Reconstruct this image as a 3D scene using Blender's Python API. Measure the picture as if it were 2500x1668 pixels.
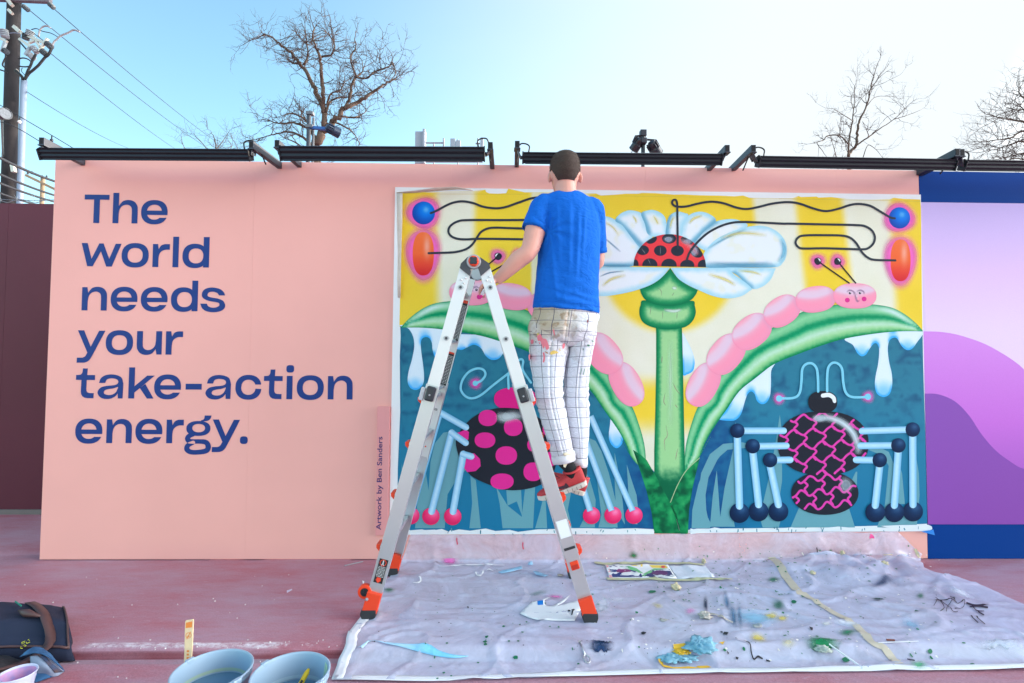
import bpy, bmesh, math, random
import numpy as np
from mathutils import Vector, Matrix, noise as mnoise
from mathutils.geometry import delaunay_2d_cdt
R = math.radians
rng = random.Random(7)
for o in list(bpy.data.objects): bpy.data.objects.remove(o)
scene = bpy.context.scene
COL = scene.collection

# ---------------------------------------------------------------- camera
FPX, CX, CY = 1253.9, 1250.0, 834.0           # focal length and centre in photograph pixels
TILT, YAW, ROLL = 0.0375, 0.0195, 0.0062
CAM = Vector((0.0, -3.179, 1.2127))
_f = Vector((math.sin(YAW)*math.cos(TILT), math.cos(YAW)*math.cos(TILT), math.sin(TILT)))
_r = Vector((math.cos(YAW), -math.sin(YAW), 0))
_u = _r.cross(_f)
CR = math.cos(ROLL)*_r + math.sin(ROLL)*_u
CU = -math.sin(ROLL)*_r + math.cos(ROLL)*_u
CF = _f
cd = bpy.data.cameras.new('camera'); cam = bpy.data.objects.new('camera', cd); COL.objects.link(cam)
cam.matrix_world = Matrix(((CR.x, CU.x, -CF.x, CAM.x), (CR.y, CU.y, -CF.y, CAM.y), (CR.z, CU.z, -CF.z, CAM.z), (0, 0, 0, 1)))
cd.sensor_width = 36; cd.lens = 36*FPX/2500; cd.clip_end = 3000; cd.clip_start = 0.05
scene.camera = cam

# ---------------------------------------------------------------- sky, sun, exposure
VEIL, SKY_FILL = 1.9, 34.0
SUN_AZ, SUN_EL = 58.0, 8.5        # degrees to the right of straight behind the wall, above the horizon
w = bpy.data.worlds.new('World'); scene.world = w; w.use_nodes = True
nt = w.node_tree; nt.nodes.clear()
sky = nt.nodes.new('ShaderNodeTexSky'); sky.sky_type = 'NISHITA'; sky.sun_disc = False
sky.sun_elevation = R(SUN_EL); sky.sun_rotation = R(SUN_AZ)
sky.altitude = 200; sky.air_density = 1.0; sky.dust_density = 0.4; sky.ozone_density = 1.1
bg = nt.nodes.new('ShaderNodeBackground'); bg.inputs['Strength'].default_value = 0.15
wo = nt.nodes.new('ShaderNodeOutputWorld')
# first mix: thin high cloud that thickens towards the right, as in the photograph
tcw = nt.nodes.new('ShaderNodeTexCoord'); sepw = nt.nodes.new('ShaderNodeSeparateXYZ'); nt.links.new(tcw.outputs['Generated'], sepw.inputs[0])
def wmath(op, a, b=None):
    k = nt.nodes.new('ShaderNodeMath'); k.operation = op
    for i, v in enumerate((a, b)):
        if v is None: continue
        if isinstance(v, (int, float)): k.inputs[i].default_value = v
        else: nt.links.new(v, k.inputs[i])
    return k.outputs[0]
zz = wmath('MAXIMUM', wmath('ADD', sepw.outputs[2], 0.12), 0.05)
cbv = nt.nodes.new('ShaderNodeCombineXYZ'); nt.links.new(wmath('DIVIDE', sepw.outputs[0], zz), cbv.inputs[0]); nt.links.new(wmath('DIVIDE', sepw.outputs[1], zz), cbv.inputs[1])
mpw = nt.nodes.new('ShaderNodeMapping'); mpw.inputs['Scale'].default_value = (.5, .8, 1); mpw.inputs['Rotation'].default_value = (0, 0, .5); nt.links.new(cbv.outputs[0], mpw.inputs[0])
nzw = nt.nodes.new('ShaderNodeTexNoise'); nzw.inputs['Scale'].default_value = 1.1; nzw.inputs['Detail'].default_value = 6; nzw.inputs['Roughness'].default_value = .55; nt.links.new(mpw.outputs[0], nzw.inputs['Vector'])
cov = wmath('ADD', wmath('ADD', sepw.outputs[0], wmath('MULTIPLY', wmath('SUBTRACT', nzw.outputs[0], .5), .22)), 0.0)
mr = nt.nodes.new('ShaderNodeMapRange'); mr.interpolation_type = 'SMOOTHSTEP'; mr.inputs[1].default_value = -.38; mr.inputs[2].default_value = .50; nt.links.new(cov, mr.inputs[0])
veil = nt.nodes.new('ShaderNodeMix'); veil.data_type = 'RGBA'; veil.inputs[7].default_value = (VEIL*.95, VEIL*1.03, VEIL*1.08, 1)
tint = nt.nodes.new('ShaderNodeVectorMath'); tint.operation = 'MULTIPLY'; tint.inputs[1].default_value = (.90, 1.10, 1.10); nt.links.new(sky.outputs[0], tint.inputs[0])
nt.links.new(mr.outputs[0], veil.inputs[0]); nt.links.new(tint.outputs[0], veil.inputs[6])
mr2 = nt.nodes.new('ShaderNodeMapRange'); mr2.interpolation_type = 'SMOOTHSTEP'; mr2.inputs[1].default_value = .66; mr2.inputs[2].default_value = 1.10; nt.links.new(cov, mr2.inputs[0])  # second mix: bright sky added mostly past the right frame edge to light the scene
sky_fill = nt.nodes.new('ShaderNodeMix'); sky_fill.data_type = 'RGBA'; sky_fill.inputs[7].default_value = (SKY_FILL*.97, SKY_FILL*.99, SKY_FILL, 1)
nt.links.new(mr2.outputs[0], sky_fill.inputs[0]); nt.links.new(veil.outputs[2], sky_fill.inputs[6])
nt.links.new(sky_fill.outputs[2], bg.inputs[0]); nt.links.new(bg.outputs[0], wo.inputs[0])
sd = bpy.data.lights.new('sun', 'SUN'); sd.energy = 2.2; sd.angle = R(0.5); sd.color = (1.0, 0.86, 0.68)
so = bpy.data.objects.new('sun', sd); COL.objects.link(so)
sv = Vector((math.sin(R(SUN_AZ))*math.cos(R(SUN_EL)), math.cos(R(SUN_AZ))*math.cos(R(SUN_EL)), math.sin(R(SUN_EL))))
so.rotation_euler = (-sv).to_track_quat('-Z', 'Y').to_euler(); so.location = (20, 20, 20)
vs = scene.view_settings
vs.view_transform = 'Standard'; vs.look = 'None'; vs.gamma = 1; vs.exposure = 1.82; vs.use_curve_mapping = False
scene.render.engine = 'CYCLES'
scene.cycles.max_bounces = 8; scene.cycles.transparent_max_bounces = 24

# ---------------------------------------------------------------- pixel -> place
def ray(px, py):
    px = float(px); py = float(py)
    return ((px-CX)/FPX*CR - (py-CY)/FPX*CU + CF)
def onY(px, py, y=0.0):
    d = ray(px, py); t = (y-CAM.y)/d.y; return CAM + d*t
def onZ(px, py, z=0.0):
    d = ray(px, py); t = (z-CAM.z)/d.z; return CAM + d*t
def crop(x0, y0, s):
    return lambda *p: [(x0+a/s, y0+b/s) for a, b in p]
cA = crop(950, 440, 3.92); cB = crop(1400, 440, 3.92); cC = crop(1900, 440, 3.92)
cD = crop(900, 800, 2.904); cE = crop(1350, 780, 2.8); cF = crop(1700, 780, 2.8)

# ---------------------------------------------------------------- colour and materials
def lin(c):
    c = np.asarray(c, dtype=float)/255.0
    return np.where(c <= 0.04045, c/12.92, ((c+0.055)/1.055)**2.4)
MATS = {}
def mat(name, rgb, rough=0.6, metal=0.0, noise_amt=0.0, noise_scale=8.0, bump=0.0, bump_scale=60.0, spec=0.5, coat=0.0, rgb2=None, trans=0.0):
    """procedural principled material; rgb in display values 0..255"""
    if name in MATS: return MATS[name]
    m = bpy.data.materials.new(name); m.use_nodes = True; n = m.node_tree; b = n.nodes['Principled BSDF']
    c = tuple(lin(rgb))+(1,)
    b.inputs['Base Color'].default_value = c; b.inputs['Roughness'].default_value = rough; b.inputs['Metallic'].default_value = metal
    b.inputs['Specular IOR Level'].default_value = spec
    if coat: b.inputs['Coat Weight'].default_value = coat
    if trans: b.inputs['Transmission Weight'].default_value = trans
    tc = n.nodes.new('ShaderNodeTexCoord')
    if noise_amt or rgb2 is not None:
        t = n.nodes.new('ShaderNodeTexNoise'); t.inputs['Scale'].default_value = noise_scale; t.inputs['Detail'].default_value = 6
        n.links.new(tc.outputs['Object'], t.inputs['Vector'])
        r = n.nodes.new('ShaderNodeValToRGB'); n.links.new(t.outputs[0], r.inputs[0])
        c2 = tuple(lin(rgb2))+(1,) if rgb2 is not None else tuple(v*(1-noise_amt) for v in c[:3])+(1,)
        r.color_ramp.elements[0].position = 0.32; r.color_ramp.elements[1].position = 0.68
        r.color_ramp.elements[0].color = c2; r.color_ramp.elements[1].color = c
        n.links.new(r.outputs[0], b.inputs['Base Color'])
    if bump:
        t2 = n.nodes.new('ShaderNodeTexNoise'); t2.inputs['Scale'].default_value = bump_scale; t2.inputs['Detail'].default_value = 5
        n.links.new(tc.outputs['Object'], t2.inputs['Vector'])
        bp = n.nodes.new('ShaderNodeBump'); bp.inputs['Strength'].default_value = bump; bp.inputs['Distance'].default_value = 0.01
        n.links.new(t2.outputs[0], bp.inputs['Height']); n.links.new(bp.outputs[0], b.inputs['Normal'])
    MATS[name] = m; return m
def add_bump(m, scale, strength, dist, stretch=(1, 1, 1), distort=0.8):
    """second, coarser relief on top of a material's own"""
    n = m.node_tree; b = n.nodes['Principled BSDF']; tc = n.nodes.new('ShaderNodeTexCoord'); mp = n.nodes.new('ShaderNodeMapping'); mp.inputs['Scale'].default_value = stretch
    t = n.nodes.new('ShaderNodeTexNoise'); t.inputs['Scale'].default_value = scale; t.inputs['Detail'].default_value = 3; t.inputs['Distortion'].default_value = distort
    bp = n.nodes.new('ShaderNodeBump'); bp.inputs['Strength'].default_value = strength; bp.inputs['Distance'].default_value = dist
    n.links.new(tc.outputs['Object'], mp.inputs[0]); n.links.new(mp.outputs[0], t.inputs['Vector']); n.links.new(t.outputs[0], bp.inputs['Height'])
    if b.inputs['Normal'].links: n.links.new(b.inputs['Normal'].links[0].from_socket, bp.inputs['Normal'])
    n.links.new(bp.outputs[0], b.inputs['Normal'])
def paint_mat(name, alpha):
    m = bpy.data.materials.new(name); m.use_nodes = True; n = m.node_tree; b = n.nodes['Principled BSDF']
    a = n.nodes.new('ShaderNodeVertexColor'); a.layer_name = 'Col'
    t = n.nodes.new('ShaderNodeTexNoise'); t.inputs['Scale'].default_value = 260; t.inputs['Detail'].default_value = 4
    tc = n.nodes.new('ShaderNodeTexCoord'); n.links.new(tc.outputs['Object'], t.inputs['Vector'])
    mp = n.nodes.new('ShaderNodeMapRange'); mp.inputs['To Min'].default_value = 0.93; mp.inputs['To Max'].default_value = 1.07
    n.links.new(t.outputs[0], mp.inputs[0])
    mx = n.nodes.new('ShaderNodeVectorMath'); mx.operation = 'SCALE'
    n.links.new(a.outputs['Color'], mx.inputs[0]); n.links.new(mp.outputs[0], mx.inputs['Scale'])
    n.links.new(mx.outputs[0], b.inputs['Base Color'])
    b.inputs['Roughness'].default_value = 0.62; b.inputs['Specular IOR Level'].default_value = 0.12
    t2 = n.nodes.new('ShaderNodeTexNoise'); t2.inputs['Scale'].default_value = 120; n.links.new(tc.outputs['Object'], t2.inputs['Vector'])
    bp = n.nodes.new('ShaderNodeBump'); bp.inputs['Strength'].default_value = 0.08; bp.inputs['Distance'].default_value = 0.004
    n.links.new(t2.outputs[0], bp.inputs['Height']); n.links.new(bp.outputs[0], b.inputs['Normal'])
    if alpha: n.links.new(a.outputs['Alpha'], b.inputs['Alpha'])
    return m
PAINT = paint_mat('mural_paint', False); SPRAY = paint_mat('sprayed_paint', True)

# ---------------------------------------------------------------- objects
def obj(name, me, parent=None, m=None, smooth=False):
    o = bpy.data.objects.new(name, me); COL.objects.link(o)
    if parent is not None: o.parent = parent
    if m is not None and me is not None:
        me.materials.clear(); me.materials.append(m)
    if smooth and me is not None:
        me.polygons.foreach_set('use_smooth', [True]*len(me.polygons))
    return o
def tag(o, label=None, cat=None, group=None, kind=None):
    if label: o['label'] = label
    if cat: o['category'] = cat
    if group: o['group'] = group
    if kind: o['kind'] = kind
    return o
def empty(name, loc=(0, 0, 0), rz=0.0):
    o = bpy.data.objects.new(name, None); o.location = loc; o.rotation_euler = (0, 0, rz); o.empty_display_size = 0.05; COL.objects.link(o); return o
class MB:
    """collects simple solids; build() links them as one mesh object"""
    def __init__(s): s.v = []; s.f = []
    def add(s, v, f):
        k = len(s.v); s.v += [tuple(p) for p in v]; s.f += [tuple(i+k for i in q) for q in f]; return s
    def box(s, c, size, M=None):
        x, y, z = [t/2 for t in size]; c = Vector(c)
        v = [Vector((i*x, j*y, k*z)) for i in (-1, 1) for j in (-1, 1) for k in (-1, 1)]
        if M is not None: v = [M @ p for p in v]
        return s.add([c+p for p in v], [(0, 1, 3, 2), (4, 6, 7, 5), (0, 4, 5, 1), (2, 3, 7, 6), (0, 2, 6, 4), (1, 5, 7, 3)])
    def bar(s, p0, p1, wx, wy, up=(0, 1, 0)):
        """box beam from p0 to p1; wx across, wy along 'up'"""
        p0 = Vector(p0); p1 = Vector(p1); d = p1-p0; L = d.length; d.normalize()
        u = Vector(up); u = (u-d*u.dot(d)).normalized(); x = u.cross(d)
        M = Matrix((x, u, d)).transposed()
        return s.box((p0+p1)/2, (wx, wy, L), M)
    def tube(s, pts, r, n=8, cap=True):
        pts = [Vector(p) for p in pts]; m = len(pts)
        rr = r if hasattr(r, '__len__') else [r]*m
        k = len(s.v); prev = None
        for i, p in enumerate(pts):
            d = (pts[min(i+1, m-1)]-pts[max(i-1, 0)])
            if d.length < 1e-9: d = Vector((0, 0, 1))
            d.normalize()
            if prev is None:
                a = Vector((0, 0, 1)) if abs(d.z) < 0.9 else Vector((1, 0, 0))
                x = d.cross(a).normalized()
            else:
                x = prev-d*prev.dot(d)
                if x.length < 1e-6: x = d.cross(Vector((0.3, 0.8, 0.5)))
                x.normalize()
            prev = x; y = d.cross(x)
            for j in range(n):
                t = 2*math.pi*j/n; s.v.append(tuple(p+(x*math.cos(t)+y*math.sin(t))*rr[i]))
        for i in range(m-1):
            for j in range(n):
                s.f.append((k+i*n+j, k+i*n+(j+1) % n, k+(i+1)*n+(j+1) % n, k+(i+1)*n+j))
        if cap:
            s.f.append(tuple(k+j for j in range(n))[::-1]); s.f.append(tuple(k+(m-1)*n+j for j in range(n)))
        return s
    def lathe(s, prof, c=(0, 0, 0), n=24, M=None):
        c = Vector(c); k = len(s.v)
        for r, z in prof:
            for j in range(n):
                t = 2*math.pi*j/n; p = Vector((r*math.cos(t), r*math.sin(t), z))
                if M is not None: p = M @ p
                s.v.append(tuple(c+p))
        for i in range(len(prof)-1):
            for j in range(n):
                s.f.append((k+i*n+j, k+i*n+(j+1) % n, k+(i+1)*n+(j+1) % n, k+(i+1)*n+j))
        return s
    def prism(s, poly, axis_fn, t0, t1):
        """extrude polygon (list of 2D) ; axis_fn(u,v,t)->3D"""
        n = len(poly); v = [axis_fn(a, b, t0) for a, b in poly]+[axis_fn(a, b, t1) for a, b in poly]
        f = [tuple(range(n))[::-1], tuple(range(n, 2*n))]+[(i, (i+1) % n, n+(i+1) % n, n+i) for i in range(n)]
        return s.add(v, f)
    def mesh(s, name='mesh', fix=True):
        me = bpy.data.meshes.new(name); me.from_pydata(s.v, [], s.f); 
        if fix:
            bm = bmesh.new(); bm.from_mesh(me); bmesh.ops.recalc_face_normals(bm, faces=bm.faces); bm.to_mesh(me); bm.free()
        me.update(); return me
    def build(s, name, m, parent=None, smooth=False, bevel=0.0):
        o = obj(name, s.mesh(name), parent, m, smooth)
        if bevel:
            b = o.modifiers.new('bevel', 'BEVEL'); b.width = bevel; b.segments = 2; b.limit_method = 'ANGLE'; b.angle_limit = R(40)
        return o

# ---------------------------------------------------------------- flat shapes
def cat_closed(pts, n=6):
    P = np.array(pts, float); m = len(P); out = []
    for i in range(m):
        p0, p1, p2, p3 = P[i-1], P[i], P[(i+1) % m], P[(i+2) % m]
        for k in range(n):
            t = k/n
            out.append(0.5*((2*p1)+(-p0+p2)*t+(2*p0-5*p1+4*p2-p3)*t*t+(-p0+3*p1-3*p2+p3)*t**3))
    return np.array(out)
def cat_open(pts, n=6):
    P = np.array(pts, float); P = np.vstack([2*P[0]-P[1], P, 2*P[-1]-P[-2]]); out = []
    for i in range(1, len(P)-2):
        p0, p1, p2, p3 = P[i-1:i+3]
        for k in range(n):
            t = k/n
            out.append(0.5*((2*p1)+(-p0+p2)*t+(2*p0-5*p1+4*p2-p3)*t*t+(-p0+3*p1-3*p2+p3)*t**3))
    out.append(P[-2]); return np.array(out)
def inside(poly, q):
    x, y = q[:, 0], q[:, 1]; c = np.zeros(len(q), bool); a = poly; b = np.roll(poly, -1, 0)
    for (x1, y1), (x2, y2) in zip(a, b):
        if y1 == y2: continue
        m = ((y1 > y) != (y2 > y)); c ^= m & (x < (x2-x1)*(y-y1)/(y2-y1)+x1)
    return c
def pdist(poly, q, closed=True):
    a = np.asarray(poly); b = np.roll(a, -1, 0) if closed else a[1:]
    if not closed: a = a[:-1]
    d = np.full(len(q), 1e9)
    for p1, p2 in zip(a, b):
        e = p2-p1; l = e@e
        if l < 1e-12: continue
        t = np.clip(((q-p1)@e)/l, 0, 1); d = np.minimum(d, np.hypot(*(q-p1-t[:, None]*e).T))
    return d
def fill(parts, grid=None):
    """parts: list of (list of loops).  Union of parts, each part even-odd.  Returns verts, tris"""
    V = []; Ed = []
    for loops in parts:
        for lp in loops:
            k = len(V); n = len(lp); V += [tuple(map(float, p)) for p in lp]; Ed += [(k+i, k+(i+1) % n) for i in range(n)]
    if grid:
        A = np.array(V); lo = A.min(0); hi = A.max(0)
        gx = np.arange(lo[0]+grid/2, hi[0], grid); gy = np.arange(lo[1]+grid/2, hi[1], grid)
        g = np.stack(np.meshgrid(gx, gy), -1).reshape(-1, 2)
        if len(g):
            jit = np.random.RandomState(1).uniform(-.15, .15, g.shape)*grid; g = g+jit
            k = np.zeros(len(g), bool)
            for loops in parts:
                c = np.zeros(len(g), bool)
                for lp in loops: c ^= inside(np.asarray(lp), g)
                k |= c
            V += [tuple(p) for p in g[k]]
    vv, ee, ff, *_ = delaunay_2d_cdt([Vector(p) for p in V], Ed, [], 0, 1e-6)
    P = np.array([(p.x, p.y) for p in vv]); F = np.array([f for f in ff if len(f) == 3])
    cen = P[F].mean(1); keep = np.zeros(len(F), bool)
    for loops in parts:
        c = np.zeros(len(F), bool)
        for lp in loops: c ^= inside(np.asarray(lp), cen)
        keep |= c
    F = F[keep]; used = np.unique(F); mp = -np.ones(len(P), int); mp[used] = np.arange(len(used))
    return P[used], mp[F]
def vcol_mesh(name, V3, F, rgb, alpha=None):
    me = bpy.data.meshes.new(name); me.from_pydata([tuple(p) for p in V3], [], [tuple(map(int, f)) for f in F]); me.update()
    at = me.color_attributes.new('Col', 'FLOAT_COLOR', 'POINT')
    rgb = np.broadcast_to(np.asarray(rgb, float), (len(V3), 3))
    a = np.ones(len(V3)) if alpha is None else np.broadcast_to(alpha, (len(V3),))
    at.data.foreach_set('color', np.hstack([lin(np.clip(rgb, 0, 255)), np.asarray(a)[:, None]]).astype(np.float32).ravel())
    return me
def mixc(a, b, t):
    a = np.asarray(a, float); b = np.asarray(b, float); t = np.clip(np.asarray(t, float), 0, 1)[..., None]
    return a*(1-t)+b*t
def sstep(a, b, x):
    t = np.clip((np.asarray(x, float)-a)/(b-a), 0, 1); return t*t*(3-2*t)
def ramp(t, stops):
    t = np.asarray(t, float); xs = [s[0] for s in stops]; return np.stack([np.interp(t, xs, [s[1][k] for s in stops]) for k in range(3)], -1)
def ell(c, rx, ry, ang=0, n=36, p=2.0):
    t = np.linspace(0, 2*np.pi, n, endpoint=False); ct, st = np.cos(t), np.sin(t)
    x = rx*np.sign(ct)*np.abs(ct)**(2/p); y = ry*np.sign(st)*np.abs(st)**(2/p); a = R(ang)
    return np.stack([c[0]+x*np.cos(a)-y*np.sin(a), c[1]+x*np.sin(a)+y*np.cos(a)], 1)
def ribbon(pts, wd, cap=True, n=6, smooth=True):
    P = cat_open(pts, n) if smooth and len(pts) > 2 else np.array(pts, float)
    T = np.gradient(P, axis=0); T /= np.linalg.norm(T, axis=1)[:, None]+1e-9; N = np.stack([-T[:, 1], T[:, 0]], 1)
    w = np.interp(np.linspace(0, 1, len(P)), np.linspace(0, 1, len(wd)), wd) if hasattr(wd, '__len__') else np.full(len(P), wd)
    l = P+N*w[:, None]/2; r = P-N*w[:, None]/2
    if cap:
        def arc(p, a, ww): return [p+ww/2*np.array([np.cos(t), np.sin(t)]) for t in a]
        a1 = math.atan2(N[-1, 1], N[-1, 0]); a0 = math.atan2(-N[0, 1], -N[0, 0])
        e = arc(P[-1], np.linspace(a1, a1-np.pi, 7)[1:-1], w[-1]); b = arc(P[0], np.linspace(a0, a0-np.pi, 7)[1:-1], w[0])
        return np.vstack([l, e, r[::-1], b])
    return np.vstack([l, r[::-1]])
# ================================================================= ground
STEP_Y, STEP_H = -0.954, 0.035
def ground_z(y):
    """height of the slabs: the near slab lies a small step lower"""
    t = (y-STEP_Y)
    if t >= 0.03: return 0.0
    if t >= 0.0: return -0.010*(1-t/0.03)**2
    if t >= -0.012: return -0.010-(STEP_H-0.010)*(-t/0.012)
    return -STEP_H
def make_ground():
    m = bpy.data.materials.new('painted_concrete'); m.use_nodes = True; n = m.node_tree; L = n.links; b = n.nodes['Principled BSDF']
    tc = n.nodes.new('ShaderNodeTexCoord')
    def noise(scale, detail=6, rough=.6, vec=None):
        t = n.nodes.new('ShaderNodeTexNoise'); t.inputs['Scale'].default_value = scale; t.inputs['Detail'].default_value = detail; t.inputs['Roughness'].default_value = rough
        L.new(vec or tc.outputs['Object'], t.inputs['Vector']); return t
    def rmp(src, a, ca, bb, cb):
        r = n.nodes.new('ShaderNodeValToRGB'); L.new(src, r.inputs[0]); e = r.color_ramp.elements
        e[0].position = a; e[1].position = bb; e[0].color = ca; e[1].color = cb; return r
    def mix(f, a, c):
        x = n.nodes.new('ShaderNodeMix'); x.data_type = 'RGBA'
        L.new(f, x.inputs[0]); L.new(a, x.inputs[6]); L.new(c, x.inputs[7]); return x.outputs[2]
    mp = n.nodes.new('ShaderNodeMapping'); mp.inputs['Scale'].default_value = (0.45, 1.4, 1); L.new(tc.outputs['Object'], mp.inputs[0])
    def C(c): return tuple(lin(c))+(1,)
    base = rmp(noise(2.2, 12, .72, mp.outputs[0]).outputs[0], .36, C((178, 110, 122)), .62, C((180, 146, 162)))
    red = rmp(noise(1.3, 12, .74, mp.outputs[0]).outputs[0], .54, (0, 0, 0, 1), .70, (.85, .85, .85, 1))
    rc = n.nodes.new('ShaderNodeRGB'); rc.outputs[0].default_value = C((168, 86, 98))
    c1 = mix(red.outputs[0], base.outputs[0], rc.outputs[0])
    mp2 = n.nodes.new('ShaderNodeMapping'); mp2.inputs['Scale'].default_value = (0.6, 2.2, 1); mp2.inputs['Rotation'].default_value = (0, 0, .35); L.new(tc.outputs['Object'], mp2.inputs[0])
    scr = rmp(noise(26, 9, .75, mp2.outputs[0]).outputs[0], .60, (0, 0, 0, 1), .72, (.62, .62, .62, 1))
    sc = n.nodes.new('ShaderNodeRGB'); sc.outputs[0].default_value = C((205, 190, 205))
    c2 = mix(scr.outputs[0], c1, sc.outputs[0])
    # bare worn nosing along the slab edge, grey dusty line at its foot
    sep = n.nodes.new('ShaderNodeSeparateXYZ'); L.new(tc.outputs['Object'], sep.inputs[0])
    def band(y0, y1, soft):
        a = n.nodes.new('ShaderNodeMapRange'); a.interpolation_type = 'SMOOTHSTEP'; a.inputs[1].default_value = y0-soft; a.inputs[2].default_value = y0+soft; L.new(sep.outputs[1], a.inputs[0])
        c = n.nodes.new('ShaderNodeMapRange'); c.interpolation_type = 'SMOOTHSTEP'; c.inputs[1].default_value = y1+soft; c.inputs[2].default_value = y1-soft; L.new(sep.outputs[1], c.inputs[0])
        k = n.nodes.new('ShaderNodeMath'); k.operation = 'MULTIPLY'; L.new(a.outputs[0], k.inputs[0]); L.new(c.outputs[0], k.inputs[1]); return k.outputs[0]
    def mul(a, c):
        k = n.nodes.new('ShaderNodeMath'); k.operation = 'MULTIPLY'; L.new(a, k.inputs[0]); L.new(c, k.inputs[1]); return k.outputs[0]
    wn = rmp(noise(2.6, 9, .8).outputs[0], .49, (0, 0, 0, 1), .56, (1, 1, 1, 1))
    wn2 = rmp(noise(40, 9, .8, mp.outputs[0]).outputs[0], .4, (0, 0, 0, 1), .55, (1, 1, 1, 1))
    w1 = mul(mul(band(STEP_Y+.012, STEP_Y+.045, .008), wn.outputs[0]), wn2.outputs[0])
    wc = n.nodes.new('ShaderNodeRGB'); wc.outputs[0].default_value = C((225, 215, 222))
    c3 = mix(w1, c2, wc.outputs[0])
    gn = rmp(noise(5, 5, .7, mp.outputs[0]).outputs[0], .35, (.2, .2, .2, 1), .6, (.85, .85, .85, 1))
    g1 = mul(band(STEP_Y-.05, STEP_Y-.02, .008), gn.outputs[0])
    gc = n.nodes.new('ShaderNodeRGB'); gc.outputs[0].default_value = C((150, 140, 152))
    c4 = mix(g1, c3, gc.outputs[0])
    d1 = mul(band(STEP_Y-.018, STEP_Y-.002, .004), rmp(noise(3).outputs[0], .2, (.5, .5, .5, 1), .7, (.9, .9, .9, 1)).outputs[0])
    dc = n.nodes.new('ShaderNodeRGB'); dc.outputs[0].default_value = C((120, 44, 52))
    c5 = mix(d1, c4, dc.outputs[0])
    gr = n.nodes.new('ShaderNodeMapRange'); gr.inputs[1].default_value = .3; gr.inputs[2].default_value = .7; gr.inputs[3].default_value = .78; gr.inputs[4].default_value = 1.18; L.new(noise(160, 6, .8).outputs[0], gr.inputs[0])
    vm = n.nodes.new('ShaderNodeVectorMath'); vm.operation = 'SCALE'; L.new(c5, vm.inputs[0]); L.new(gr.outputs[0], vm.inputs['Scale']); L.new(vm.outputs[0], b.inputs['Base Color']); b.inputs['Roughness'].default_value = .72; b.inputs['Specular IOR Level'].default_value = .35
    bp = n.nodes.new('ShaderNodeBump'); bp.inputs['Strength'].default_value = .6; bp.inputs['Distance'].default_value = .008
    L.new(noise(55, 8, .7).outputs[0], bp.inputs['Height']); L.new(bp.outputs[0], b.inputs['Normal'])
    ys = [-600, -60, -12, -3.2, STEP_Y-.2]+[STEP_Y+d for d in (-.03, -.013, -.011, -.008, -.004, 0, .004, .008, .014, .02, .03, .06)]+[-.4, 0, 1.6, 12, 60, 900]
    xs = [-900, -60, -12]+[-4+i*.5 for i in range(17)]+[12, 60, 900]
    rr = random.Random(3)
    V = [(x, y+(0.003*math.sin(x*5)+rr.uniform(-.002, .002) if abs(y-STEP_Y) < .05 and abs(x) < 10 else 0), ground_z(y)) for y in ys for x in xs]; nx = len(xs)
    F = [(j*nx+i, j*nx+i+1, (j+1)*nx+i+1, (j+1)*nx+i) for j in range(len(ys)-1) for i in range(nx-1)]
    me = bpy.data.meshes.new('ground'); me.from_pydata(V, [], F); me.update()
    return tag(obj('ground', me, None, m), kind='structure')
make_ground()

# ================================================================= pink wall
WH = 2.44; X0 = -2.7612; X1 = X0+5.4079
PINK = mat('pink_paint', (245, 180, 170), .55, bump=.05, bump_scale=90, noise_amt=.05, noise_scale=1.6, spec=.15)
TIMBER = mat('rough_timber', (150, 112, 84), .8, noise_amt=.3, noise_scale=20)
wall = empty('pink_wall', (X0, 0, 0))
tag(wall, 'long salmon pink plywood wall carrying large dark blue lettering', 'wall')
def child_of(o, p): o.parent = p; o.matrix_parent_inverse = p.matrix_world.inverted() if False else Matrix.Translation(-Vector(p.location)); return o
seams = [X0, X0+1.2195, X0+2.439, X0+3.6585, X0+4.878, X1]
for a, c in zip(seams[:-1], seams[1:]):
    p = MB().box(((a+c)/2, .009, .006+(WH-.006)/2), (c-a-.0005, .018, WH-.006)).build('panel', PINK)
    child_of(p, wall)
for a in np.linspace(X0+.04, X1-.04, 9):
    child_of(MB().box((a, .018+.046, WH/2), (.04, .088, WH-.02)).build('stud', TIMBER), wall)

# ================================================================= right wall, painted in waves
NAVY = (2, 60, 136)
rw = empty('wave_wall', (X1, 0, 0)); tag(rw, 'lilac wall with purple waves between dark blue bands at right edge', 'wall')
XR = X1+4.88
for a, c in ((X1+.003, X1+1.22), (X1+1.22, X1+2.44), (X1+2.44, X1+3.66), (X1+3.66, XR)):
    child_of(MB().box(((a+c)/2, .010, WH/2), (c-a-.0016, .018, WH-.004)).build('panel', mat('navy_paint', NAVY, .6, spec=.06, bump=.08, bump_scale=120), bevel=.0012), rw)
for a in np.linspace(X1+.06, XR-.04, 9):
    child_of(MB().box((a, .02+.046, WH/2), (.04, .088, WH-.02)).build('stud', TIMBER), rw)
def wallquad(name, pts_xz, y, fn, parent, grid=.06):
    P, F = fill([[np.array(pts_xz)]], grid); V = np.stack([P[:, 0], np.full(len(P), y), P[:, 1]], 1)
    o = obj(name, vcol_mesh(name, V, F[:, ::1], fn(P[:, 0], P[:, 1])), None, PAINT); child_of(o, parent); return o
z_hi = onY(2250, 494, 0).z; z_lo = onY(2264, 1280, 0).z
def lilac(x, z): return ramp((z-z_lo)/(z_hi-z_lo), [(0, (240, 214, 240)), (.60, (234, 208, 238)), (.78, (226, 192, 236)), (1, (198, 178, 230))])
wallquad('painted_band', [(X1+.004, z_lo), (XR, z_lo), (XR, z_hi), (X1+.004, z_hi)], -.0012, lilac, rw)
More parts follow.
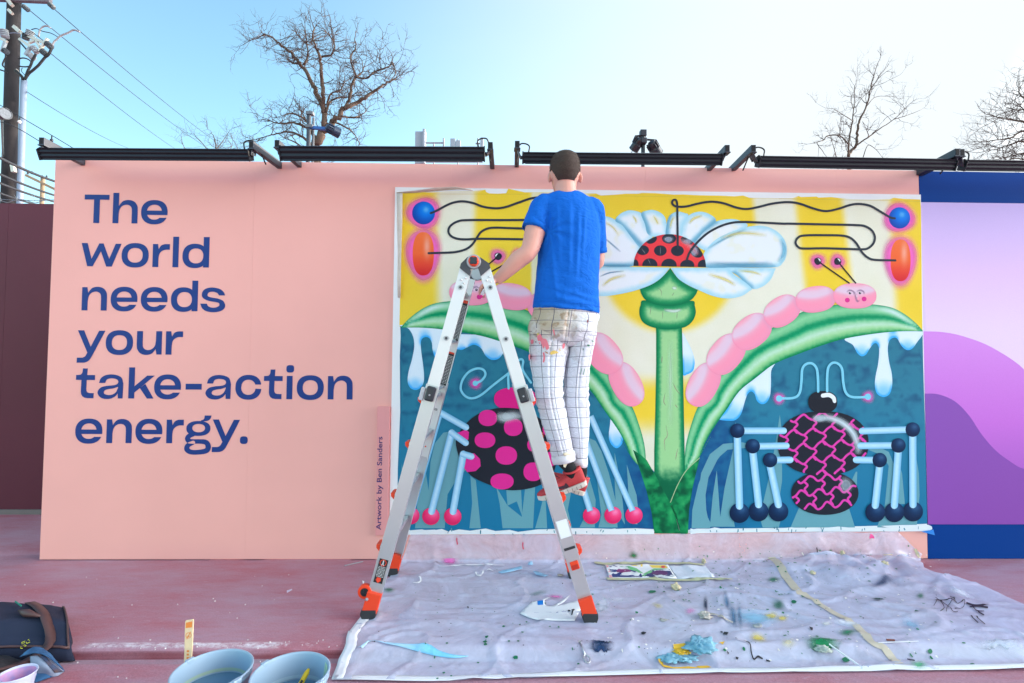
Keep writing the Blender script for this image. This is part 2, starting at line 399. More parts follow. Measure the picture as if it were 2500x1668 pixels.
wv = [tuple(onY(px, py, 0).xz) for px, py in ((2254, 809), (2300, 811), (2350, 821), (2420, 848), (2500, 903))]
w1 = cat_open(wv+[(3.35, 1.02), (3.7, .85), (4.1, .83), (4.6, 1.0), (5.2, 1.25), (6, 1.3), (7.5, 1.1)], 5)
w1[:, 0] = np.clip(w1[:, 0], X1+.004, XR)
def pur1(x, z): return ramp((z-z_lo)/1.15, [(0, (150, 84, 178)), (.55, (200, 112, 212)), (1, (214, 140, 226))])
wallquad('painted_wave', [(X1+.004, z_lo)]+[(XR, z_lo)]+[tuple(p) for p in w1[::-1]], -.0022, pur1, rw)
wv = [tuple(onY(px, py, 0).xz) for px, py in ((2255, 961), (2290, 963), (2330, 980), (2365, 1015), (2395, 1060), (2430, 1100), (2470, 1130), (2500, 1145))]
w2 = cat_open(wv+[(3.5, .5), (4.2, .55), (5, .8), (6, .75), (7.5, .5)], 5); w2[:, 0] = np.clip(w2[:, 0], X1+.004, XR)
def pur2(x, z): return ramp((z-z_lo)/.8, [(0, (140, 76, 168)), (1, (140, 84, 176))])
wallquad('painted_wave', [(X1+.004, z_lo)]+[(XR, z_lo)]+[tuple(p) for p in w2[::-1]], -.0032, pur2, rw)

# ================================================================= maroon wall further back on the left
MAROON = mat('maroon_paint', (98, 44, 60), .5, spec=.2, noise_amt=.12, noise_scale=1.2, bump=.06, bump_scale=60)
YB = 0.93
zb = onY(60, 497, YB).z
mw = empty('maroon_wall', (-5, YB, 0)); tag(mw, 'dark maroon wall set back at left below the barbed wire', 'wall')
xx = [-8.8, -7.58, -6.36, -5.14, -3.92, -2.70, -1.48, -.26]
for a, c in zip(xx[:-1], xx[1:]):
    child_of(MB().box(((a+c)/2, YB+.012, .03+(zb-.03)/2), (c-a-.0016, .02, zb-.03)).build('panel', MAROON), mw)
child_of(MB().box(((xx[0]+xx[-1])/2, YB+.03, .018), (xx[-1]-xx[0], .09, .036)).build('sill_plate', mat('grey_sill', (128, 118, 116), .8, noise_amt=.2)), mw)
# coiled barbed wire on top
bw = MB(); steel = mat('galvanised_wire', (150, 155, 158), .45, .8)
pts = [(-8.8+i*.012, YB+.03+.012*math.sin(i*.35), zb+.022+.012*math.cos(i*.35)+.006*math.sin(i*.05)) for i in range(540)]
bw.tube(pts, .0032, 5)
bw.tube([(-8.8+i*.05, YB+.035, zb+.045+.01*math.sin(i*.3)) for i in range(130)], .0028, 5)
for i in range(46):
    x = -8.7+i*.13; a = rng.uniform(0, 3)
    for s in (0, 1.5):
        d = Vector((math.cos(a+s)*.3, math.cos(a+s)*.4, abs(math.sin(a+s))+.4)).normalized()*.036
        c = Vector((x, YB+.035, zb+.045)); bw.tube([c-d*.5, c+d], [.0024, .0008], 4)
tag(bw.build('barbed_wire', steel), 'coil of grey barbed wire along the top of the maroon wall', 'barbed wire')

# ================================================================= lettering
GL = {}
O_OUT = ell((.575, .5), .575, .53, p=2.35, n=48); O_IN = ell((.575, .5), .32, .318, p=2.3, n=48)
def rect(x0, y0, x1, y1): return np.array([(x0, y0), (x1, y0), (x1, y1), (x0, y1)])
ARCH = np.vstack([cat_open([(.25, .76), (.42, .965), (.67, 1.02), (.9, .95), (1.035, .77), (1.06, .58)], 6), [(1.06, 0), (.81, 0)],
                  cat_open([(.81, .5), (.79, .68), (.70, .78), (.56, .81), (.40, .755), (.29, .62), (.25, .40)], 6), [(.2, .4), (.2, .76)]])
GL['T'] = [[rect(0, 1.02, 1.05, 1.235)], [rect(.4, 0, .65, 1.1)]]
GL['h'] = [[rect(0, 0, .25, 1.325)], [ARCH]]
GL['n'] = [[np.array([(0, 0), (.25, 0), (.25, .8), (.215, 1.0), (0, 1.0)])], [ARCH]]
GL['u'] = [[np.array([1.06, 1.0])-lp for lp in pt] for pt in GL['n']]
GL['r'] = [[np.array([(0, 0), (.25, 0), (.25, .76), (.215, 1.0), (0, 1.0)])], [np.vstack([cat_open([(.22, .70), (.33, .915), (.47, .99), (.6, 1.0), (.72, 1.0)]), cat_open([(.72, .755), (.52, .75), (.37, .68), (.285, .57), (.25, .40)]), [(.2, .4)]])]]
GL['l'] = [[rect(0, 0, .25, 1.325)]]
GL['o'] = [[O_OUT, O_IN]]
GL['d'] = [[rect(.89, 0, 1.14, 1.325)], [ell((.53, .5), .53, .53, p=2.3, n=48), ell((.575, .5), .315, .325, p=2.25, n=48)]]
def arc_e(w=1.13):
    c = np.array([w/2, .5]); to = np.linspace(0, 2*np.pi, 121)
    def se(rx, ry, t, p): ct, st = np.cos(t), np.sin(t); return np.stack([c[0]+rx*np.sign(ct)*np.abs(ct)**(2/p), c[1]+ry*np.sign(st)*np.abs(st)**(2/p)], 1)
    O = se(w/2, .53, to, 2.3); I = se(w/2-.245, .325, to, 2.2)
    tail = [p for p in O if p[1] < .26 and p[0] > c[0]]; 
    o_main = [p for p in O[:61] if p[1] > .38 and True]; 
    left = [p for p in O[60:91]]; 
    low = [p for p in O[90:121] if p[1] < .26]
    up = [p for p in O[0:61]]
    right_low = [p for p in O[100:121] if p[1] > .38]
    outer = low[::-1]+left[::-1]+up[::-1]+right_low[::-1]
    inn = [p for p in I[60:91] if p[1] < .38]+[p for p in I[90:121] if p[1] < .26]
    loop = np.array(outer+[np.array([outer[-1][0], .38])]+[np.array([inn[0][0], .38])]+inn+[np.array([inn[-1][0], .26])]+[np.array([low[-1][0]+.015, .26])])
    hole = np.array([np.array([I[0][0]-.01, .57])]+[p for p in I[:61] if p[1] > .57]+[np.array([I[60][0]+.01, .57])])
    return [[loop, hole]]
GL['e'] = arc_e()
def cglyph():
    w = 1.105; c = np.array([w/2, .5]); t = np.linspace(0, 2*np.pi, 121)
    def se(rx, ry, p): ct, st = np.cos(t), np.sin(t); return np.stack([c[0]+rx*np.sign(ct)*np.abs(ct)**(2/p), c[1]+ry*np.sign(st)*np.abs(st)**(2/p)], 1)
    O = se(w/2, .53, 2.25); I = se(.305, .322, 2.2)
    oo = [p for p in O[:61] if p[1] >= .62]+[p for p in O[61:91]]+[p for p in O[91:] if p[1] <= .445]
    ii = [p for p in I[:61] if p[1] >= .62]+[p for p in I[61:91]]+[p for p in I[91:] if p[1] <= .445]
    return [[np.array(oo+[np.array([ii[-1][0], .445])]+ii[::-1]+[np.array([ii[0][0], .62]), np.array([oo[0][0], .62])])]]
GL['c'] = cglyph()
GL['i'] = [[rect(0, 0, .25, 1.0)], [ell((.14, 1.30), .165, .16, p=3.0)]]
GL['.'] = [[ell((.165, .14), .165, .163, p=2.8)]]
GL['-'] = [[rect(0, .39, .68, .64)]]
def tr(pts, x0, base, xh): return np.array([((a-x0)/xh, (base-b)/xh) for a, b in pts])
GL['w'] = [[tr([(98, 657), (168, 657), (220, 845), (305, 660), (355, 660), (427, 845), (498, 662), (566, 662), (460, 937), (395, 937), (327, 755), (236, 935), (172, 935)], 98, 937, 277)]]
GL['a'] = [[cat_closed(tr([(283, 715), (300, 665), (345, 630), (410, 617), (480, 625), (535, 655), (557, 710)], 272, 890, 268), 1)]]
_ao = np.vstack([cat_open(tr([(283, 715), (300, 665), (345, 630), (410, 617), (480, 625), (535, 655), (557, 720)], 272, 890, 268)), tr([(553, 890), (500, 890), (497, 835)], 272, 890, 268),
                 cat_open(tr([(470, 868), (420, 893), (360, 897), (305, 880), (272, 838), (277, 797), (312, 763), (370, 748), (440, 741), (485, 728), (500, 702), (488, 678), (455, 665), (410, 662), (370, 676), (352, 715)], 272, 890, 268))])
_ah = cat_closed(tr([(497, 760), (450, 775), (390, 785), (350, 800), (340, 825), (355, 843), (395, 852), (440, 845), (475, 820), (490, 790)], 272, 890, 268), 5)
GL['a'] = [[_ao, _ah]]
GL['k'] = [[rect(0, 0, .25, 1.325)], [tr([(676, 756), (822, 628), (907, 628), (676, 828)], 615, 890, 268)], [tr([(742, 770), (803, 724), (901, 890), (826, 890)], 615, 890, 268)]]
GL['t'] = [[tr([(103, 548), (157, 548), (153, 623), (242, 623), (242, 680), (150, 680), (148, 780), (151, 803), (160, 819), (178, 828), (233, 830), (232, 888), (165, 887), (130, 881), (107, 866), (93, 842), (88, 810), (90, 680), (28, 680), (30, 623), (62, 623), (82, 618), (95, 603), (100, 585)], 28, 888, 268)]]
GL['s'] = [[np.vstack([tr([(1805, 1278), (1735, 1278)], 1515, 1470, 277), cat_open(tr([(1715, 1250), (1670, 1235), (1620, 1240), (1598, 1268), (1610, 1293), (1660, 1306), (1730, 1318), (1785, 1345), (1810, 1395), (1795, 1440), (1745, 1470), (1665, 1480), (1590, 1468), (1540, 1435), (1515, 1378)], 1515, 1470, 277)),
                       cat_open(tr([(1592, 1378), (1610, 1408), (1650, 1424), (1700, 1422), (1738, 1402), (1738, 1375), (1715, 1362), (1640, 1350), (1575, 1330), (1535, 1295), (1535, 1245), (1565, 1205), (1625, 1185), (1690, 1187), (1750, 1205), (1790, 1240), (1804, 1270)], 1515, 1470, 277))])]]
GL['y'] = [[tr([(50, 125), (120, 125), (200, 312), (290, 128), (360, 128), (222, 412), (205, 445), (188, 468), (168, 484), (140, 494), (105, 496), (48, 496), (50, 438), (110, 438), (132, 430), (146, 416), (165, 380)], 50, 397, 268)]]
_g = lambda p: tr(p, 1245, 1392, 268)
GL['g'] = [[ell(_g([(1399, 1223)])[0], 136/268, 85/268, p=2.3, n=48), ell(_g([(1402, 1219)])[0], 72/268, 47/268, p=2.2, n=40)],
           [_g([(1467, 1075), (1543, 1075), (1541, 1092), (1533, 1112), (1518, 1128), (1495, 1138), (1462, 1142), (1420, 1146), (1425, 1132), (1450, 1124), (1463, 1108)])],
           [ribbon(_g([(1345, 1290), (1300, 1307), (1281, 1335), (1292, 1362), (1330, 1371), (1420, 1371), (1487, 1380), (1516, 1425), (1497, 1474), (1410, 1492), (1320, 1490), (1277, 1458), (1288, 1415), (1345, 1384)]), [.17, .2, .22, .21, .19, .19, .21, .23, .22, .2, .2, .23, .2, .17], n=6)]]
k1 = (180, 460, 4.9); k2 = (180, 780, 4.6125); k3 = (560, 860, 5.875)
TXT = [  # line: (glyph, crop, px, py, glyph x, glyph y at that pixel)
 [('T', k1, 135, 100, 0, 1.13), ('h', k1, 465, 420, 0, 0), ('e', k1, 808, 290, 0, .48)],
 [('w', k1, 98, 657, 0, 1), ('o', k1, 575, 803, 0, .5), ('r', k1, 942, 942, 0, 0), ('l', k1, 1182, 944, 0, 0), ('d', k1, 1303, 805, 0, .5)],
 [('n', k1, 95, 1456, 0, 0), ('e', k1, 445, 1325, 0, .5), ('e', k1, 805, 1328, 0, .5), ('d', k1, 1165, 1330, 0, .5), ('s', k1, 1515, 1378, 0, .33)],
 [('y', k2, 50, 125, 0, 1), ('o', k2, 363, 262, 0, .5), ('u', k2, 712, 262, 0, .5), ('r', k2, 1035, 397, 0, 0)],
 [('t', k2, 28, 650, 0, .88), ('a', k2, 272, 835, 0, .2), ('k', k2, 615, 890, 0, 0), ('e', k2, 908, 762, 0, .5), ('-', k2, 1262, 752, 0, .515), ('a', k2, 1487, 845, 0, .2), ('c', k3, 88, 503, 0, .5), ('t', k3, 497, 375, 0, .88), ('i', k3, 818, 680, 0, 0), ('o', k3, 968, 512, 0, .5), ('n', k3, 1410, 686, 0, 0)],
 [('e', k2, 20, 1258, 0, .5), ('n', k2, 367, 1390, 0, 0), ('e', k2, 697, 1260, 0, .5), ('r', k2, 1042, 1394, 0, 0), ('g', k2, 1245, 1455, 0, -.23), ('y', k2, 1567, 1135, 0, 1), ('.', k3, 153, 1262, 0, .14)]]
XH = (onY(180+95/4.9, 460+1178/4.9).z-onY(180+95/4.9, 460+1456/4.9).z)
INK = mat('navy_lettering', (22, 56, 126), .5, spec=.25)
GM = {}
def glyph_mesh(ch):
    if ch not in GM:
        P, F = fill(GL[ch]); me = bpy.data.meshes.new('letter')
        n = len(P); V = [(p[0]*XH, 0, p[1]*XH) for p in P]
        me.from_pydata(V, [], [tuple(map(int, f)) for f in F]); me.update(); GM[ch] = me
    return GM[ch]
let = MB().box((-1.75, -.0002, 1.45), (.02, .0004, .02))
def line_base(row):
    return float(np.median([onY(k[0]+px/k[2], k[1]+py/k[2]).z-gy*XH for ch, k, px, py, gx, gy in row]))
first = None
for row in TXT:
    z = line_base(row)
    for ch, k, px, py, gx, gy in row:
        x = onY(k[0]+px/k[2], k[1]+py/k[2]).x-gx*XH
        o = obj('letter', glyph_mesh(ch), None, INK); o.location = (x, -.0016, z); child_of(o, wall)

# ================================================================= credit strip
xa, xb = onY(922, 1100).x, onY(952, 1100).x
zt, zbm = onY(935, 992).z, onY(925, 1304).z
cs = empty('credit_strip', ((xa+xb)/2, 0, zbm)); tag(cs, 'narrow upright pink strip with small dark artist credit text beside the mural', 'sign')
child_of(MB().box(((xa+xb)/2, -.012, (zt+zbm)/2), (xb-xa, .022, zt-zbm)).build('board', mat('strip_pink', (232, 154, 154), .5, noise_amt=.03), bevel=.001), cs)
def text_mesh(body, size):
    cu = bpy.data.curves.new('text', 'FONT'); cu.body = body; cu.size = size; cu.resolution_u = 3; cu.offset = size*.012
    o = bpy.data.objects.new('text', cu); COL.objects.link(o); dg = bpy.context.evaluated_depsgraph_get()
    me = bpy.data.meshes.new_from_object(o.evaluated_get(dg)); bpy.data.objects.remove(o); return me
tm = text_mesh('Artwork by Ben Sanders', .1)
co = np.array([v.co for v in tm.vertices]); co -= co.min(0); 
zA, zS = onY(926, 1291).z, onY(936, 1065).z
sx = (zS-zA)/co[:, 0].max(); hh = (onY(938, 1200).x-onY(922, 1200).x)/co[:, 1].max()
xL = onY(938, 1180).x
V = np.stack([xL-co[:, 1]*0-hh*co[:, 1].max()*1+0*co[:, 1]+(co[:, 1].max()-co[:, 1])*hh, np.full(len(co), -.0245), zA+co[:, 0]*sx], 1)
for v, p in zip(tm.vertices, V): v.co = p
child_of(obj('credit_text', tm, None, mat('credit_ink', (62, 40, 104), .5)), cs)
# ================================================================= mural
MUR = empty('mural', tuple(onY(1600, 1300, 0))); 
tag(MUR, 'colourful painted mural of flower, caterpillars, beetle and spider on white board', 'mural')
LAY = [0]
def wpts(P, y):
    """photograph pixels -> points on the painted board"""
    P = np.asarray(P, float); d = np.stack([np.array(CR)*((a-CX)/FPX)-np.array(CU)*((b-CY)/FPX)+np.array(CF) for a, b in P])
    t = -CAM.y/d[:, 1]; q = np.array(CAM)+d*t[:, None]; q[:, 1] = y; return q
def shape(name, loops, fn, parent=None, grid=None, alpha=False, mirror=False):
    """flat painted shape; loops in pixels; fn(x, y, d) -> rgb or (rgb, alpha)"""
    if not isinstance(loops, list): loops = [loops]
    loops = [np.asarray(l, float) for l in loops]
    P, F = fill([loops], grid)
    d = np.min([pdist(l, P) for l in loops], 0) if grid else np.zeros(len(P))
    c = fn(P[:, 0], P[:, 1], d) if callable(fn) else np.array(fn, float)
    al = None
    if alpha: c, al = c
    LAY[0] += 1; y = -.0062-.000018*LAY[0]
    V = wpts(P, y)
    if mirror: V[:, 0] = 2*XC-V[:, 0]
    o = obj(name, vcol_mesh(name, V, F, c, al), None, SPRAY if alpha else PAINT)
    p = parent or MUR
    child_of(o, MUR)
    if parent is not None:
        o.parent = parent; o.matrix_parent_inverse = Matrix.Identity(4)
        if parent.parent is not None: pass
    return o
def ns(x, y, s, seed=0.0, oct_=3):
    return np.array([mnoise.fractal(Vector((a/s, b/s, seed)), 1.0, 2.0, oct_) for a, b in zip(x, y)])
def soft(name, pts, width, rgb, a=1.0, parent=None, taper=True, mirror=False):
    """airbrushed stroke: opaque along its line, fading to both sides"""
    P = cat_open(pts, 6) if len(pts) > 2 else np.array([np.array(pts[0])*(1-t)+np.array(pts[1])*t for t in np.linspace(0, 1, 10)])
    T = np.gradient(P, axis=0); T /= np.linalg.norm(T, axis=1)[:, None]+1e-9; N = np.stack([-T[:, 1], T[:, 0]], 1)
    prof = [(-1, 0), (-.7, .15), (-.4, .55), (0, 1), (.4, .55), (.7, .15), (1, 0)]; n = len(P); k = len(prof)
    env = np.sin(np.linspace(.06, np.pi-.06, n))**.7 if taper else np.ones(n)
    Q = np.array([P[i]+N[i]*width*s for i in range(n) for s, _ in prof]); al = np.array([env[i]*v*a for i in range(n) for _, v in prof])
    F = [(i*k+j, i*k+j+1, (i+1)*k+j+1) for i in range(n-1) for j in range(k-1)]+[(i*k+j, (i+1)*k+j+1, (i+1)*k+j) for i in range(n-1) for j in range(k-1)]
    LAY[0] += 1; V = wpts(Q, -.0062-.000018*LAY[0])
    if mirror: V[:, 0] = 2*XC-V[:, 0]
    o = obj(name, vcol_mesh(name, V, F, rgb, al), None, SPRAY); child_of(o, MUR)
    if parent is not None: o.parent = parent; o.matrix_parent_inverse = Matrix.Identity(4)
    return o
def glow(name, c, rx, ry, rgb, a=1.0, core=.5, parent=None, mirror=False):
    n = 40; rs = [0, .35, core, core+(1-core)*.3, core+(1-core)*.55, core+(1-core)*.8, 1]; av = [1, 1, 1, .75, .38, .1, 0]
    Q = [np.array(c)]; al = [a]
    for r, v in zip(rs[1:], av[1:]):
        for t in np.linspace(0, 2*np.pi, n, endpoint=False):
            k = r*(1+.05*math.sin(3*t+c[0])) ; Q.append(np.array([c[0]+rx*k*np.cos(t), c[1]+ry*k*np.sin(t)])); al.append(a*v)
    F = [(0, 1+j, 1+(j+1) % n) for j in range(n)]
    for i in range(len(rs)-2):
        for j in range(n):
            a0 = 1+i*n+j; a1 = 1+i*n+(j+1) % n; F += [(a0, a0+n, a1+n), (a0, a1+n, a1)]
    LAY[0] += 1; V = wpts(Q, -.0062-.000018*LAY[0])
    if mirror: V[:, 0] = 2*XC-V[:, 0]
    o = obj(name, vcol_mesh(name, V, F, rgb, np.array(al)), None, SPRAY); child_of(o, MUR)
    if parent is not None: o.parent = parent; o.matrix_parent_inverse = Matrix.Identity(4)
    return o
MUR_INV = Matrix.Translation(-Vector(MUR.location))

XC = (onY(*cA((118, 1385))[0]).x+onY(*cC((1376, 1442))[0]).x)/2      # axis of the painting

# white backing board with torn paper edge
bt = [*cA((60, 70))[0:1], *cC((1357, 141)), *cF((1572, 1447)), *cD((147, 1468))]
V = wpts(bt, 0); bd = MB().add([tuple(v+np.array([0, -.0005, 0])) for v in V]+[tuple(v+np.array([0, -.006, 0])) for v in V], [(0, 1, 2, 3), (4, 5, 6, 7), (0, 1, 5, 4), (1, 2, 6, 5), (2, 3, 7, 6), (3, 0, 4, 7)])
child_of(bd.build('backing_board', mat('primer_white', (234, 236, 238), .6, bump=.06, bump_scale=50)), MUR)

# yellow and cream upper field
rr = np.random.RandomState(5)
def ragged(a, b, n, amp, seed):
    r = np.random.RandomState(seed); t = np.linspace(0, 1, n)[:, None]; P = np.array(a)*(1-t)+np.array(b)*t; o = r.uniform(-amp, amp, n); o = o*(r.rand(n) < .6); P[:, 1] += o; return [tuple(p) for p in P]
top = cA((130, 118), (420, 120), (640, 105), (800, 108), (920, 95), (930, 118), (960, 130), (1040, 133), (1120, 128), (1140, 85), (1220, 103), (1300, 120), (1400, 118)) + \
      cB((-20, 118), (120, 128), (215, 132), (260, 150), (390, 143), (500, 133), (620, 133), (650, 126), (780, 128), (960, 142), (1040, 140), (1200, 148), (1400, 152), (1540, 158), (1620, 150), (1680, 172), (1800, 175)) + \
      cC((0, 180), (130, 175), (190, 155), (210, 165), (360, 160), (380, 170), (500, 165), (560, 172), (700, 185), (900, 188), (1060, 185), (1100, 172), (1150, 178), (1200, 183), (1352, 188))
field = top + cC((1358, 260), (1372, 1445)) + cE((1000, 1250), (800, 1300), (560, 1250)) + cA((100, 1400), (112, 900), (128, 400))
def yellow(x, y, d):
    sl = (y-560)*.10            # the rays lean outwards
    u = x
    def stripe(a, b, la, lb, f=16):
        return sstep(a-f, a+f, u-(y-500)*la)*(1-sstep(b-f, b+f, u-(y-500)*lb))
    m = stripe(900, 1064, 0, .02)                                   # left edge
    m = np.maximum(m, stripe(1160, 1300, -.02, .02, 11))
    m = np.maximum(m, stripe(1434, 1838, -.1, .10, 10)*(1-sstep(640, 700, y)))
    m = np.maximum(m, stripe(1941, 2055, .12, .12, 11)*1.0)
    m = np.maximum(m, stripe(2172, 2400, .06, 0, 14))
    m = np.where((y > 470) & (y < 900) & (x < 1420) & (x > 1300), m*0+stripe(1300, 1420, 0, 0)*.2, m)
    r = np.hypot((x-1633)/1.02, y-652); disc = 1-sstep(145, 172, r); m = np.maximum(m, disc*(y > 560))
    low = sstep(905, 960, y)*(1-sstep(1010, 1075, y)); m = np.maximum(m, low*(x > 1480)*(x < 1760))
    m = np.where((y > 800) & ((x < 1480) | (x > 1770)), m*.9, m)
    c = mixc((232, 229, 208), (240, 206, 60), m)
    c = c+ns(x, y, 70, 3.1, 2)[:, None]*np.array([4, 4, 8]); 
    return c
FIELD = shape('painted_sky', np.array(field), yellow, grid=7)
# thin crease of the board joint
for a, b in ((cA((140, 135), (1330, 138)), cB((150, 150), (2150, 182))), ):
    shape('board_joint', ribbon([a[0], a[1]], .7, cap=False), (206, 180, 70)); shape('board_joint', ribbon([b[0], b[1]], .7, cap=False), (208, 182, 80))
jj = cC((0, 182), (1352, 205)); shape('board_joint', ribbon(jj, .7, cap=False), (196, 178, 96))

# teal ground areas
def teal(x, y, d):
    base = ramp((y-800)/480, [(0, (44, 118, 142)), (.35, (46, 124, 150)), (.6, (38, 124, 158)), (1, (28, 116, 156))])
    m = ns(x*.7, y*1.3, 21, 9.0, 5)+.5*ns(x, y, 60, 2.0, 2); k = sstep(-.1, .75, m)*(1-sstep(980, 1120, y))
    c = mixc(base, (28, 80, 118), k*.75)
    near = sstep(1560, 1480, np.abs(x-1655)+1480-150)      # darker blue mottling beside the stem
    k2 = (1-sstep(90, 190, np.abs(x-1660)))*sstep(900, 980, y); c = mixc(c, (20, 72, 128), k2*(.65+.5*ns(x, y, 18, 4.0, 3)))
    return c
leafR_up = cC((1376, 1442), (1310, 1370), (1200, 1282), (1080, 1222), (930, 1194), (730, 1180), (540, 1195), (380, 1225), (225, 1262), (60, 1355))+cF((330, 160), (170, 360), (90, 480))+cE((1060, 540), (992, 592), (942, 720), (908, 850), (897, 960), (895, 1050))
leafR_lo = cF((1541, 83), (1400, 82), (1240, 95), (1020, 130), (850, 180), (700, 235), (530, 305), (400, 400), (290, 490), (200, 620), (130, 720), (80, 800), (30, 910))+cE((1075, 800), (1035, 875), (985, 960), (930, 1015), (895, 1052))
LU = cat_open(leafR_up, 5); LL = cat_open(leafR_lo, 5)
tR = np.vstack([LL, cE((880, 1200), (900, 1440)), cF((0, 1428), (400, 1425), (800, 1420), (1250, 1408), (1572, 1395)), cF((1560, 800), (1545, 300))])
shape('painted_hollow', tR, teal, grid=9)
tL = np.array(cA((108, 1398), (112, 1500)) + cD((222, 200), (225, 600), (208, 1000), (205, 1415)) + cD((300, 1435), (380, 1428), (430, 1440), (520, 1425), (570, 1445), (640, 1428), (720, 1438), (830, 1422), (900, 1440), (1000, 1432), (1060, 1446), (1200, 1428), (1350, 1425)) + cE((60, 1425), (250, 1425), (420, 1430), (560, 1425), (690, 1432), (700, 1300), (690, 1040), (620, 960), (540, 870), (470, 750), (400, 650), (320, 550), (240, 470)) + [(1393, 905), (1330, 860), (1270, 830), (1200, 812), (1120, 800), (1040, 797)])
shape('painted_hollow', tL, teal, grid=9)

# pale grass tongues
GRS = (104, 160, 172)
def tongue(pts, c=GRS): return shape('painted_grass', np.array(pts), c)
def arch(outer, inner, c=GRS): return shape('painted_grass', np.vstack([cat_open(outer, 5), cat_open(inner, 5)[::-1]]), c)
for t in (cD((237, 960), (270, 1200), (300, 1400), (215, 1415)), cD((420, 1420), (425, 1160), (440, 950), (470, 820), (530, 745), (600, 732), (640, 760), (700, 1000), (640, 1050), (560, 1180), (540, 1420)), cD((380, 1100), (405, 1020), (430, 1180), (450, 1420), (330, 1420), (350, 1200)),
          cD((722, 1050), (760, 1080), (795, 1420), (715, 1420), (735, 1240)), cD((905, 1130), (985, 1260), (1085, 1340), (1110, 1130), (1180, 1130), (1165, 1420), (950, 1420), (930, 1250)), cD((975, 1140), (1080, 1145), (1090, 1340), (1050, 1230), (985, 1260)),
          cD((1250, 1150), (1265, 1420), (1180, 1420), (1215, 1300)), cE((60, 1420), (75, 1180), (95, 1010), (140, 1090), (100, 1300), (130, 1425)), cE((205, 1010), (250, 1090), (290, 1230), (285, 1420), (180, 1420), (250, 1280)),
          cE((245, 810), (290, 830), (330, 900), (380, 1050), (430, 1250), (440, 1420), (310, 1420), (330, 1330), (300, 1100), (270, 900), (245, 880)), cE((420, 910), (440, 1010), (470, 1200), (490, 1400), (430, 1300), (420, 1100)), cE((503, 990), (530, 1080), (570, 1200), (580, 1300), (575, 1400), (520, 1390), (515, 1200)),
          cE((945, 1425), (950, 1300), (990, 1130), (1040, 1000), (1120, 900), (1180, 880), (1120, 960), (1060, 1080), (1035, 1200), (1045, 1330), (1080, 1400), (1070, 1425)),
          cF((0, 1270), (30, 1050), (90, 920), (180, 850), (300, 838), (420, 860), (470, 890), (330, 878), (210, 890), (130, 960), (80, 1080), (60, 1200), (65, 1300), (85, 1400), (0, 1410)),
          cF((137, 1030), (160, 1350), (190, 1150), (250, 880), (275, 900), (300, 1250), (240, 1300), (260, 1415), (90, 1415), (110, 1200)), cF((265, 700), (285, 800), (250, 800)), cF((567, 650), (580, 760), (582, 1100), (560, 1250), (590, 1300), (560, 1420), (450, 1420), (430, 1350), (500, 1050), (545, 800)),
          cF((640, 1420), (700, 1280), (740, 1260), (780, 1290), (900, 1330), (1000, 1310), (1090, 1200), (1095, 1040), (1085, 1040), (1010, 1200), (1080, 1420)), cF((1170, 890), (1240, 870), (1310, 905), (1350, 1000), (1340, 1300), (1280, 1300), (1310, 1000), (1270, 930)),
          cF((1370, 960), (1400, 1050), (1420, 1260), (1360, 1260)), cF((1490, 900), (1515, 1050), (1520, 1200), (1500, 1420), (1230, 1420), (1260, 1330), (1450, 1330))):
    tongue(t)

# milky drips under the leaves
def drip(pts, tips, mirror=False, name='drip'):
    L = cat_closed(pts, 5)
    def f(x, y, d):
        b = np.zeros(len(x))
        for tx, ty, rr_ in tips: b = np.maximum(b, 1-sstep(.25, 1.1, np.hypot(x-tx, (y-ty)*.8)/rr_))
        e = 1-sstep(0, 7, d); k = np.clip(b*.55+e*.5*np.clip(b*2.2+.15, 0, 1)+b*e*.4, 0, 1)
        return mixc((222, 236, 247), (60, 172, 242), k)
    return shape(name, L, f, grid=3.2, mirror=mirror)
drip(cA((105, 1388), (500, 1396))+cD((560, 40), (940, 60), (1000, 110), (955, 180), (920, 222), (870, 228), (830, 200), (800, 150), (750, 122), (700, 140), (660, 158), (600, 150), (560, 160), (520, 230), (475, 215), (455, 160), (450, 110), (430, 75), (400, 68), (375, 90), (372, 150), (385, 250), (393, 330), (390, 390), (365, 430), (330, 442), (295, 425), (278, 380), (285, 310), (310, 220), (325, 130), (315, 60), (280, 5)),
     [cD((330, 425))[0]+(24,), cD((400, 75))[0]+(20,), cD((880, 225))[0]+(26,), cD((750, 130))[0]+(20,), cD((480, 215))[0]+(18,), cD((660, 158))[0]+(14,)])
drip(cE((395, 655), (400, 650), (440, 705), (470, 760), (478, 800), (470, 850), (440, 878), (410, 868), (385, 830), (381, 780), (388, 720)), [cE((440, 870))[0]+(34,)])
drip(cF((1541, 84), (1500, 160), (1470, 200), (1435, 210), (1400, 185), (1370, 135), (1345, 125), (1315, 145), (1303, 200), (1312, 290), (1330, 370), (1333, 450), (1315, 510), (1275, 530), (1232, 510), (1216, 460), (1220, 390), (1238, 300), (1245, 210), (1232, 170), (1210, 165), (1180, 200), (1155, 240), (1125, 252), (1095, 230), (1065, 175), (1015, 130), (1240, 94), (1400, 80)), [cF((1275, 520))[0]+(34,), cF((1125, 250))[0]+(26,), cF((1435, 208))[0]+(24,), cF((1220, 170))[0]+(14,), cF((1340, 128))[0]+(16,)])
drip(cF((530, 302), (508, 350), (506, 440), (500, 520), (475, 568), (440, 578), (410, 555), (395, 510), (370, 492), (345, 515), (325, 570), (305, 640), (275, 680), (235, 692), (150, 680), (200, 622), (290, 492), (400, 402)), [cF((440, 572))[0]+(28,), cF((240, 690))[0]+(40,), cF((370, 495))[0]+(16,)])
drip(cE((880, 95), (905, 130), (950, 220), (966, 290), (955, 350), (915, 376), (885, 370), (882, 200)), [cE((910, 370))[0]+(38,)])

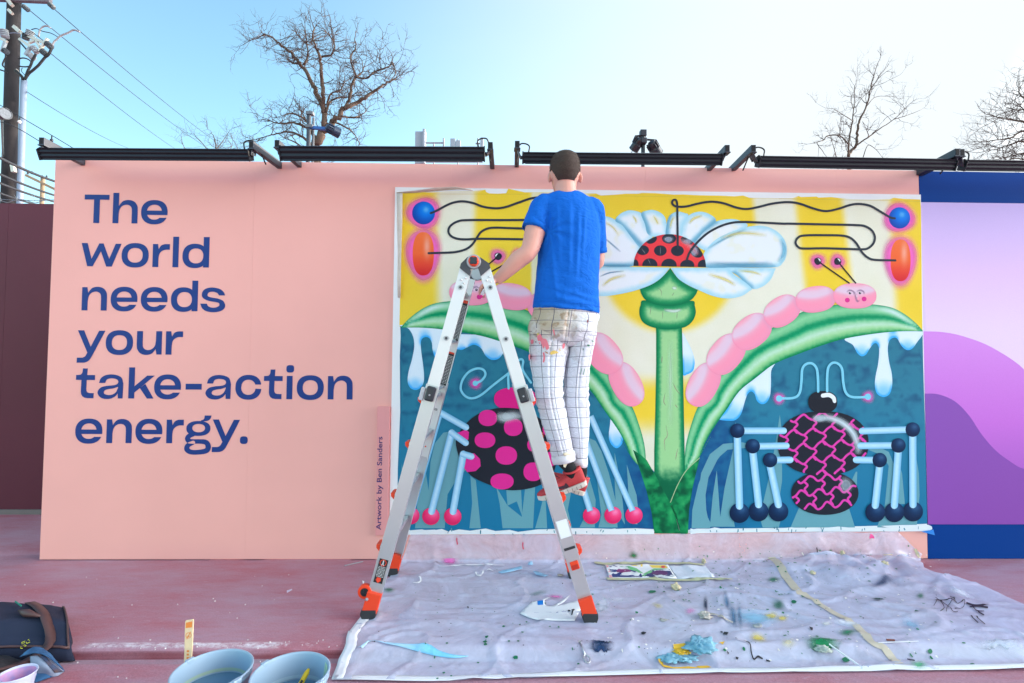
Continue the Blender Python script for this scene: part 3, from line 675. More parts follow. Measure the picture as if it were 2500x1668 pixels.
# broad leaves
def leafc(x, y, d):
    q = np.stack([x, y], 1); du = pdist(LU, q, False); dl = pdist(LL, q, False); t = du/(du+dl+1e-6)
    t = t+ns(x, y, 9, 1.0, 2)*.025
    c = ramp(t, [(0, (20, 140, 92)), (.05, (96, 182, 128)), (.18, (140, 208, 156)), (.30, (110, 192, 136)), (.40, (2, 142, 92)), (.47, (6, 150, 98)), (.56, (130, 202, 150)), (.68, (190, 226, 200)), (.80, (158, 212, 152)), (.90, (110, 190, 124)), (.965, (10, 140, 82)), (1, (8, 128, 76))])
    w = du+dl; c = np.where((w < 14)[:, None], mixc(c, (16, 140, 84), .6*np.ones(len(x))), c)
    hl = np.exp(-(((x-2180)/46)**2))*np.exp(-((du-9)/6)**2); c = mixc(c, (214, 234, 232), hl*.9)
    return c
leaf_loop = np.vstack([LU, LL[::-1]])
shape('leaf', leaf_loop, leafc, grid=4.2)
shape('leaf', leaf_loop, leafc, grid=4.2, mirror=True)

# stem, bulbs and base leaves
def green(edge=11, lo=(8, 118, 74), hi=(158, 210, 146)):
    def f(x, y, d):
        n = ns(x, y, 6, 2.0, 2)*2.2
        return mixc(mixc(lo, (30, 142, 88), sstep(1, edge*.6, d)), hi, sstep(edge*.45, edge*1.35, d+n))
    return f
stem = np.array(cB((785, 1400), (1035, 1400))+cE((881, 100), (886, 300), (892, 600), (898, 900), (900, 1060), (860, 1200), (800, 1262), (740, 1180), (690, 1060), (690, 900), (698, 600), (703, 300), (703, 100)))
def stemc(x, y, d):
    c = green(12)(x, y, d); return mixc(c, (6, 100, 66), sstep(1130, 1185, y+ns(x, y, 10, 5., 2)*10))
STEM = shape('stem', stem, stemc, grid=3.2)
soft('stem_shine', cE((803, 140), (800, 400), (802, 740)), 11, (206, 234, 208), .5, STEM)
for p in (cE((815, 430), (840, 480), (870, 515)), cE((765, 500), (755, 560), (770, 590)), cE((830, 580), (850, 605)), cE((770, 720), (780, 790), (760, 830), (765, 900)), cE((850, 880), (835, 960)), cE((745, 250), (740, 300))):
    soft('stem_vein', p, 1.6, (196, 150, 150), .7, STEM)
def baseleaf(x, y, d):
    m = ns(x, y, 22, 7., 3); c = mixc((14, 130, 76), (6, 84, 56), sstep(-.15, .4, m)); return mixc(c, (60, 176, 104), np.clip(-m*1.4-.05, 0, 1)*.8)
BL = shape('base_leaf', np.array(cE((545, 890), (600, 925), (640, 962), (690, 1050), (740, 1140), (800, 1250), (838, 1350), (858, 1435), (880, 1462), (690, 1460), (672, 1320), (640, 1180), (600, 1050))), baseleaf, grid=5)
shape('base_leaf', np.array(cE((1002, 943), (975, 1050), (952, 1150), (928, 1300), (920, 1462), (872, 1470), (845, 1370), (800, 1256), (815, 1200), (850, 1130), (900, 1040), (950, 985))), baseleaf, grid=5)
soft('leaf_edge', cE((800, 1250), (850, 1130), (910, 1030), (1000, 945)), 1.6, (200, 230, 180), .9, BL, taper=False)
soft('leaf_edge', cE((806, 1270), (840, 1350), (860, 1440)), 4, (8, 70, 50), .6, BL, taper=False)
bul2 = cat_closed(cB((672, 1150), (640, 1195), (627, 1250), (635, 1315), (670, 1368), (740, 1405), (830, 1425), (915, 1430), (1000, 1422), (1080, 1400), (1140, 1345), (1167, 1275), (1158, 1205), (1130, 1155), (900, 1190)), 5)
B2 = shape('bulb', bul2, green(17), grid=3.2)
soft('bulb_shine', cB((860, 1245), (960, 1255), (1030, 1240)), 6, (226, 242, 232), .9, B2)
bul1 = np.array([*cat_open(cB((923, 843), (870, 905), (780, 980), (632, 1042)), 6), *cat_open(cB((632, 1045), (650, 1100), (690, 1150), (780, 1192), (905, 1207), (1030, 1192), (1120, 1150), (1165, 1100), (1187, 1055)), 5), *cat_open(cB((1185, 1052), (1080, 1000), (985, 925), (923, 843)), 6)[:-1]])
B1 = shape('bulb', bul1, green(17), grid=3.2)
soft('bulb_shine', cB((940, 1030), (985, 1040)), 6, (226, 242, 232), .9, B1)
for p in (cB((800, 1030), (835, 1060), (840, 1110)), cB((960, 1075), (940, 1110)), cB((850, 1250), (850, 1330)), cB((740, 1210), (730, 1290)), cB((990, 1260), (985, 1330))): soft('bulb_vein', p, 1.4, (178, 140, 150), .6, B1)

# flower
PET = [0]
def petal(pts, base=None, smooth_=True, par=None):
    L = cat_closed(pts, 5) if smooth_ else np.array(pts, float)
    s = PET[0]; PET[0] += 1
    def f(x, y, d):
        k = 1-sstep(0, 17, d+ns(x, y, 14, s*2.3, 2)*3)
        c = mixc((231, 236, 240), (164, 214, 230), k*.95)
        yl = sstep(.12, .42, ns(x, y, 34, s*5.1+1, 2))*sstep(6, 16, d); c = mixc(c, (230, 226, 186), yl*.35)
        if base is not None: c = mixc(c, (96, 158, 186), (1-sstep(0, 13, pdist(np.array(base, float), np.stack([x, y], 1), False)))*.85)
        return c
    return shape('petal', L, f, par, grid=4.0)
FL = petal(cB((1140, 590), (1200, 500), (1340, 405), (1500, 375), (1600, 395), (1662, 440), (1560, 520), (1400, 620), (1270, 680)), cB((1140, 590), (1200, 500), (1350, 400)))
petal(cB((640, 640), (560, 530), (400, 385), (270, 345), (120, 360), (0, 400), (-120, 480), (-190, 600), (-190, 720), (-100, 810), (240, 822), (570, 822)), cB((570, 824), (0, 824)), par=FL)
petal(cB((560, 560), (470, 440), (398, 392), (440, 330), (520, 293), (600, 300), (655, 330), (700, 430), (760, 530), (650, 650)), cB((400, 390), (520, 500), (640, 620)), par=FL)
petal(cB((885, 540), (884, 400), (850, 330), (770, 290), (700, 295), (645, 325), (680, 420), (720, 530)), cB((645, 325), (685, 420), (715, 500)), par=FL)
petal(cB((1010, 540), (1045, 420), (1100, 340), (1200, 305), (1300, 330), (1358, 395), (1250, 490), (1130, 610), (1050, 580)), cB((1350, 400), (1250, 490), (1140, 600)), par=FL)
petal(cB((888, 540), (890, 420), (920, 340), (990, 305), (1060, 318), (1096, 340), (1050, 420), (1022, 540)), cB((888, 540), (890, 420), (915, 345)), par=FL)
petal(cB((1250, 836), (1230, 760), (1270, 660), (1400, 545), (1640, 455), (1820, 443), (1950, 500), (2025, 600), (2032, 720), (1995, 795), (1920, 836), (1600, 838)), cB((1260, 838), (1900, 838)), par=FL)
petal(cB((1440, 842), (1560, 910), (1695, 1037), (1800, 1022), (1880, 955), (1918, 870), (1915, 846), (1700, 842)), cB((1540, 900), (1690, 1030)), par=FL)
petal(np.vstack([cat_open(cB((925, 840), (1000, 945), (1100, 1010), (1190, 1052), (1330, 1110), (1470, 1133), (1600, 1112), (1680, 1062), (1702, 1040), (1640, 980), (1540, 910), (1470, 842)), 5)]), None, False, par=FL)
petal(np.vstack([cat_open(cB((920, 840), (850, 925), (760, 992), (640, 1042), (500, 1080), (330, 1108), (200, 1105), (60, 1060), (-60, 980), (-110, 900), (-100, 828), (200, 826)), 5)]), None, False, par=FL)
for p, w_, c_, a_ in ((cB((250, 825), (560, 822)), 6, (110, 170, 195), .7), (cB((1270, 800), (1600, 812), (1900, 800)), 10, (104, 164, 190), .65), (cB((1980, 560), (2010, 680), (1960, 790)), 11, (120, 190, 215), .7), (cB((300, 560), (370, 620), (450, 690)), 3.5, (90, 150, 180), .7), (cB((250, 925), (340, 890), (480, 872)), 3, (90, 150, 180), .8), (cB((1280, 660), (1450, 560), (1650, 470)), 5, (110, 180, 205), .6),
                      (cB((1400, 560), (1600, 510), (1850, 530)), 8, (230, 214, 130), .6), (cB((1100, 420), (1150, 370), (1230, 340)), 6, (230, 214, 120), .7), (cB((920, 470), (935, 400), (960, 350)), 5, (230, 214, 120), .6), (cB((760, 340), (790, 390), (810, 430)), 5, (230, 214, 120), .6), (cB((560, 340), (590, 380), (600, 420)), 5, (230, 214, 120), .6), (cB((1280, 900), (1440, 950), (1550, 1010)), 7, (230, 214, 120), .7), (cB((1570, 870), (1700, 880), (1800, 910)), 6, (230, 214, 130), .6), (cB((270, 1020), (360, 950), (500, 910)), 7, (230, 214, 130), .65), (cB((280, 400), (370, 450), (440, 540)), 6, (230, 214, 130), .5)):
    soft('petal_shade', p, w_, c_, a_, FL)
dome = np.array(cB(*[(918+346*math.cos(t), 829-309*math.sin(t)+6*math.cos(t)) for t in np.linspace(0, math.pi, 40)]))
def clip_dome(poly):
    out = [np.array(p, float) for p in poly]; c = dome.mean(0); n = len(dome)
    for i in range(n):
        a, b = dome[i], dome[(i+1) % n]; e = b-a; nn = np.array([-e[1], e[0]]);
        if nn@(c-a) < 0: nn = -nn
        src = out; out = []
        for j in range(len(src)):
            p, q = src[j], src[(j+1) % len(src)]; dp, dq = nn@(p-a), nn@(q-a)
            if dp >= 0: out.append(p)
            if dp*dq < 0: out.append(p+(q-p)*dp/(dp-dq))
        if not out: break
    return np.array(out)
DOME = shape('ladybird_dome', dome, lambda x, y, d: mixc((236, 66, 72), (196, 44, 60), (1-sstep(0, 9, d))*.8), grid=5)
for cx_, cy_, rx, ry, an in ((745, 573, 54, 36, -25), (912, 563, 68, 48, 0), (1080, 583, 62, 34, 22), (660, 673, 60, 47, 0), (828, 677, 61, 51, 0), (991, 679, 62, 51, 0), (1172, 690, 66, 50, 35), (585, 810, 36, 50, 0), (728, 815, 73, 65, 0), (911, 818, 74, 64, 0), (1085, 818, 68, 54, 0), (1245, 815, 60, 52, 0)):
    pl = clip_dome(cB(*[tuple(p) for p in ell((cx_, cy_), rx, ry, an, 28)]))
    if len(pl) > 3: shape('dome_spot', pl, (44, 50, 62), DOME)
glow('dome_shine', cB((905, 570))[0], 14, 9, (196, 206, 224), .8, .2, DOME); glow('dome_shine', cB((1085, 590))[0], 15, 8, (196, 206, 224), .7, .2, DOME); glow('dome_shine', cB((1150, 680))[0], 12, 16, (190, 204, 226), .8, .2, DOME); soft('dome_shine', cB((1000, 560), (1120, 640), (1190, 720)), 9, (250, 170, 180), .5, DOME)
for p in (cB((640, 650), (670, 685), (690, 715)), cB((828, 630), (828, 725)), cB((700, 745), (722, 780), (733, 810))): soft('chalk_line', p, .9, (170, 172, 178), .8, DOME)

# caterpillars (right one traced, left one mirrored as on the wall)
segs = [((1716, 939), 57, 36, -62), ((1771.5, 865), 55, 39, -50), ((1834, 810), 52, 38, -38), ((1907.6, 760), 47, 35, -33), ((1989.3, 731.3), 49, 32, -8), ((2085, 723), 52.5, 31, 0)]
for mirror in (False, True):
    par = None
    for i, (c, rx, ry, an) in enumerate(segs):
        a = R(an)
        def f(x, y, d, c=c, a=a, rx=rx, ry=ry, i=i):
            u = ((x-c[0])*math.cos(a)+(y-c[1])*math.sin(a))/rx; v = (-(x-c[0])*math.sin(a)+(y-c[1])*math.cos(a))/ry
            t = v+.35*u*u-.1
            col = ramp(t, [(-.95, (244, 170, 188)), (-.7, (232, 196, 214)), (-.3, (228, 200, 218)), (-.02, (246, 160, 184)), (.25, (250, 152, 178)), (.7, (247, 152, 180)), (1, (240, 140, 170))])
            col = mixc(col, (218, 160, 190), sstep(.55, .98, u)*.6*(i < 5)); return mixc(col, (240, 136, 166), (1-sstep(0, 3, d))*.6)
        sh_ = glow('segment_shadow', (c[0]+3*math.sin(a)*-1*0, c[1]+0), 1, 1, (0, 90, 60), 0, .9) if False else None
        o = shape('caterpillar' if par is None else 'segment', ell(c, rx, ry, an, 44, 2.3), f, par, grid=4.0, mirror=mirror)
        if par is None: par = o
    hx, hy = 2085, 723
    for ex, ey in (cC((678, 1083))[0], cC((773, 1082))[0]):
        soft('brow_shade', [(ex-8, ey-3), (ex, ey-7), (ex+9, ey-3), (ex+10, ey+4)], 3.4, (168, 140, 168), .8, par, mirror=mirror)
        shape('eye', ell((ex, ey), 3.0, 3.0, n=14), (40, 36, 46), par, mirror=mirror); shape('eye_glint', ell((ex+.8, ey-.8), .9, .9, n=8), (240, 240, 245), par, mirror=mirror)
    soft('nose', cC((722, 1070), (735, 1130), (750, 1160), (768, 1150)), 4.0, (170, 136, 168), .8, par, mirror=mirror); soft('nose_shine', cC((735, 1090), (750, 1135)), 2.6, (240, 220, 232), .9, par, mirror=mirror)
    for p in (cC((653, 1150))[0], cC((813, 1139))[0]): shape('cheek', ell(p, 6, 5.8, n=18), (222, 52, 140), par, mirror=mirror)
    for b, kx in ((cC((371, 778))[0], cC((675, 990))[0]), (cC((560, 780))[0], cC((735, 990))[0])):
        if mirror: b = (b[0]-22, b[1]-4)
        glow('eye_glow', b, 26, 26, (240, 110, 180), .95, .3, par, mirror=mirror)
        shape('feeler', ribbon([b, kx], 3.4, cap=False), (38, 36, 40), par, mirror=mirror); shape('feeler_ball', ell(b, 8.5, 8.9, n=24), (42, 46, 56), par, mirror=mirror)
        shape('ball_shine', np.array([(b[0]-.5, b[1]-7.2), (b[0]+4, b[1]-6), (b[0]+7, b[1]-1.5), (b[0]+5.5, b[1]+1.2), (b[0]+2.5, b[1]-3.5)]), (240, 240, 244), par, mirror=mirror)

# four glowing pods in the corners and their trailing lines
for bl, od, lf in ((cA((332, 318)), (cA((329, 708))[0]), True), (cC((1150, 365)), cC((1160, 770))[0], False)):
    b = bl[0]; rB = 28 if lf else 26; orx, ory = (26, 53) if lf else (24.5, 51)
    glow('pod_glow', b, rB*1.85, rB*1.72, (244, 104, 190), .97, .55); glow('pod_glow', od, orx*2.0, ory*1.46, (244, 108, 190), .97, .58)
    shape('pod', ell(b, rB, rB*1.0, n=40), lambda x, y, d, b=b: mixc(ramp(np.hypot(x-b[0]-6, y-b[1]+8)/34, [(0, (40, 150, 232)), (.4, (8, 118, 222)), (.8, (14, 84, 182)), (1.2, (20, 56, 142))]), (150, 200, 240), (1-sstep(0, .5, np.hypot(x-b[0]-6, y-b[1]+8)/20))*.55), grid=3.6)
    shape('pod', ell(od, orx, ory, n=44, p=2.35), lambda x, y, d, o=od, ry=ory: mixc(ramp((y-o[1])/ry, [(-1, (244, 116, 62)), (0, (242, 104, 54)), (.5, (232, 72, 52)), (1, (212, 40, 50))]), (246, 176, 160), np.exp(-((x-o[0]-9)/7)**2)*np.exp(-((y-o[1]+18)/24)**2)*.8), grid=3.6)
BLK = (52, 58, 68)
def line(pts, wd=5.4, c=BLK, name='painted_line'):
    """long stroke that may cross itself: union of short overlapping ribbons"""
    P = cat_open(pts, 6); parts = []
    for i in range(0, len(P)-1, 7): parts.append([ribbon(P[i:i+9], wd, smooth=False)])
    Q, F = fill(parts); LAY[0] += 1
    o = obj(name, vcol_mesh(name, wpts(Q, -.0062-.000018*LAY[0]), F, c), None, PAINT); child_of(o, MUR); return o
line(cA((400, 320), (450, 300), (580, 232), (690, 207), (800, 222), (900, 258), (1020, 273), (1120, 260), (1250, 215), (1400, 172))+cB((-30, 150), (60, 180)))
line(cA((380, 702), (520, 698), (640, 690), (740, 662), (800, 615), (840, 555), (880, 500), (940, 468), (1010, 458), (1150, 462), (1340, 468)))
line(cA((1360, 384), (1100, 386), (760, 386), (660, 398), (590, 440), (568, 490), (590, 535), (650, 563), (740, 570), (900, 564), (1340, 570)))
line(cB((994, 655), (992, 500), (990, 350), (988, 235), (975, 195), (950, 197), (940, 222), (960, 248), (1000, 258), (1080, 255), (1190, 228), (1310, 210), (1430, 225), (1550, 265), (1650, 280), (1760, 262), (1900, 228))+cC((90, 214), (200, 230), (330, 275), (445, 300), (560, 280), (680, 242), (770, 232), (870, 250), (960, 300), (1060, 360), (1105, 370)))
line(cB((1082, 760), (1110, 690), (1180, 600), (1280, 510), (1400, 445), (1510, 412), (1620, 404), (1800, 410), (2000, 420))+cC((100, 420), (400, 426), (740, 434), (830, 448), (890, 490), (915, 550), (900, 610), (850, 655), (790, 665), (620, 660), (430, 655), (230, 657), (180, 640), (158, 600), (180, 555), (240, 533), (430, 530), (600, 534), (680, 555), (740, 610), (790, 690), (850, 745), (920, 766), (1110, 771)))

# left beetle
BUG = (36, 40, 50)
body = cat_closed(cD((620, 830), (635, 760), (690, 680), (780, 610), (900, 572), (1020, 570), (1120, 590), (1220, 650), (1300, 740), (1340, 850), (1330, 960), (1290, 1060), (1200, 1120), (1080, 1148), (960, 1146), (850, 1110), (730, 1050), (660, 960)), 6)
shape('beetle_head', ell(cD((1040, 505))[0], 52, 28, 0, 40, 2.4), (222, 34, 132))
BE = shape('beetle', body, BUG)
tag(BE)
for c, rx, ry in (((845, 640), 66, 57), ((1025, 705), 66, 62), ((825, 797), 73, 55), ((976, 905), 76, 65), ((1165, 1020), 68, 66), ((946, 1088), 82, 56), ((1170, 830), 46, 48), ((1280, 720), 48, 50), ((1290, 930), 40, 52)): shape('spot', ell(cD(c)[0], rx/2.904, ry/2.904, 0, 32, 2.2), (226, 46, 146), BE)
shape('spot', np.array(cD((630, 745), (690, 722), (712, 740), (708, 790), (680, 815), (640, 800), (625, 790))), (226, 46, 146), BE); shape('spot', np.array(cD((690, 890), (750, 890), (790, 930), (795, 980), (760, 1015), (700, 1022), (672, 985), (640, 920))), (226, 46, 146), BE)
soft('beetle_shine', cD((905, 620), (960, 640), (1020, 625), (1090, 630)), 16, (214, 226, 232), .85, BE); glow('beetle_shine', cD((985, 630))[0], 26, 13, (216, 228, 234), .7, .3, BE)
LEG = [(130, 190, 224), (196, 228, 246), (136, 194, 226)]
def tubeleg(p, q, wd, par, name='leg', end=True):
    """painted cylinder with soft shading across"""
    p = np.array(p); q = np.array(q); u = (q-p)/np.linalg.norm(q-p); nn = np.array([-u[1], u[0]])
    L = ribbon([p, q], wd, cap=end)
    def f(x, y, d):
        t = ((np.stack([x, y], 1)-p)@nn)/(wd/2); return ramp(t, [(-1, (110, 176, 216)), (-.55, (150, 206, 236)), (.05, (200, 230, 248)), (.5, (164, 212, 240)), (1, (112, 178, 218))])
    return shape(name, L, f, par, grid=wd/4.2)
def ball(c, r, lo, mid, hi, par, name='foot'):
    return shape(name, ell(c, r, r, n=32), lambda x, y, d: ramp(np.hypot(x-c[0]-.25*r, y-c[1]+.38*r)/r, [(0, hi), (.55, mid), (1.15, lo), (1.5, lo)]), par, grid=r/4)
for f_, k, b in (((345, 1330), (505, 600), (690, 705)), ((443, 1335), (590, 745), (688, 815)), ((597, 1336), (672, 895), (728, 912))):
    F0, K0, B0 = cD(f_)[0], cD(k)[0], cD(b)[0]
    if f_[0] == 345: F0 = cD((300, 1330))[0]
    ball(F0, 21.3, (226, 40, 100), (250, 66, 126), (255, 150, 196), BE)
    tubeleg(K0, (F0[0]+(K0[0]-F0[0])*.03, F0[1]-12), 17, BE); tubeleg(K0, B0, 16, BE)
for f_, k in ((cE((262, 1338))[0], cE((95, 800))[0]), (cE((408, 1336))[0], cE((190, 740))[0]), (cE((551, 1336))[0], cE((255, 660))[0])):
    ball(f_, 21, (226, 40, 100), (250, 66, 126), (255, 150, 196), BE); tubeleg(k, (f_[0]-3, f_[1]-11), 15, BE, end=False)
CYAN = (124, 204, 228)
glow('antenna_glow', cD((757, 395))[0], 20, 19, (224, 96, 186), .95, .25, BE)
shape('antenna', ribbon(cD((757, 395), (800, 375), (828, 335), (815, 300), (770, 290), (710, 315), (665, 375), (655, 440), (690, 488), (740, 500), (800, 475), (880, 410), (990, 325)), 5.6), CYAN, BE)
shape('antenna_tip', ell(cD((757, 395))[0], 6.6, 6.4, n=20), CYAN, BE)
shape('antenna', ribbon(cD((992, 430), (992, 330), (1030, 260), (1075, 225), (1095, 240), (1092, 300), (1150, 390)), 5.6), CYAN, BE)

# right spider
SB = shape('spider', ell(cF((872, 1185))[0], 82, 53, 0, 40, 2.1), (34, 38, 50))
TH = shape('thorax', ell(cF((860, 845))[0], 111, 78, 0, 48, 2.25), (34, 38, 50), SB)
PK = (224, 66, 168)
thR = ell(cF((860, 845))[0], 108.5, 75.5, 0, 60, 2.25); sbR = ell(cF((872, 1185))[0], 79.5, 50.5, 0, 48, 2.1)
def web(reg, c, x0, x1, y0, y1, dx, dy, ph):
    """honeycomb of wavy strokes kept inside the body"""
    rows = int((y1-y0)/dy)+1
    for r_ in range(rows):
        y = y0+r_*dy; pts = []
        for i in range(int((x1-x0)/(dx/4))+1):
            x = x0+i*dx/4+(dx/2 if r_ % 2 else 0)-10; pts.append((x, y+dy*.23*math.sin(i*math.pi/2+ph)+rr.uniform(-1, 1)-.10*(x-c[0])))
        put(reg, pts)
        if r_ < rows-1:
            for i in range(int((x1-x0)/dx)+2):
                x = x0+i*dx+(dx/2 if r_ % 2 else 0)-10+dx*.25; yy = y-.10*(x-c[0]); put(reg, [(x, yy+dy*.2), (x+dx*.16, yy+dy*.42), (x-dx*.08+3, yy+dy*.7), (x+dx*.1+1, yy+dy*.98)])
def put(reg, pts):
    P = cat_open(pts, 4); ok = inside(reg, P); run = []
    for p, k in zip(P, ok):
        if k: run.append(p)
        else:
            if len(run) > 3: shape('web_line', ribbon(run, 5.2, smooth=False), PK, SB)
            run = []
    if len(run) > 3: shape('web_line', ribbon(run, 5.2, smooth=False), PK, SB)
web(thR, cF((860, 845))[0], 1890, 2130, 1015, 1160, 46, 35, .3)
web(sbR, cF((872, 1185))[0], 1920, 2100, 1165, 1255, 42, 34, 1.2)
soft('thorax_shine', cF((790, 680), (880, 670), (980, 700), (1060, 770), (1095, 860), (1100, 920)), 13, (214, 230, 238), .92, SB); glow('thorax_shine', cF((840, 675))[0], 24, 11, (214, 230, 238), .6, .3, SB); glow('abdomen_shine', cF((1015, 1130))[0], 20, 24, (206, 218, 228), .6, .12, SB)
HD = shape('head', ell(cF((857, 564))[0], 35.5, 27, 0, 40, 2.3), (32, 36, 46), SB)
shape('head_shine', ribbon(cF((858, 520), (900, 516), (930, 535), (938, 560)), [10, 10.5, 10, 8]), (232, 236, 240), SB)
for c in (cF((560, 540))[0], cF((1165, 528))[0]): glow('antenna_glow', c, 19, 19, (226, 112, 196), .95, .25, SB); shape('antenna_tip', ell(c, 7.6, 7.6, n=20), CYAN, SB)
shape('antenna', ribbon(cF((826, 492), (824, 400), (815, 335), (785, 302), (745, 305), (718, 340), (712, 420), (700, 500), (660, 535), (560, 540)), 6), CYAN, SB)
shape('antenna', ribbon(cF((887, 490), (887, 400), (895, 330), (925, 297), (965, 305), (990, 345), (997, 430), (1015, 500), (1060, 530), (1165, 530)), 6), CYAN, SB)
DK = ((10, 34, 66), (18, 52, 92), (56, 96, 138))
for k, ft, bx in (((275, 760), (290, 1320), (590, 760)), ((380, 865), (420, 1310), (608, 862)), ((498, 960), (555, 1310), (635, 958)), ((1470, 752), (1472, 1310), (1125, 762)), ((1372, 860), (1345, 1315), (1115, 862)), ((1245, 960), (1215, 1315), (1085, 958))):
    K0, F0, B0 = cF(k)[0], cF(ft)[0], cF(bx)[0]
    ball(F0, 24.3, *DK, SB); tubeleg((K0[0], K0[1]+12), (F0[0], F0[1]-17), 18, SB); s_ = 1 if bx[0] > k[0] else -1
    tubeleg((K0[0]+s_*12, K0[1]), B0, 16.5, SB); ball(K0, 17.8, *DK, SB, 'knee')
# torn white strip and brush flicks along the lower edge
wl = cD((280, 1438))[0:1]+cD((330, 1448), (380, 1432), (470, 1428), (520, 1440), (560, 1452), (580, 1432), (650, 1444), (720, 1450), (830, 1432), (900, 1455), (960, 1440), (1080, 1458), (1180, 1436), (1330, 1440))+cE((60, 1436), (140, 1428), (250, 1448), (330, 1436), (420, 1425), (480, 1440), (560, 1425), (640, 1432), (688, 1440))
strip = wl+cE((688, 1464), (250, 1466), (0, 1462))+cD((1000, 1462), (280, 1462))
shape('torn_strip', np.array(strip), (232, 236, 240))
wr = cE((935, 1425), (1000, 1440), (1120, 1420))+cF((60, 1432), (120, 1418), (200, 1432), (330, 1425), (480, 1432), (640, 1418), (800, 1428), (960, 1412), (1090, 1424), (1200, 1415), (1320, 1425), (1250, 1408), (1380, 1402), (1575, 1400), (1600, 1412), (1603, 1430), (1580, 1443), (1300, 1446), (900, 1444), (500, 1450), (0, 1458))+cE((935, 1466))
shape('torn_strip', np.array(wr), (226, 232, 238))
for s in range(46):
    px = rr.uniform(1010, 2240); py = rr.uniform(1288, 1306) if px < 1700 else rr.uniform(1284, 1294)
    if 1590 < px < 1690: continue
    l = rr.uniform(2, 7); shape('brush_fleck', ribbon([(px, py), (px+rr.uniform(-2, 2), py+l)], rr.uniform(1, 3)), (52, 122, 140) if s % 3 else (90, 150, 160))
# blue tape corner and curling masking tape
child_of(MB().add([tuple(p) for p in wpts(cF((1520, 1444), (1602, 1430), (1612, 1468)), -.02)]+[tuple(p) for p in wpts(cF((1520, 1444), (1602, 1430), (1612, 1468)), -.0205)], [(0, 1, 2), (3, 5, 4), (0, 1, 4, 3), (1, 2, 5, 4), (2, 0, 3, 5)]).build('blue_tape', mat('blue_tape', (16, 130, 220), .5)), MUR)
MASK = mat('masking_tape', (222, 208, 196), .7, noise_amt=.12, noise_scale=30)
def curl(px_pts, ys, name):
    V = []
    n = len(px_pts)//2
    for (a, b), y in zip(px_pts, ys): V.append(tuple(onY(a, b, y)))
    me = bpy.data.meshes.new(name); me.from_pydata(V, [], [(2*i, 2*i+1, 2*i+3, 2*i+2) for i in range(n-1)]); me.update()
    o = obj(name, me, None, MASK, True); so_ = o.modifiers.new('solid', 'SOLIDIFY'); so_.thickness = .0012; child_of(o, MUR)
q = cA((70, 118), (72, 128), (250, 100), (260, 122), (450, 72), (470, 105), (640, 64), (650, 90), (720, 78), (730, 92), (795, 92), (800, 104)); curl(q, [-.015, -.012, -.05, -.02, -.06, -.02, -.045, -.02, -.03, -.02, -.02, -.018], 'peeling_tape')
q = cA((75, 125), (125, 130), (78, 400), (122, 400), (85, 700), (116, 700), (80, 950), (112, 950), (84, 1125), (108, 1125)); curl(q, [-.018, -.03, -.018, -.045, -.018, -.04, -.018, -.035, -.018, -.03], 'peeling_tape')
# ================================================================= ladder
ALU = mat('brushed_aluminium', (206, 209, 212), .36, .75, noise_amt=.06, noise_scale=3, bump=.03, bump_scale=200)
RAILW = mat('pale_rail', (228, 229, 228), .38, .25, noise_amt=.05, noise_scale=4)
ORG = mat('orange_plastic', (236, 66, 26), .42); RUB = mat('black_rubber', (44, 46, 50), .7); DKG = mat('dark_plastic', (40, 44, 52), .35); GRY = mat('hinge_grey', (176, 178, 182), .4, .6); JNT = mat('joint_grey', (70, 72, 78), .45)
LAD = empty('stepladder', (-.1, -.48, 0)); tag(LAD, 'silver aluminium stepladder with orange feet standing on the plastic sheet', 'ladder')
yN, yFar = -.655, -.305
NL_T, NL_B = onY(1138, 653, yN), onY(907, 1478, -.705)
NR_T, NR_B = onY(1182, 653, yN), onY(1437, 1492, -.745)
FL_T = Vector((NL_T.x, yFar, NL_T.z)); FL_B = Vector((NL_B.x+.005, -.225, NL_B.z))
FR_T = Vector((NR_T.x, yFar, NR_T.z)); FR_B = Vector((NR_B.x-.005, -.265, NR_B.z))
def lerp(a, b, t): return a+(b-a)*t
def rail(T, B, t0, t1, w_, dep, front, m, name, off=0.0):
    """C-channel between parameters t0..t1 of the line T-B; web on the camera side if front"""
    p0, p1 = lerp(T, B, t0), lerp(T, B, t1); a = (p1-p0).normalized(); n = Vector((0, 1, 0)); n = (n-a*n.dot(a)).normalized(); u = n.cross(a).normalized()
    s = 1 if front else -1; th = .0035; h = w_/2
    prof = [(-h, 0), (h, 0), (h, dep), (h-th, dep), (h-th, th), (-h+th, th), (-h+th, dep), (-h, dep)]
    o = s*off
    mb = MB().prism(prof, lambda x, y, t: tuple((p0 if t == 0 else p1)+u*x+n*(s*y-o)), 0, 1)
    ob = mb.build(name, m, bevel=.001); child_of(ob, LAD); return u, n, a
axes = {}
for key, T, B, fr in (('NL', NL_T, NL_B, True), ('NR', NR_T, NR_B, True), ('FL', FL_T, FL_B, False), ('FR', FR_T, FR_B, False)):
    axes[key] = rail(T, B, .0, .62, .058, .026, fr, RAILW, 'inner_rail')
    rail(T, B, .36, .967, .066, .030, fr, ALU, 'outer_rail', off=.006)
def onrail(T, B, key, t, du=0., dn=0.):
    u, n, a = axes[key]; return lerp(T, B, t)+u*du+n*dn
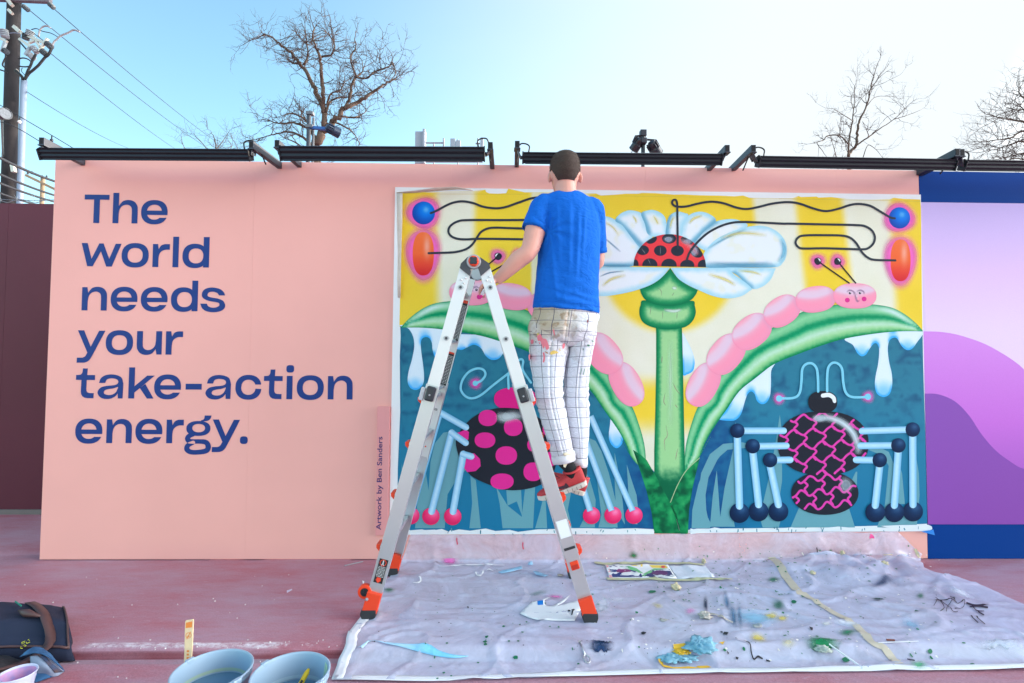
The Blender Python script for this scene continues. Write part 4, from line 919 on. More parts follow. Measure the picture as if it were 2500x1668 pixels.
# rungs run between near and far rails
for T, B, T2, B2, s in ((NL_T, NL_B, FL_T, FL_B, -1), (NR_T, NR_B, FR_T, FR_B, 1)):
    for i, t in enumerate((.062, .218, .375, .53)):
        a, b = lerp(T, B, t), lerp(T2, B2, t); r = MB()
        prof = [(.017*math.cos(q), .0125*math.sin(q)) for q in np.linspace(0, 2*np.pi, 14, endpoint=False)]
        r.prism(prof, lambda x, z, k: tuple((a if k == 0 else b)+Vector((x, 0, z))), 0, 1); child_of(r.build('rung', ALU, smooth=False), LAD)
        rg = MB(); M = Matrix.Rotation(R(90), 3, 'X'); rg.lathe([(.007, 0), (.0125, 0), (.0125, .004), (.007, .004), (.007, 0)], a+Vector((0, -.0005, 0)), 20, M); child_of(rg.build('rung_ring', GRY, smooth=False), LAD)
        d_ = MB().lathe([(.0001, .001), (.0072, .001)], a+Vector((0, -.0005, 0)), 16, M); child_of(d_.build('rung_bore', JNT), LAD)
    for i, t in enumerate((.402, .536, .685, .835)):
        a, b = lerp(T, B, t), lerp(T2, B2, t); sh = Vector((s*.012, 0, 0)); r = MB()
        prof = [(-.022, -.008), (.022, -.008), (.026, 0), (.022, .012), (-.022, .012), (-.026, 0)]
        r.prism(prof, lambda x, z, k: tuple((a if k == 0 else b)+sh+Vector((x, .004 if k == 0 else -.004, z))), 0, 1); child_of(r.build('rung', ALU), LAD)
        # orange rung cap peeping out past the rail
        e = a+Vector((s*.034, .006, 0)); c = MB().add([tuple(e+Vector(v)) for v in ((0, 0, .014), (s*.022, 0, .010), (s*.022, 0, -.006), (s*.004, 0, -.026), (0, 0, -.026), (0, .07, .014), (s*.022, .07, .010), (s*.022, .07, -.006), (s*.004, .07, -.026), (0, .07, -.026))], [(0, 1, 2, 3, 4), (9, 8, 7, 6, 5), (0, 1, 6, 5), (1, 2, 7, 6), (2, 3, 8, 7), (3, 4, 9, 8), (4, 0, 5, 9)])
        child_of(c.build('rung_cap', ORG, bevel=.002), LAD)
        e2 = b+Vector((s*.034, -.076, 0)); c = MB().add([tuple(e2+Vector(v)) for v in ((0, 0, .014), (s*.022, 0, .010), (s*.022, 0, -.006), (s*.004, 0, -.026), (0, 0, -.026), (0, .07, .014), (s*.022, .07, .010), (s*.022, .07, -.006), (s*.004, .07, -.026), (0, .07, -.026))], [(0, 1, 2, 3, 4), (9, 8, 7, 6, 5), (0, 1, 6, 5), (1, 2, 7, 6), (2, 3, 8, 7), (3, 4, 9, 8), (4, 0, 5, 9)])
        child_of(c.build('rung_cap', ORG, bevel=.002), LAD)
# hinges with knob
MX = Matrix.Rotation(R(90), 3, 'X')
for y, TL_, TR_, kl, kr, s in ((yN-.004, NL_T, NR_T, 'NL', 'NR', 1), (yFar+.004, FL_T, FR_T, 'FL', 'FR', -1)):
    h0 = onY(1157, 640, yN); c = Vector((h0.x, y, h0.z))
    child_of(MB().lathe([(.0001, .012), (.034, .012), (.036, .008), (.036, -.012), (.0001, -.012)], c, 32, MX).build('hinge_plate', GRY, smooth=False), LAD)
    hp = MB()
    for T, k, sgn, vis in ((TL_, kl, -1, 1), (TR_, kr, 1, 1)):
        u, n, a = axes[k]
        q = [c+Vector((sgn*.020, 0, .030)), c+Vector((sgn*.040, 0, .012)), T+a*.005+u*.029*1, T+a*.030-u*.029]
        e0 = T-u*.029; e1 = T+u*.029
        if sgn < 0: e0, e1 = (e0, e1) if e0.x < e1.x else (e1, e0)
        else: e0, e1 = (e0, e1) if e0.x > e1.x else (e1, e0)
        w_ = [c+Vector((sgn*.030, 0, .024)), e0-a*.01, e0+a*.012, e1+a*.038, e1+a*.014, c+Vector((sgn*.018, 0, -.022))]
        w_ = [Vector((p.x, y, p.z)) for p in w_]
        hp = MB(); hp.add([tuple(p+Vector((0, -s*.007, 0))) for p in w_]+[tuple(p+Vector((0, s*.004, 0))) for p in w_], [tuple(range(6)), tuple(range(11, 5, -1))]+[(i, (i+1) % 6, 6+(i+1) % 6, 6+i) for i in range(6)])
        child_of(hp.build('hinge_joint', JNT, bevel=.001), LAD)
        for du, da in ((-.012, .052), (.006, .066), (-.010, .078)):
            cc = T+a*da+u*du; cc = Vector((cc.x, y-s*.001, cc.z))
            child_of(MB().lathe([(.0055, 0), (.0055, .002), (.003, .0045), (.0001, .005)] if s > 0 else [(.0055, 0), (.0055, -.002), (.0001, -.004)], cc, 12, MX).build('rivet', RAILW, smooth=True), LAD)
    if s > 0:
        child_of(MB().lathe([(.0255, .012), (.0255, .030), (.022, .034), (.0001, .034)], c, 28, MX).build('hinge_knob', ORG, smooth=False, bevel=.002), LAD)
        k_ = MB()
        poly = [(.019*(1+.16*math.cos(4*t+math.pi))*math.cos(t), .019*(1+.16*math.cos(4*t+math.pi))*math.sin(t)) for t in np.linspace(0, 2*np.pi, 32, endpoint=False)]
        k_.prism(poly, lambda x, z, t: (c.x+x, c.y-t, c.z+z), .034, .0395); child_of(k_.build('knob_cap', DKG, bevel=.0015), LAD)
    else:
        child_of(MB().lathe([(.024, -.012), (.024, -.028), (.0001, -.03)], c, 24, MX).build('hinge_knob', ORG), LAD)
# locks
for T, B, k in ((NL_T, NL_B, 'NL'), (NR_T, NR_B, 'NR'), (FL_T, FL_B, 'FL'), (FR_T, FR_B, 'FR')):
    u, n, a = axes[k]; s = 1 if k[0] == 'N' else -1; c = lerp(T, B, .385); M = Matrix((u, n, a)).transposed()
    child_of(MB().box(c-n*s*.020, (.044, .026, .072), M).build('rail_lock', DKG, bevel=.008), LAD)
    child_of(MB().lathe([(.0045, 0), (.0045, .003), (.0001, .004)], c-n*s*.033+a*.006, 12, MX).build('lock_pin', GRY), LAD)
    sg = -1 if k[1] == 'L' else 1
    child_of(MB().box(c-n*s*.004+Vector((sg*.040, 0, .0)), (.022, .03, .064), M).build('lock_bracket', mat('clear_bracket', (206, 208, 212), .4, noise_amt=.2, noise_scale=60), bevel=.004), LAD)
# feet, wheels
for T, B, k in ((NL_T, NL_B, 'NL'), (NR_T, NR_B, 'NR'), (FL_T, FL_B, 'FL'), (FR_T, FR_B, 'FR')):
    u, n, a = axes[k]; s = 1 if k[0] == 'N' else -1; sg = -1 if k[1] == 'L' else 1
    c = lerp(T, B, .967); e = lerp(T, B, 1.0); M = Matrix((u, n, a)).transposed()
    f = MB(); L = (c.z-.028)/(-a.z); f.box(c+a*(L/2)-n*s*.002, (.068, .044, L+.022), M); child_of(f.build('foot', ORG, bevel=.004), LAD)
    pf = c+a*L; bot = MB(); hz = pf.z
    prof = [(-.034, .020), (.034, .020), (.035, -.002), (.028, -hz+.004), (.010, -hz+.0008), (-.012, -hz+.0008), (-.030, -hz+.005), (-.040, 0)]
    bot.prism([(x, z) for x, z in prof], lambda x, z, t: (pf.x+x, pf.y-s*.002+t, pf.z+z-.001), -.024, .024); child_of(bot.build('foot_pad', RUB, bevel=.003), LAD)
    if k[1] == 'L':
        wc = c+Vector((-.046, .004*s, .010)); 
        child_of(MB().lathe([(.020, -.014), (.031, -.014), (.033, -.010), (.033, .010), (.031, .014), (.020, .014)], wc, 28, MX).build('wheel_rim', ORG, bevel=.002), LAD)
        child_of(MB().lathe([(.0001, .012), (.020, .012), (.020, -.012), (.0001, -.012)], wc, 24, MX).build('wheel', RUB), LAD)
        for q in range(6): child_of(MB().bar(wc+Vector((math.cos(q*1.047)*.004, -.013, math.sin(q*1.047)*.004)), wc+Vector((math.cos(q*1.047)*.018, -.013, math.sin(q*1.047)*.018)), .003, .002).build('wheel_spoke', DKG), LAD)
        child_of(MB().lathe([(.007, 0), (.007, .004), (.0001, .007)], c+Vector((-.030, -.026 if s > 0 else .02, -.014)), 14, MX).build('foot_bolt', GRY), LAD)
# latch window on the front right rail
u, n, a = axes['NR']; M = Matrix((u, n, a)).transposed(); c = lerp(NR_T, NR_B, .872)
child_of(MB().box(c-n*.0085, (.040, .008, .040), M).build('latch', ORG, bevel=.005), LAD); child_of(MB().box(c-n*.0125+a*.006, (.030, .002, .020), M).build('latch_recess', mat('deep_orange', (186, 40, 18), .5)), LAD)
c = lerp(NR_T, NR_B, .825); child_of(MB().box(c-n*.0072, (.054, .0012, .012), M).build('rail_end', RUB), LAD)
c = lerp(NR_T, NR_B, .77); child_of(MB().box(c-n*.0068, (.052, .0008, .082), M).build('paper_tape', mat('white_tape', (236, 238, 240), .7)), LAD)
# printed stickers
WHT = mat('sticker_white', (200, 200, 200), .6); BLKS = mat('sticker_black', (34, 32, 34), .5); REDS = mat('sticker_red', (232, 66, 36), .5)
def sticker(T, B, k, t0, t1, wd, dn, top_red=0., rows=10, icon=False, sgn=1, du=0.0):
    u, n, a = axes[k]; M = Matrix((u, n, a)).transposed(); p0, p1 = lerp(T, B, t0)+u*du, lerp(T, B, t1)+u*du; L = (p1-p0).length
    st = MB().box((p0+p1)/2+n*dn, (wd, .0006, L), M).build('sticker', BLKS); child_of(st, LAD)
    sub = lambda o: (setattr(o, 'parent', st), setattr(o, 'matrix_parent_inverse', Matrix.Identity(4)))
    if top_red: sub(MB().box(p0+a*L*top_red/2+n*(dn-.0005), (wd*.98, .0004, L*top_red), M).build('sticker_head', REDS))
    y0 = L*top_red+(.05*L if not icon else L*.30); y1 = L*(.96 if not icon else .76); tx = MB(); rs = random.Random(int(t0*1000))
    for r_ in range(rows):
        q = y0+(y1-y0)*(r_+.5)/rows; x = -wd*.42
        while x < wd*.40:
            l = rs.uniform(.004, .010); l = min(l, wd*.42-x); tx.box(p0+a*q+u*(x+l/2)+n*(dn-.0006), (l, .0003, (y1-y0)/rows*.45), M); x += l+.0025
    o = tx.build('sticker_print', WHT); o['kind'] = 'stuff'; sub(o)
    if icon:
        ic = p0+a*L*.15+n*(dn-.0006); rg = MB(); rg.lathe([(.0125, 0), (.0155, 0), (.0155, .0004), (.0125, .0004)], ic, 28, MX); sub(rg.build('sticker_ring', REDS))
        fg = MB().box(ic+u*.0-n*.0002, (.006, .0003, .014), M).box(ic-a*.009, (.005, .0003, .005), M).box(ic+u*.003+a*.008, (.0035, .0003, .010), M @ Matrix.Rotation(.5, 3, 'Y')).box(ic-u*.003+a*.008, (.0035, .0003, .010), M @ Matrix.Rotation(-.5, 3, 'Y')); sub(fg.build('sticker_figure', WHT)); fg = None
        ar = p0+a*L*.88+n*(dn-.0006); mb = MB(); pp = [ar-a*.012-u*.010, ar-a*.012+u*.010, ar-a*.001+u*.010, ar-a*.001+u*.014, ar+a*.014, ar-a*.001-u*.014, ar-a*.001-u*.010]; mb.add([tuple(p) for p in pp], [tuple(range(7))]); sub(mb.build('sticker_arrow', REDS))
sticker(NL_T, NL_B, 'NL', .868, .935, .042, -.0075, icon=True, rows=8)
sticker(FL_T, FL_B, 'FL', .075, .215, .044, -.0045, .07, 26); sticker(FL_T, FL_B, 'FL', .255, .37, .044, -.0045, .05, 20)
sticker(FR_T, FR_B, 'FR', .075, .20, .040, -.0045, .08, 20); sticker(FR_T, FR_B, 'FR', .255, .36, .040, -.0045, .05, 18)
u, n, a = axes['FL']; M = Matrix((u, n, a)).transposed(); c = lerp(FL_T, FL_B, .455)
bc = MB().box(c-n*.0045, (.026, .0005, .022), M).build('barcode_label', mat('sticker_paper', (236, 236, 236), .6)); child_of(bc, LAD)
bb = MB()
for i in range(8): bb.box(c-n*.0050+u*(-.010+i*.0027), (.0014, .0003, .014), M)
bb = bb.build('barcode', BLKS); bb['kind'] = 'stuff'; bb.parent = bc; bb.matrix_parent_inverse = Matrix.Identity(4)
child_of(MB().lathe([(.0045, 0), (.0045, .0006), (.0001, .001)], lerp(FL_T, FL_B, .585)-n*.004, 14, MX).build('red_dot', REDS), LAD)
# ================================================================= painter on the ladder
YM = -.47
SKIN = mat('skin', (226, 164, 146), .5, noise_amt=.10, noise_scale=14, bump=.05, bump_scale=160)
PERS = empty('person', tuple(onY(1378, 1215, YM))); tag(PERS, 'person in blue T-shirt and paint-stained checked white trousers standing on ladder, back to camera', 'person')
def loft(mb, rings, n=20):
    """rings: (centre, half vector a, half vector b)"""
    k = len(mb.v); m = len(rings)
    for c, a, b in rings:
        c = Vector(c); a = Vector(a); b = Vector(b)
        for j in range(n):
            t = 2*math.pi*j/n; mb.v.append(tuple(c+a*math.cos(t)+b*math.sin(t)))
    for i in range(m-1):
        for j in range(n): mb.f.append((k+i*n+j, k+i*n+(j+1) % n, k+(i+1)*n+(j+1) % n, k+(i+1)*n+j))
    mb.f.append(tuple(range(k, k+n))[::-1]); mb.f.append(tuple(range(k+(m-1)*n, k+m*n)))
    return mb
def limb(mb, pts, rad, n=14, sub=4, flat=1.0):
    P = cat_open([tuple(p) for p in pts], sub); r = np.interp(np.linspace(0, 1, len(P)), np.linspace(0, 1, len(rad)), rad)
    mb.tube([Vector(p) for p in P], list(r), n); return mb
def ball3(mb, c, rx, ry, rz, n=14, M=None):
    prof = [(math.sin(t), -math.cos(t)) for t in np.linspace(.05, math.pi-.05, 10)]; S = Matrix.Diagonal((rx, ry, rz))
    k = len(mb.v); mb.lathe(prof, c, n, (M @ S) if M is not None else S)
    m = len(prof); mb.f.append(tuple(range(k, k+n))[::-1]); mb.f.append(tuple(range(k+(m-1)*n, k+m*n))); return mb
def remesh(mb, voxel, smooth=6, fac=.5):
    me = mb.mesh('tmp'); o = bpy.data.objects.new('tmp', me); COL.objects.link(o)
    r = o.modifiers.new('r', 'REMESH'); r.mode = 'VOXEL'; r.voxel_size = voxel; r.use_smooth_shade = True
    if smooth: s = o.modifiers.new('s', 'SMOOTH'); s.iterations = smooth; s.factor = fac
    dg = bpy.context.evaluated_depsgraph_get(); out = bpy.data.meshes.new_from_object(o.evaluated_get(dg)); bpy.data.objects.remove(o); return out
def ringpx(pl, pr, y, depth, tilt=0.0):
    a = onY(pl[0], pl[1], y); b = onY(pr[0], pr[1], y); h = (b-a)/2; return ((a+b)/2, h, Vector((0, depth, tilt)))
# ---- body (one continuous surface)
bd = MB()
htop = onY(1380, 373, YM); hz = htop.z; hx = htop.x; hy = YM+.012
prof = [(0.0, .020, .025, 0), (-.008, .046, .058, 0), (-.025, .064, .080, -.004), (-.05, .074, .092, -.004), (-.085, .0775, .098, -.002), (-.12, .0755, .096, .002), (-.15, .070, .088, .008), (-.18, .062, .074, .018), (-.205, .052, .058, .030), (-.225, .036, .040, .044), (-.232, .018, .02, .05)]
loft(bd, [((hx, hy+o, hz+z), (a, 0, 0), (0, b, 0)) for z, a, b, o in prof], 24)
ball3(bd, (hx, hy+.106, hz-.135), .014, .022, .026); ball3(bd, (hx, hy+.098, hz-.185), .026, .012, .008); ball3(bd, (hx, hy+.09, hz-.095), .05, .016, .012)
for s in (-1, 1):
    ball3(bd, (hx+s*.083, hy-.004, hz-.132), .009, .018, .032, 14, Matrix.Rotation(s*.35, 3, 'Z') @ Matrix.Rotation(-.2, 3, 'X'))
nk = onY(1383, 480, YM)
limb(bd, [(hx, hy-.012, hz-.15), (hx+.003, hy-.016, hz-.21), (nk.x, YM-.008, nk.z-.05)], [.052, .056, .07], 18)
loft(bd, [ringpx((1332, 505), (1440, 508), YM, .07), ringpx((1328, 560), (1452, 562), YM, .09), ringpx((1318, 660), (1452, 662), YM, .095), ringpx((1310, 745), (1452, 750), YM, .09), ringpx((1306, 800), (1446, 800), YM, .09)], 20)
sh = onY(1328, 512, YM); el_ = onY(1292, 612, -.545); wr_ = onY(1211, 686, -.515)
limb(bd, [sh, lerp(sh, el_, .5)+Vector((-.006, 0, 0)), el_, lerp(el_, wr_, .33)+Vector((0, 0, .004)), lerp(el_, wr_, .7), wr_], [.056, .056, .046, .048, .037, .028], 18)
# left hand closing over the top rung of the right side
rg = lerp(NR_T, NR_B, .062); rgy = [-.535, -.514, -.493, -.472]
rx_, rz_ = rg.x-.022, rg.z+.002
pk = Vector((rx_-.012, -.504, rz_+.030))
bd2 = MB()
loft(bd2, [(wr_+Vector((.010, 0, .004)), (0, .020, 0), (.010, 0, .022)), (wr_+Vector((-.012, .004, .000)), (0, .030, 0), (.008, 0, .018)), (lerp(wr_, pk, .55)+Vector((0, .004, .006)), (0, .040, 0), (.004, 0, .015)), (pk+Vector((-.004, .002, -.002)), (0, .042, 0), (.008, 0, .012))], 16)
for i, y in enumerate(rgy):
    k_ = (.93, 1.0, .98, .85)[i]; r0 = (.0092, .0096, .0092, .0082)[i]
    limb(bd2, [(rx_-.004, y, rz_+.030), (rx_-.024, y, rz_+.024*k_+.002), (rx_-.034*k_-.001, y, rz_+.002), (rx_-.030*k_, y, rz_-.020), (rx_-.010, y, rz_-.030*k_)], [r0, r0*1.02, r0*.97, r0*.92, r0*.8], 10)
limb(bd2, [wr_+Vector((-.010, -.020, -.004)), (rx_+.014, -.552, rz_+.014), (rx_+.016, -.556, rz_-.010), (rx_+.004, -.552, rz_-.030)], [.014, .012, .0105, .009], 10)
bd.add(bd2.v, bd2.f)
# right arm reaching forward to the wall
sr = onY(1450, 515, YM+.01); er = Vector((onY(1470, 600, -.40).x-.022, -.36, onY(1462, 640, -.385).z)); wr2 = Vector((er.x-.045, -.165, er.z+.115))
limb(bd, [sr, lerp(sr, er, .5), er, lerp(er, wr2, .4), wr2], [.050, .047, .041, .040, .026], 16)
pr = wr2+Vector((-.02, .065, .03))
loft(bd, [(wr2, (.022, 0, 0), (0, -.008, .018)), (lerp(wr2, pr, .6), (.036, 0, 0), (0, -.006, .014)), (pr, (.038, 0, 0), (0, -.008, .012))], 14)
for i in range(4):
    x = pr.x-.03+i*.019; limb(bd, [(x, pr.y, pr.z), (x, pr.y+.030, pr.z+.006), (x-.003, pr.y+.038, pr.z-.02), (x-.003, pr.y+.020, pr.z-.03)], [.009, .009, .0085, .0075], 8)
limb(bd, [wr2+Vector((-.025, .01, 0)), pr+Vector((-.045, 0, -.012)), pr+Vector((-.02, .022, -.028))], [.012, .011, .009], 8)
hips = onY(1378, 790, YM); kneeL = onY(1340, 985, -.50); ankL = onY(*crop(1200, 740, 3.137)((556, 1195))[0], -.515); kneeR = onY(1411, 985, -.42); ankR = onY(*crop(1200, 740, 3.137)((680, 1205))[0], -.405)
limb(bd, [onY(1340, 800, YM), kneeL, ankL], [.07, .045, .032], 14); limb(bd, [onY(1415, 800, YM+.02), kneeR, ankR], [.07, .045, .032], 14)
bm_ = remesh(bd, .0042, 5); BODY = obj('body', bm_, None, SKIN, True); child_of(BODY, PERS)
# ---- hair: cropped cap with bristles
HAIR = mat('brown_hair', (84, 66, 56), .7, noise_amt=.55, noise_scale=220, bump=.5, bump_scale=420)
hm = MB(); nn_ = 96; hr = []
zs = [.003, .001, -.003, -.008]+[-.014-.0036*i for i in range(46)]
for z in zs:
    a = np.interp(-z, [-p[0] for p in prof], [p[1] for p in prof]); b = np.interp(-z, [-p[0] for p in prof], [p[2] for p in prof]); o = np.interp(-z, [-p[0] for p in prof], [p[3] for p in prof])
    if z > 0: a, b = .012*(.003-z)*0+.010, .012
    hr.append((z, a+.0032, b+.0035, o))
for z, a, b, o in hr:
    for j in range(nn_):
        t = 2*math.pi*j/nn_; hm.v.append((hx+a*math.cos(t), hy+o+b*math.sin(t), hz+z+.004))
def hairline(t):      # lowest hair height around the head; t=-90deg is the back
    s = math.sin(t); c = abs(math.cos(t))
    if s > .25: return -.055
    if c > .95: return -.100
    return -.168+.066*(max(0, c-.62)/.33)**1.3
for i in range(len(hr)-1):
    for j in range(nn_):
        t = 2*math.pi*(j+.5)/nn_
        if hr[i+1][0] >= hairline(t)-.004: hm.f.append((i*nn_+j, i*nn_+(j+1) % nn_, (i+1)*nn_+(j+1) % nn_, (i+1)*nn_+j))
hm.f.append(tuple(range(nn_)))
me = hm.mesh('hair'); HO = obj('hair', me, None, HAIR, True); sm_ = HO.modifiers.new('solid', 'SOLIDIFY'); sm_.thickness = .006; sm_.offset = -1; child_of(HO, PERS)
br = MB(); rs = random.Random(11)
for p in me.polygons:
    if p.center.y > hy+.03 and p.center.z < hz-.03: continue
    vs_ = [me.vertices[i].co for i in p.vertices]
    for q in range(min(9, max(1, int(p.area*30000)))):
        w4 = [rs.random() for _ in vs_]; S_ = sum(w4); c = sum((v*(k/S_) for v, k in zip(vs_, w4)), Vector())
        n_ = p.normal.copy(); n_ = n_ if n_.dot(c-Vector((hx, hy, hz-.09))) > 0 else -n_
        d = (n_*.75+Vector((rs.uniform(-.3, .3), rs.uniform(-.3, .3), -.55+rs.uniform(-.2, .2)))).normalized(); s_ = d.cross(Vector((rs.uniform(-1, 1), rs.uniform(-1, 1), rs.uniform(-1, 1)))).normalized()*.0007
        k = len(br.v); L_ = rs.uniform(.004, .008); br.v += [tuple(c-s_), tuple(c+s_), tuple(c+d*L_)]; br.f.append((k, k+1, k+2))
bo = obj('hair_bristle', br.mesh('bristle', False), HO, HAIR); bo['kind'] = 'stuff'; bo.matrix_parent_inverse = Matrix.Identity(4)
# ---- T-shirt
def fold(mesh, fn):
    nrm = [v.normal.copy() for v in mesh.vertices]
    for v, n_ in zip(mesh.vertices, nrm): v.co = v.co+n_*fn(v.co, n_)
    mesh.update()
ts = MB()
rows = [((1350, 470), (1417, 471), .050), ((1338, 475), (1428, 477), .064), ((1322, 484), (1444, 487), .078), ((1314, 498), (1455, 502), .092), ((1317, 520), (1461, 526), .104), ((1321, 550), (1464, 556), .110), ((1320, 585), (1464, 590), .112), ((1313, 629), (1463, 634), .112), ((1308, 668), (1462, 676), .112), ((1304, 710), (1462, 720), .114), ((1301, 740), (1463, 752), .116), ((1300.5, 753), (1463.5, 766), .117)]
loft(ts, [ringpx(a, b, YM, d) for a, b, d in rows], 32)
cu_ = lerp(sh, el_, .52)
def sleeve(mb, pts, rad, fl=1.0):
    limb(mb, pts, rad, 20, 5)
sleeve(ts, [sh+Vector((.035, .0, .012)), sh+Vector((-.004, -.004, .012)), lerp(sh, cu_, .5)+Vector((-.012, -.004, .006)), cu_+Vector((-.014, -.002, .004))], [.060, .069, .066, .063])
cr_ = lerp(sr, er, .75)+Vector((.004, 0, -.012))
sleeve(ts, [sr+Vector((-.04, 0, .010)), sr+Vector((-.003, 0, .006)), lerp(sr, cr_, .5)+Vector((.002, .004, 0)), cr_], [.058, .060, .056, .054])
tm_ = remesh(ts, .0062, 4)
tz0 = onY(1380, 766, YM).z; tz1 = onY(1380, 500, YM).z; lx = onY(1380, 600, YM).x
def tfold(c, n_):
    u = (c.z-tz0)/(tz1-tz0); back = max(0, -n_.y)
    d = .0042*mnoise.fractal(Vector((c.x*13, c.y*13, c.z*6)), 1, 2, 4)
    # long soft drapes falling from the shoulder blades, fanning outwards
    for x0, sl, am, wd, t0, t1 in ((-.055, .10, .007, .012, .35, 1.), (.012, -.02, .007, .013, .30, .98), (.060, -.10, .006, .012, .25, .95), (.095, -.16, .005, .010, .45, .95), (-.095, .16, .005, .011, .05, .6)):
        xx = c.x-lx-x0-sl*(1-u)*.25; env = max(0, min(1, (u-t0)/.2))*max(0, min(1, (t1-u)/.15)); d += 1.0*am*env*math.exp(-(xx/wd)**2)*(.3+back)
    # slack creases above the hem
    h = max(0, .46-u)/.46; rd = 1-2*abs(mnoise.noise(Vector((c.x*9+c.z*5, c.y*5, c.z*30-c.x*8)))); d += .010*h*max(0, rd-.45)*(.35+.65*back)*(.7+.6*mnoise.noise(Vector((c.x*7, 3, c.z*9)))); d += .0035*h*math.sin(c.z*120+c.x*40+4*mnoise.noise(Vector((c.x*9, c.y*6, c.z*14))))*back
    # pull lines radiating from the left armpit
    ax, az = onY(1338, 575, YM).x, onY(1338, 575, YM).z; dx, dz = c.x-ax, c.z-az; rr_ = math.hypot(dx, dz); d += .0045*math.exp(-(rr_/.13)**2)*math.sin(math.atan2(dz, dx)*9+rr_*20)*(1 if rr_ > .02 else rr_/.02)
    return d
fold(tm_, tfold)
BLUE = mat('blue_cotton', (14, 104, 206), .85, noise_amt=.06, noise_scale=30, bump=.12, bump_scale=700, spec=.2)
add_bump(BLUE, 17, .55, .012, (1, 1, 1.6), 1.5); SHIRT = obj('t_shirt', tm_, None, BLUE, True); child_of(SHIRT, PERS)
# hem, collar and sleeve bands
def band(rings, h, name, m, out=.0025):
    mb = MB(); n = 40
    c, a, b = rings
    loft(mb, [(c+Vector((0, 0, h)), a*(1+out/a.length), b*(1+out/b.length)), (c, a*(1+out*1.6/a.length), b*(1+out*1.6/b.length)), (c+Vector((0, 0, -.003)), a*.97, b*.97)], n)
    o = mb.build(name, m, SHIRT, smooth=True); o.matrix_parent_inverse = Matrix.Identity(4); return o
c, a, b = ringpx((1301, 751), (1463.5, 764), YM, .116); 
# stitched hem line
hem = MB(); 
for dz, rr_ in ((.028, .0012),):
    P = [tuple(c+Vector((0, 0, dz))+a*1.012*math.cos(t)+b*1.015*math.sin(t)) for t in np.linspace(math.pi*1.02, math.pi*1.98, 40)]; hem.tube(P, rr_, 6)
o = hem.build('hem_seam', BLUE, SHIRT, True); o.matrix_parent_inverse = Matrix.Identity(4)
cc, ca, cb = ringpx((1348, 472), (1419, 473), YM, .052); mbk = MB(); mbk.tube([tuple(cc+Vector((0, 0, -.002+.010*math.sin(t)))+ca*1.02*math.cos(t)+cb*1.05*math.sin(t)) for t in np.linspace(0, 2*math.pi, 36)], .006, 8); o = mbk.build('collar', BLUE, SHIRT, True); o.matrix_parent_inverse = Matrix.Identity(4)
for pts_, rr_ in (((lerp(sh, cu_, .5)+Vector((-.012, -.004, .006)), cu_+Vector((-.014, -.002, .004))), .0635), ((lerp(sr, cr_, .5)+Vector((.002, .004, 0)), cr_), .0545)):
    d = (pts_[1]-pts_[0]).normalized(); M = d.to_track_quat('Z', 'Y').to_matrix(); mb = MB().lathe([(rr_-.004, .006), (rr_+.0015, .006), (rr_+.0022, -.016), (rr_-.001, -.022)], pts_[1]-d*.004, 30, M)
    o = mb.build('sleeve_hem', BLUE, SHIRT, True); o.matrix_parent_inverse = Matrix.Identity(4)
    mb = MB().lathe([(.0001, -.006), (rr_-.004, -.004), (rr_-.003, .006)], pts_[1]-d*.004, 30, M); o = mb.build('sleeve_shade', mat('sleeve_shade_blue', (10, 60, 130), .9), SHIRT, True); o.matrix_parent_inverse = Matrix.Identity(4)  # darker blue disc paints the shade inside the sleeve opening
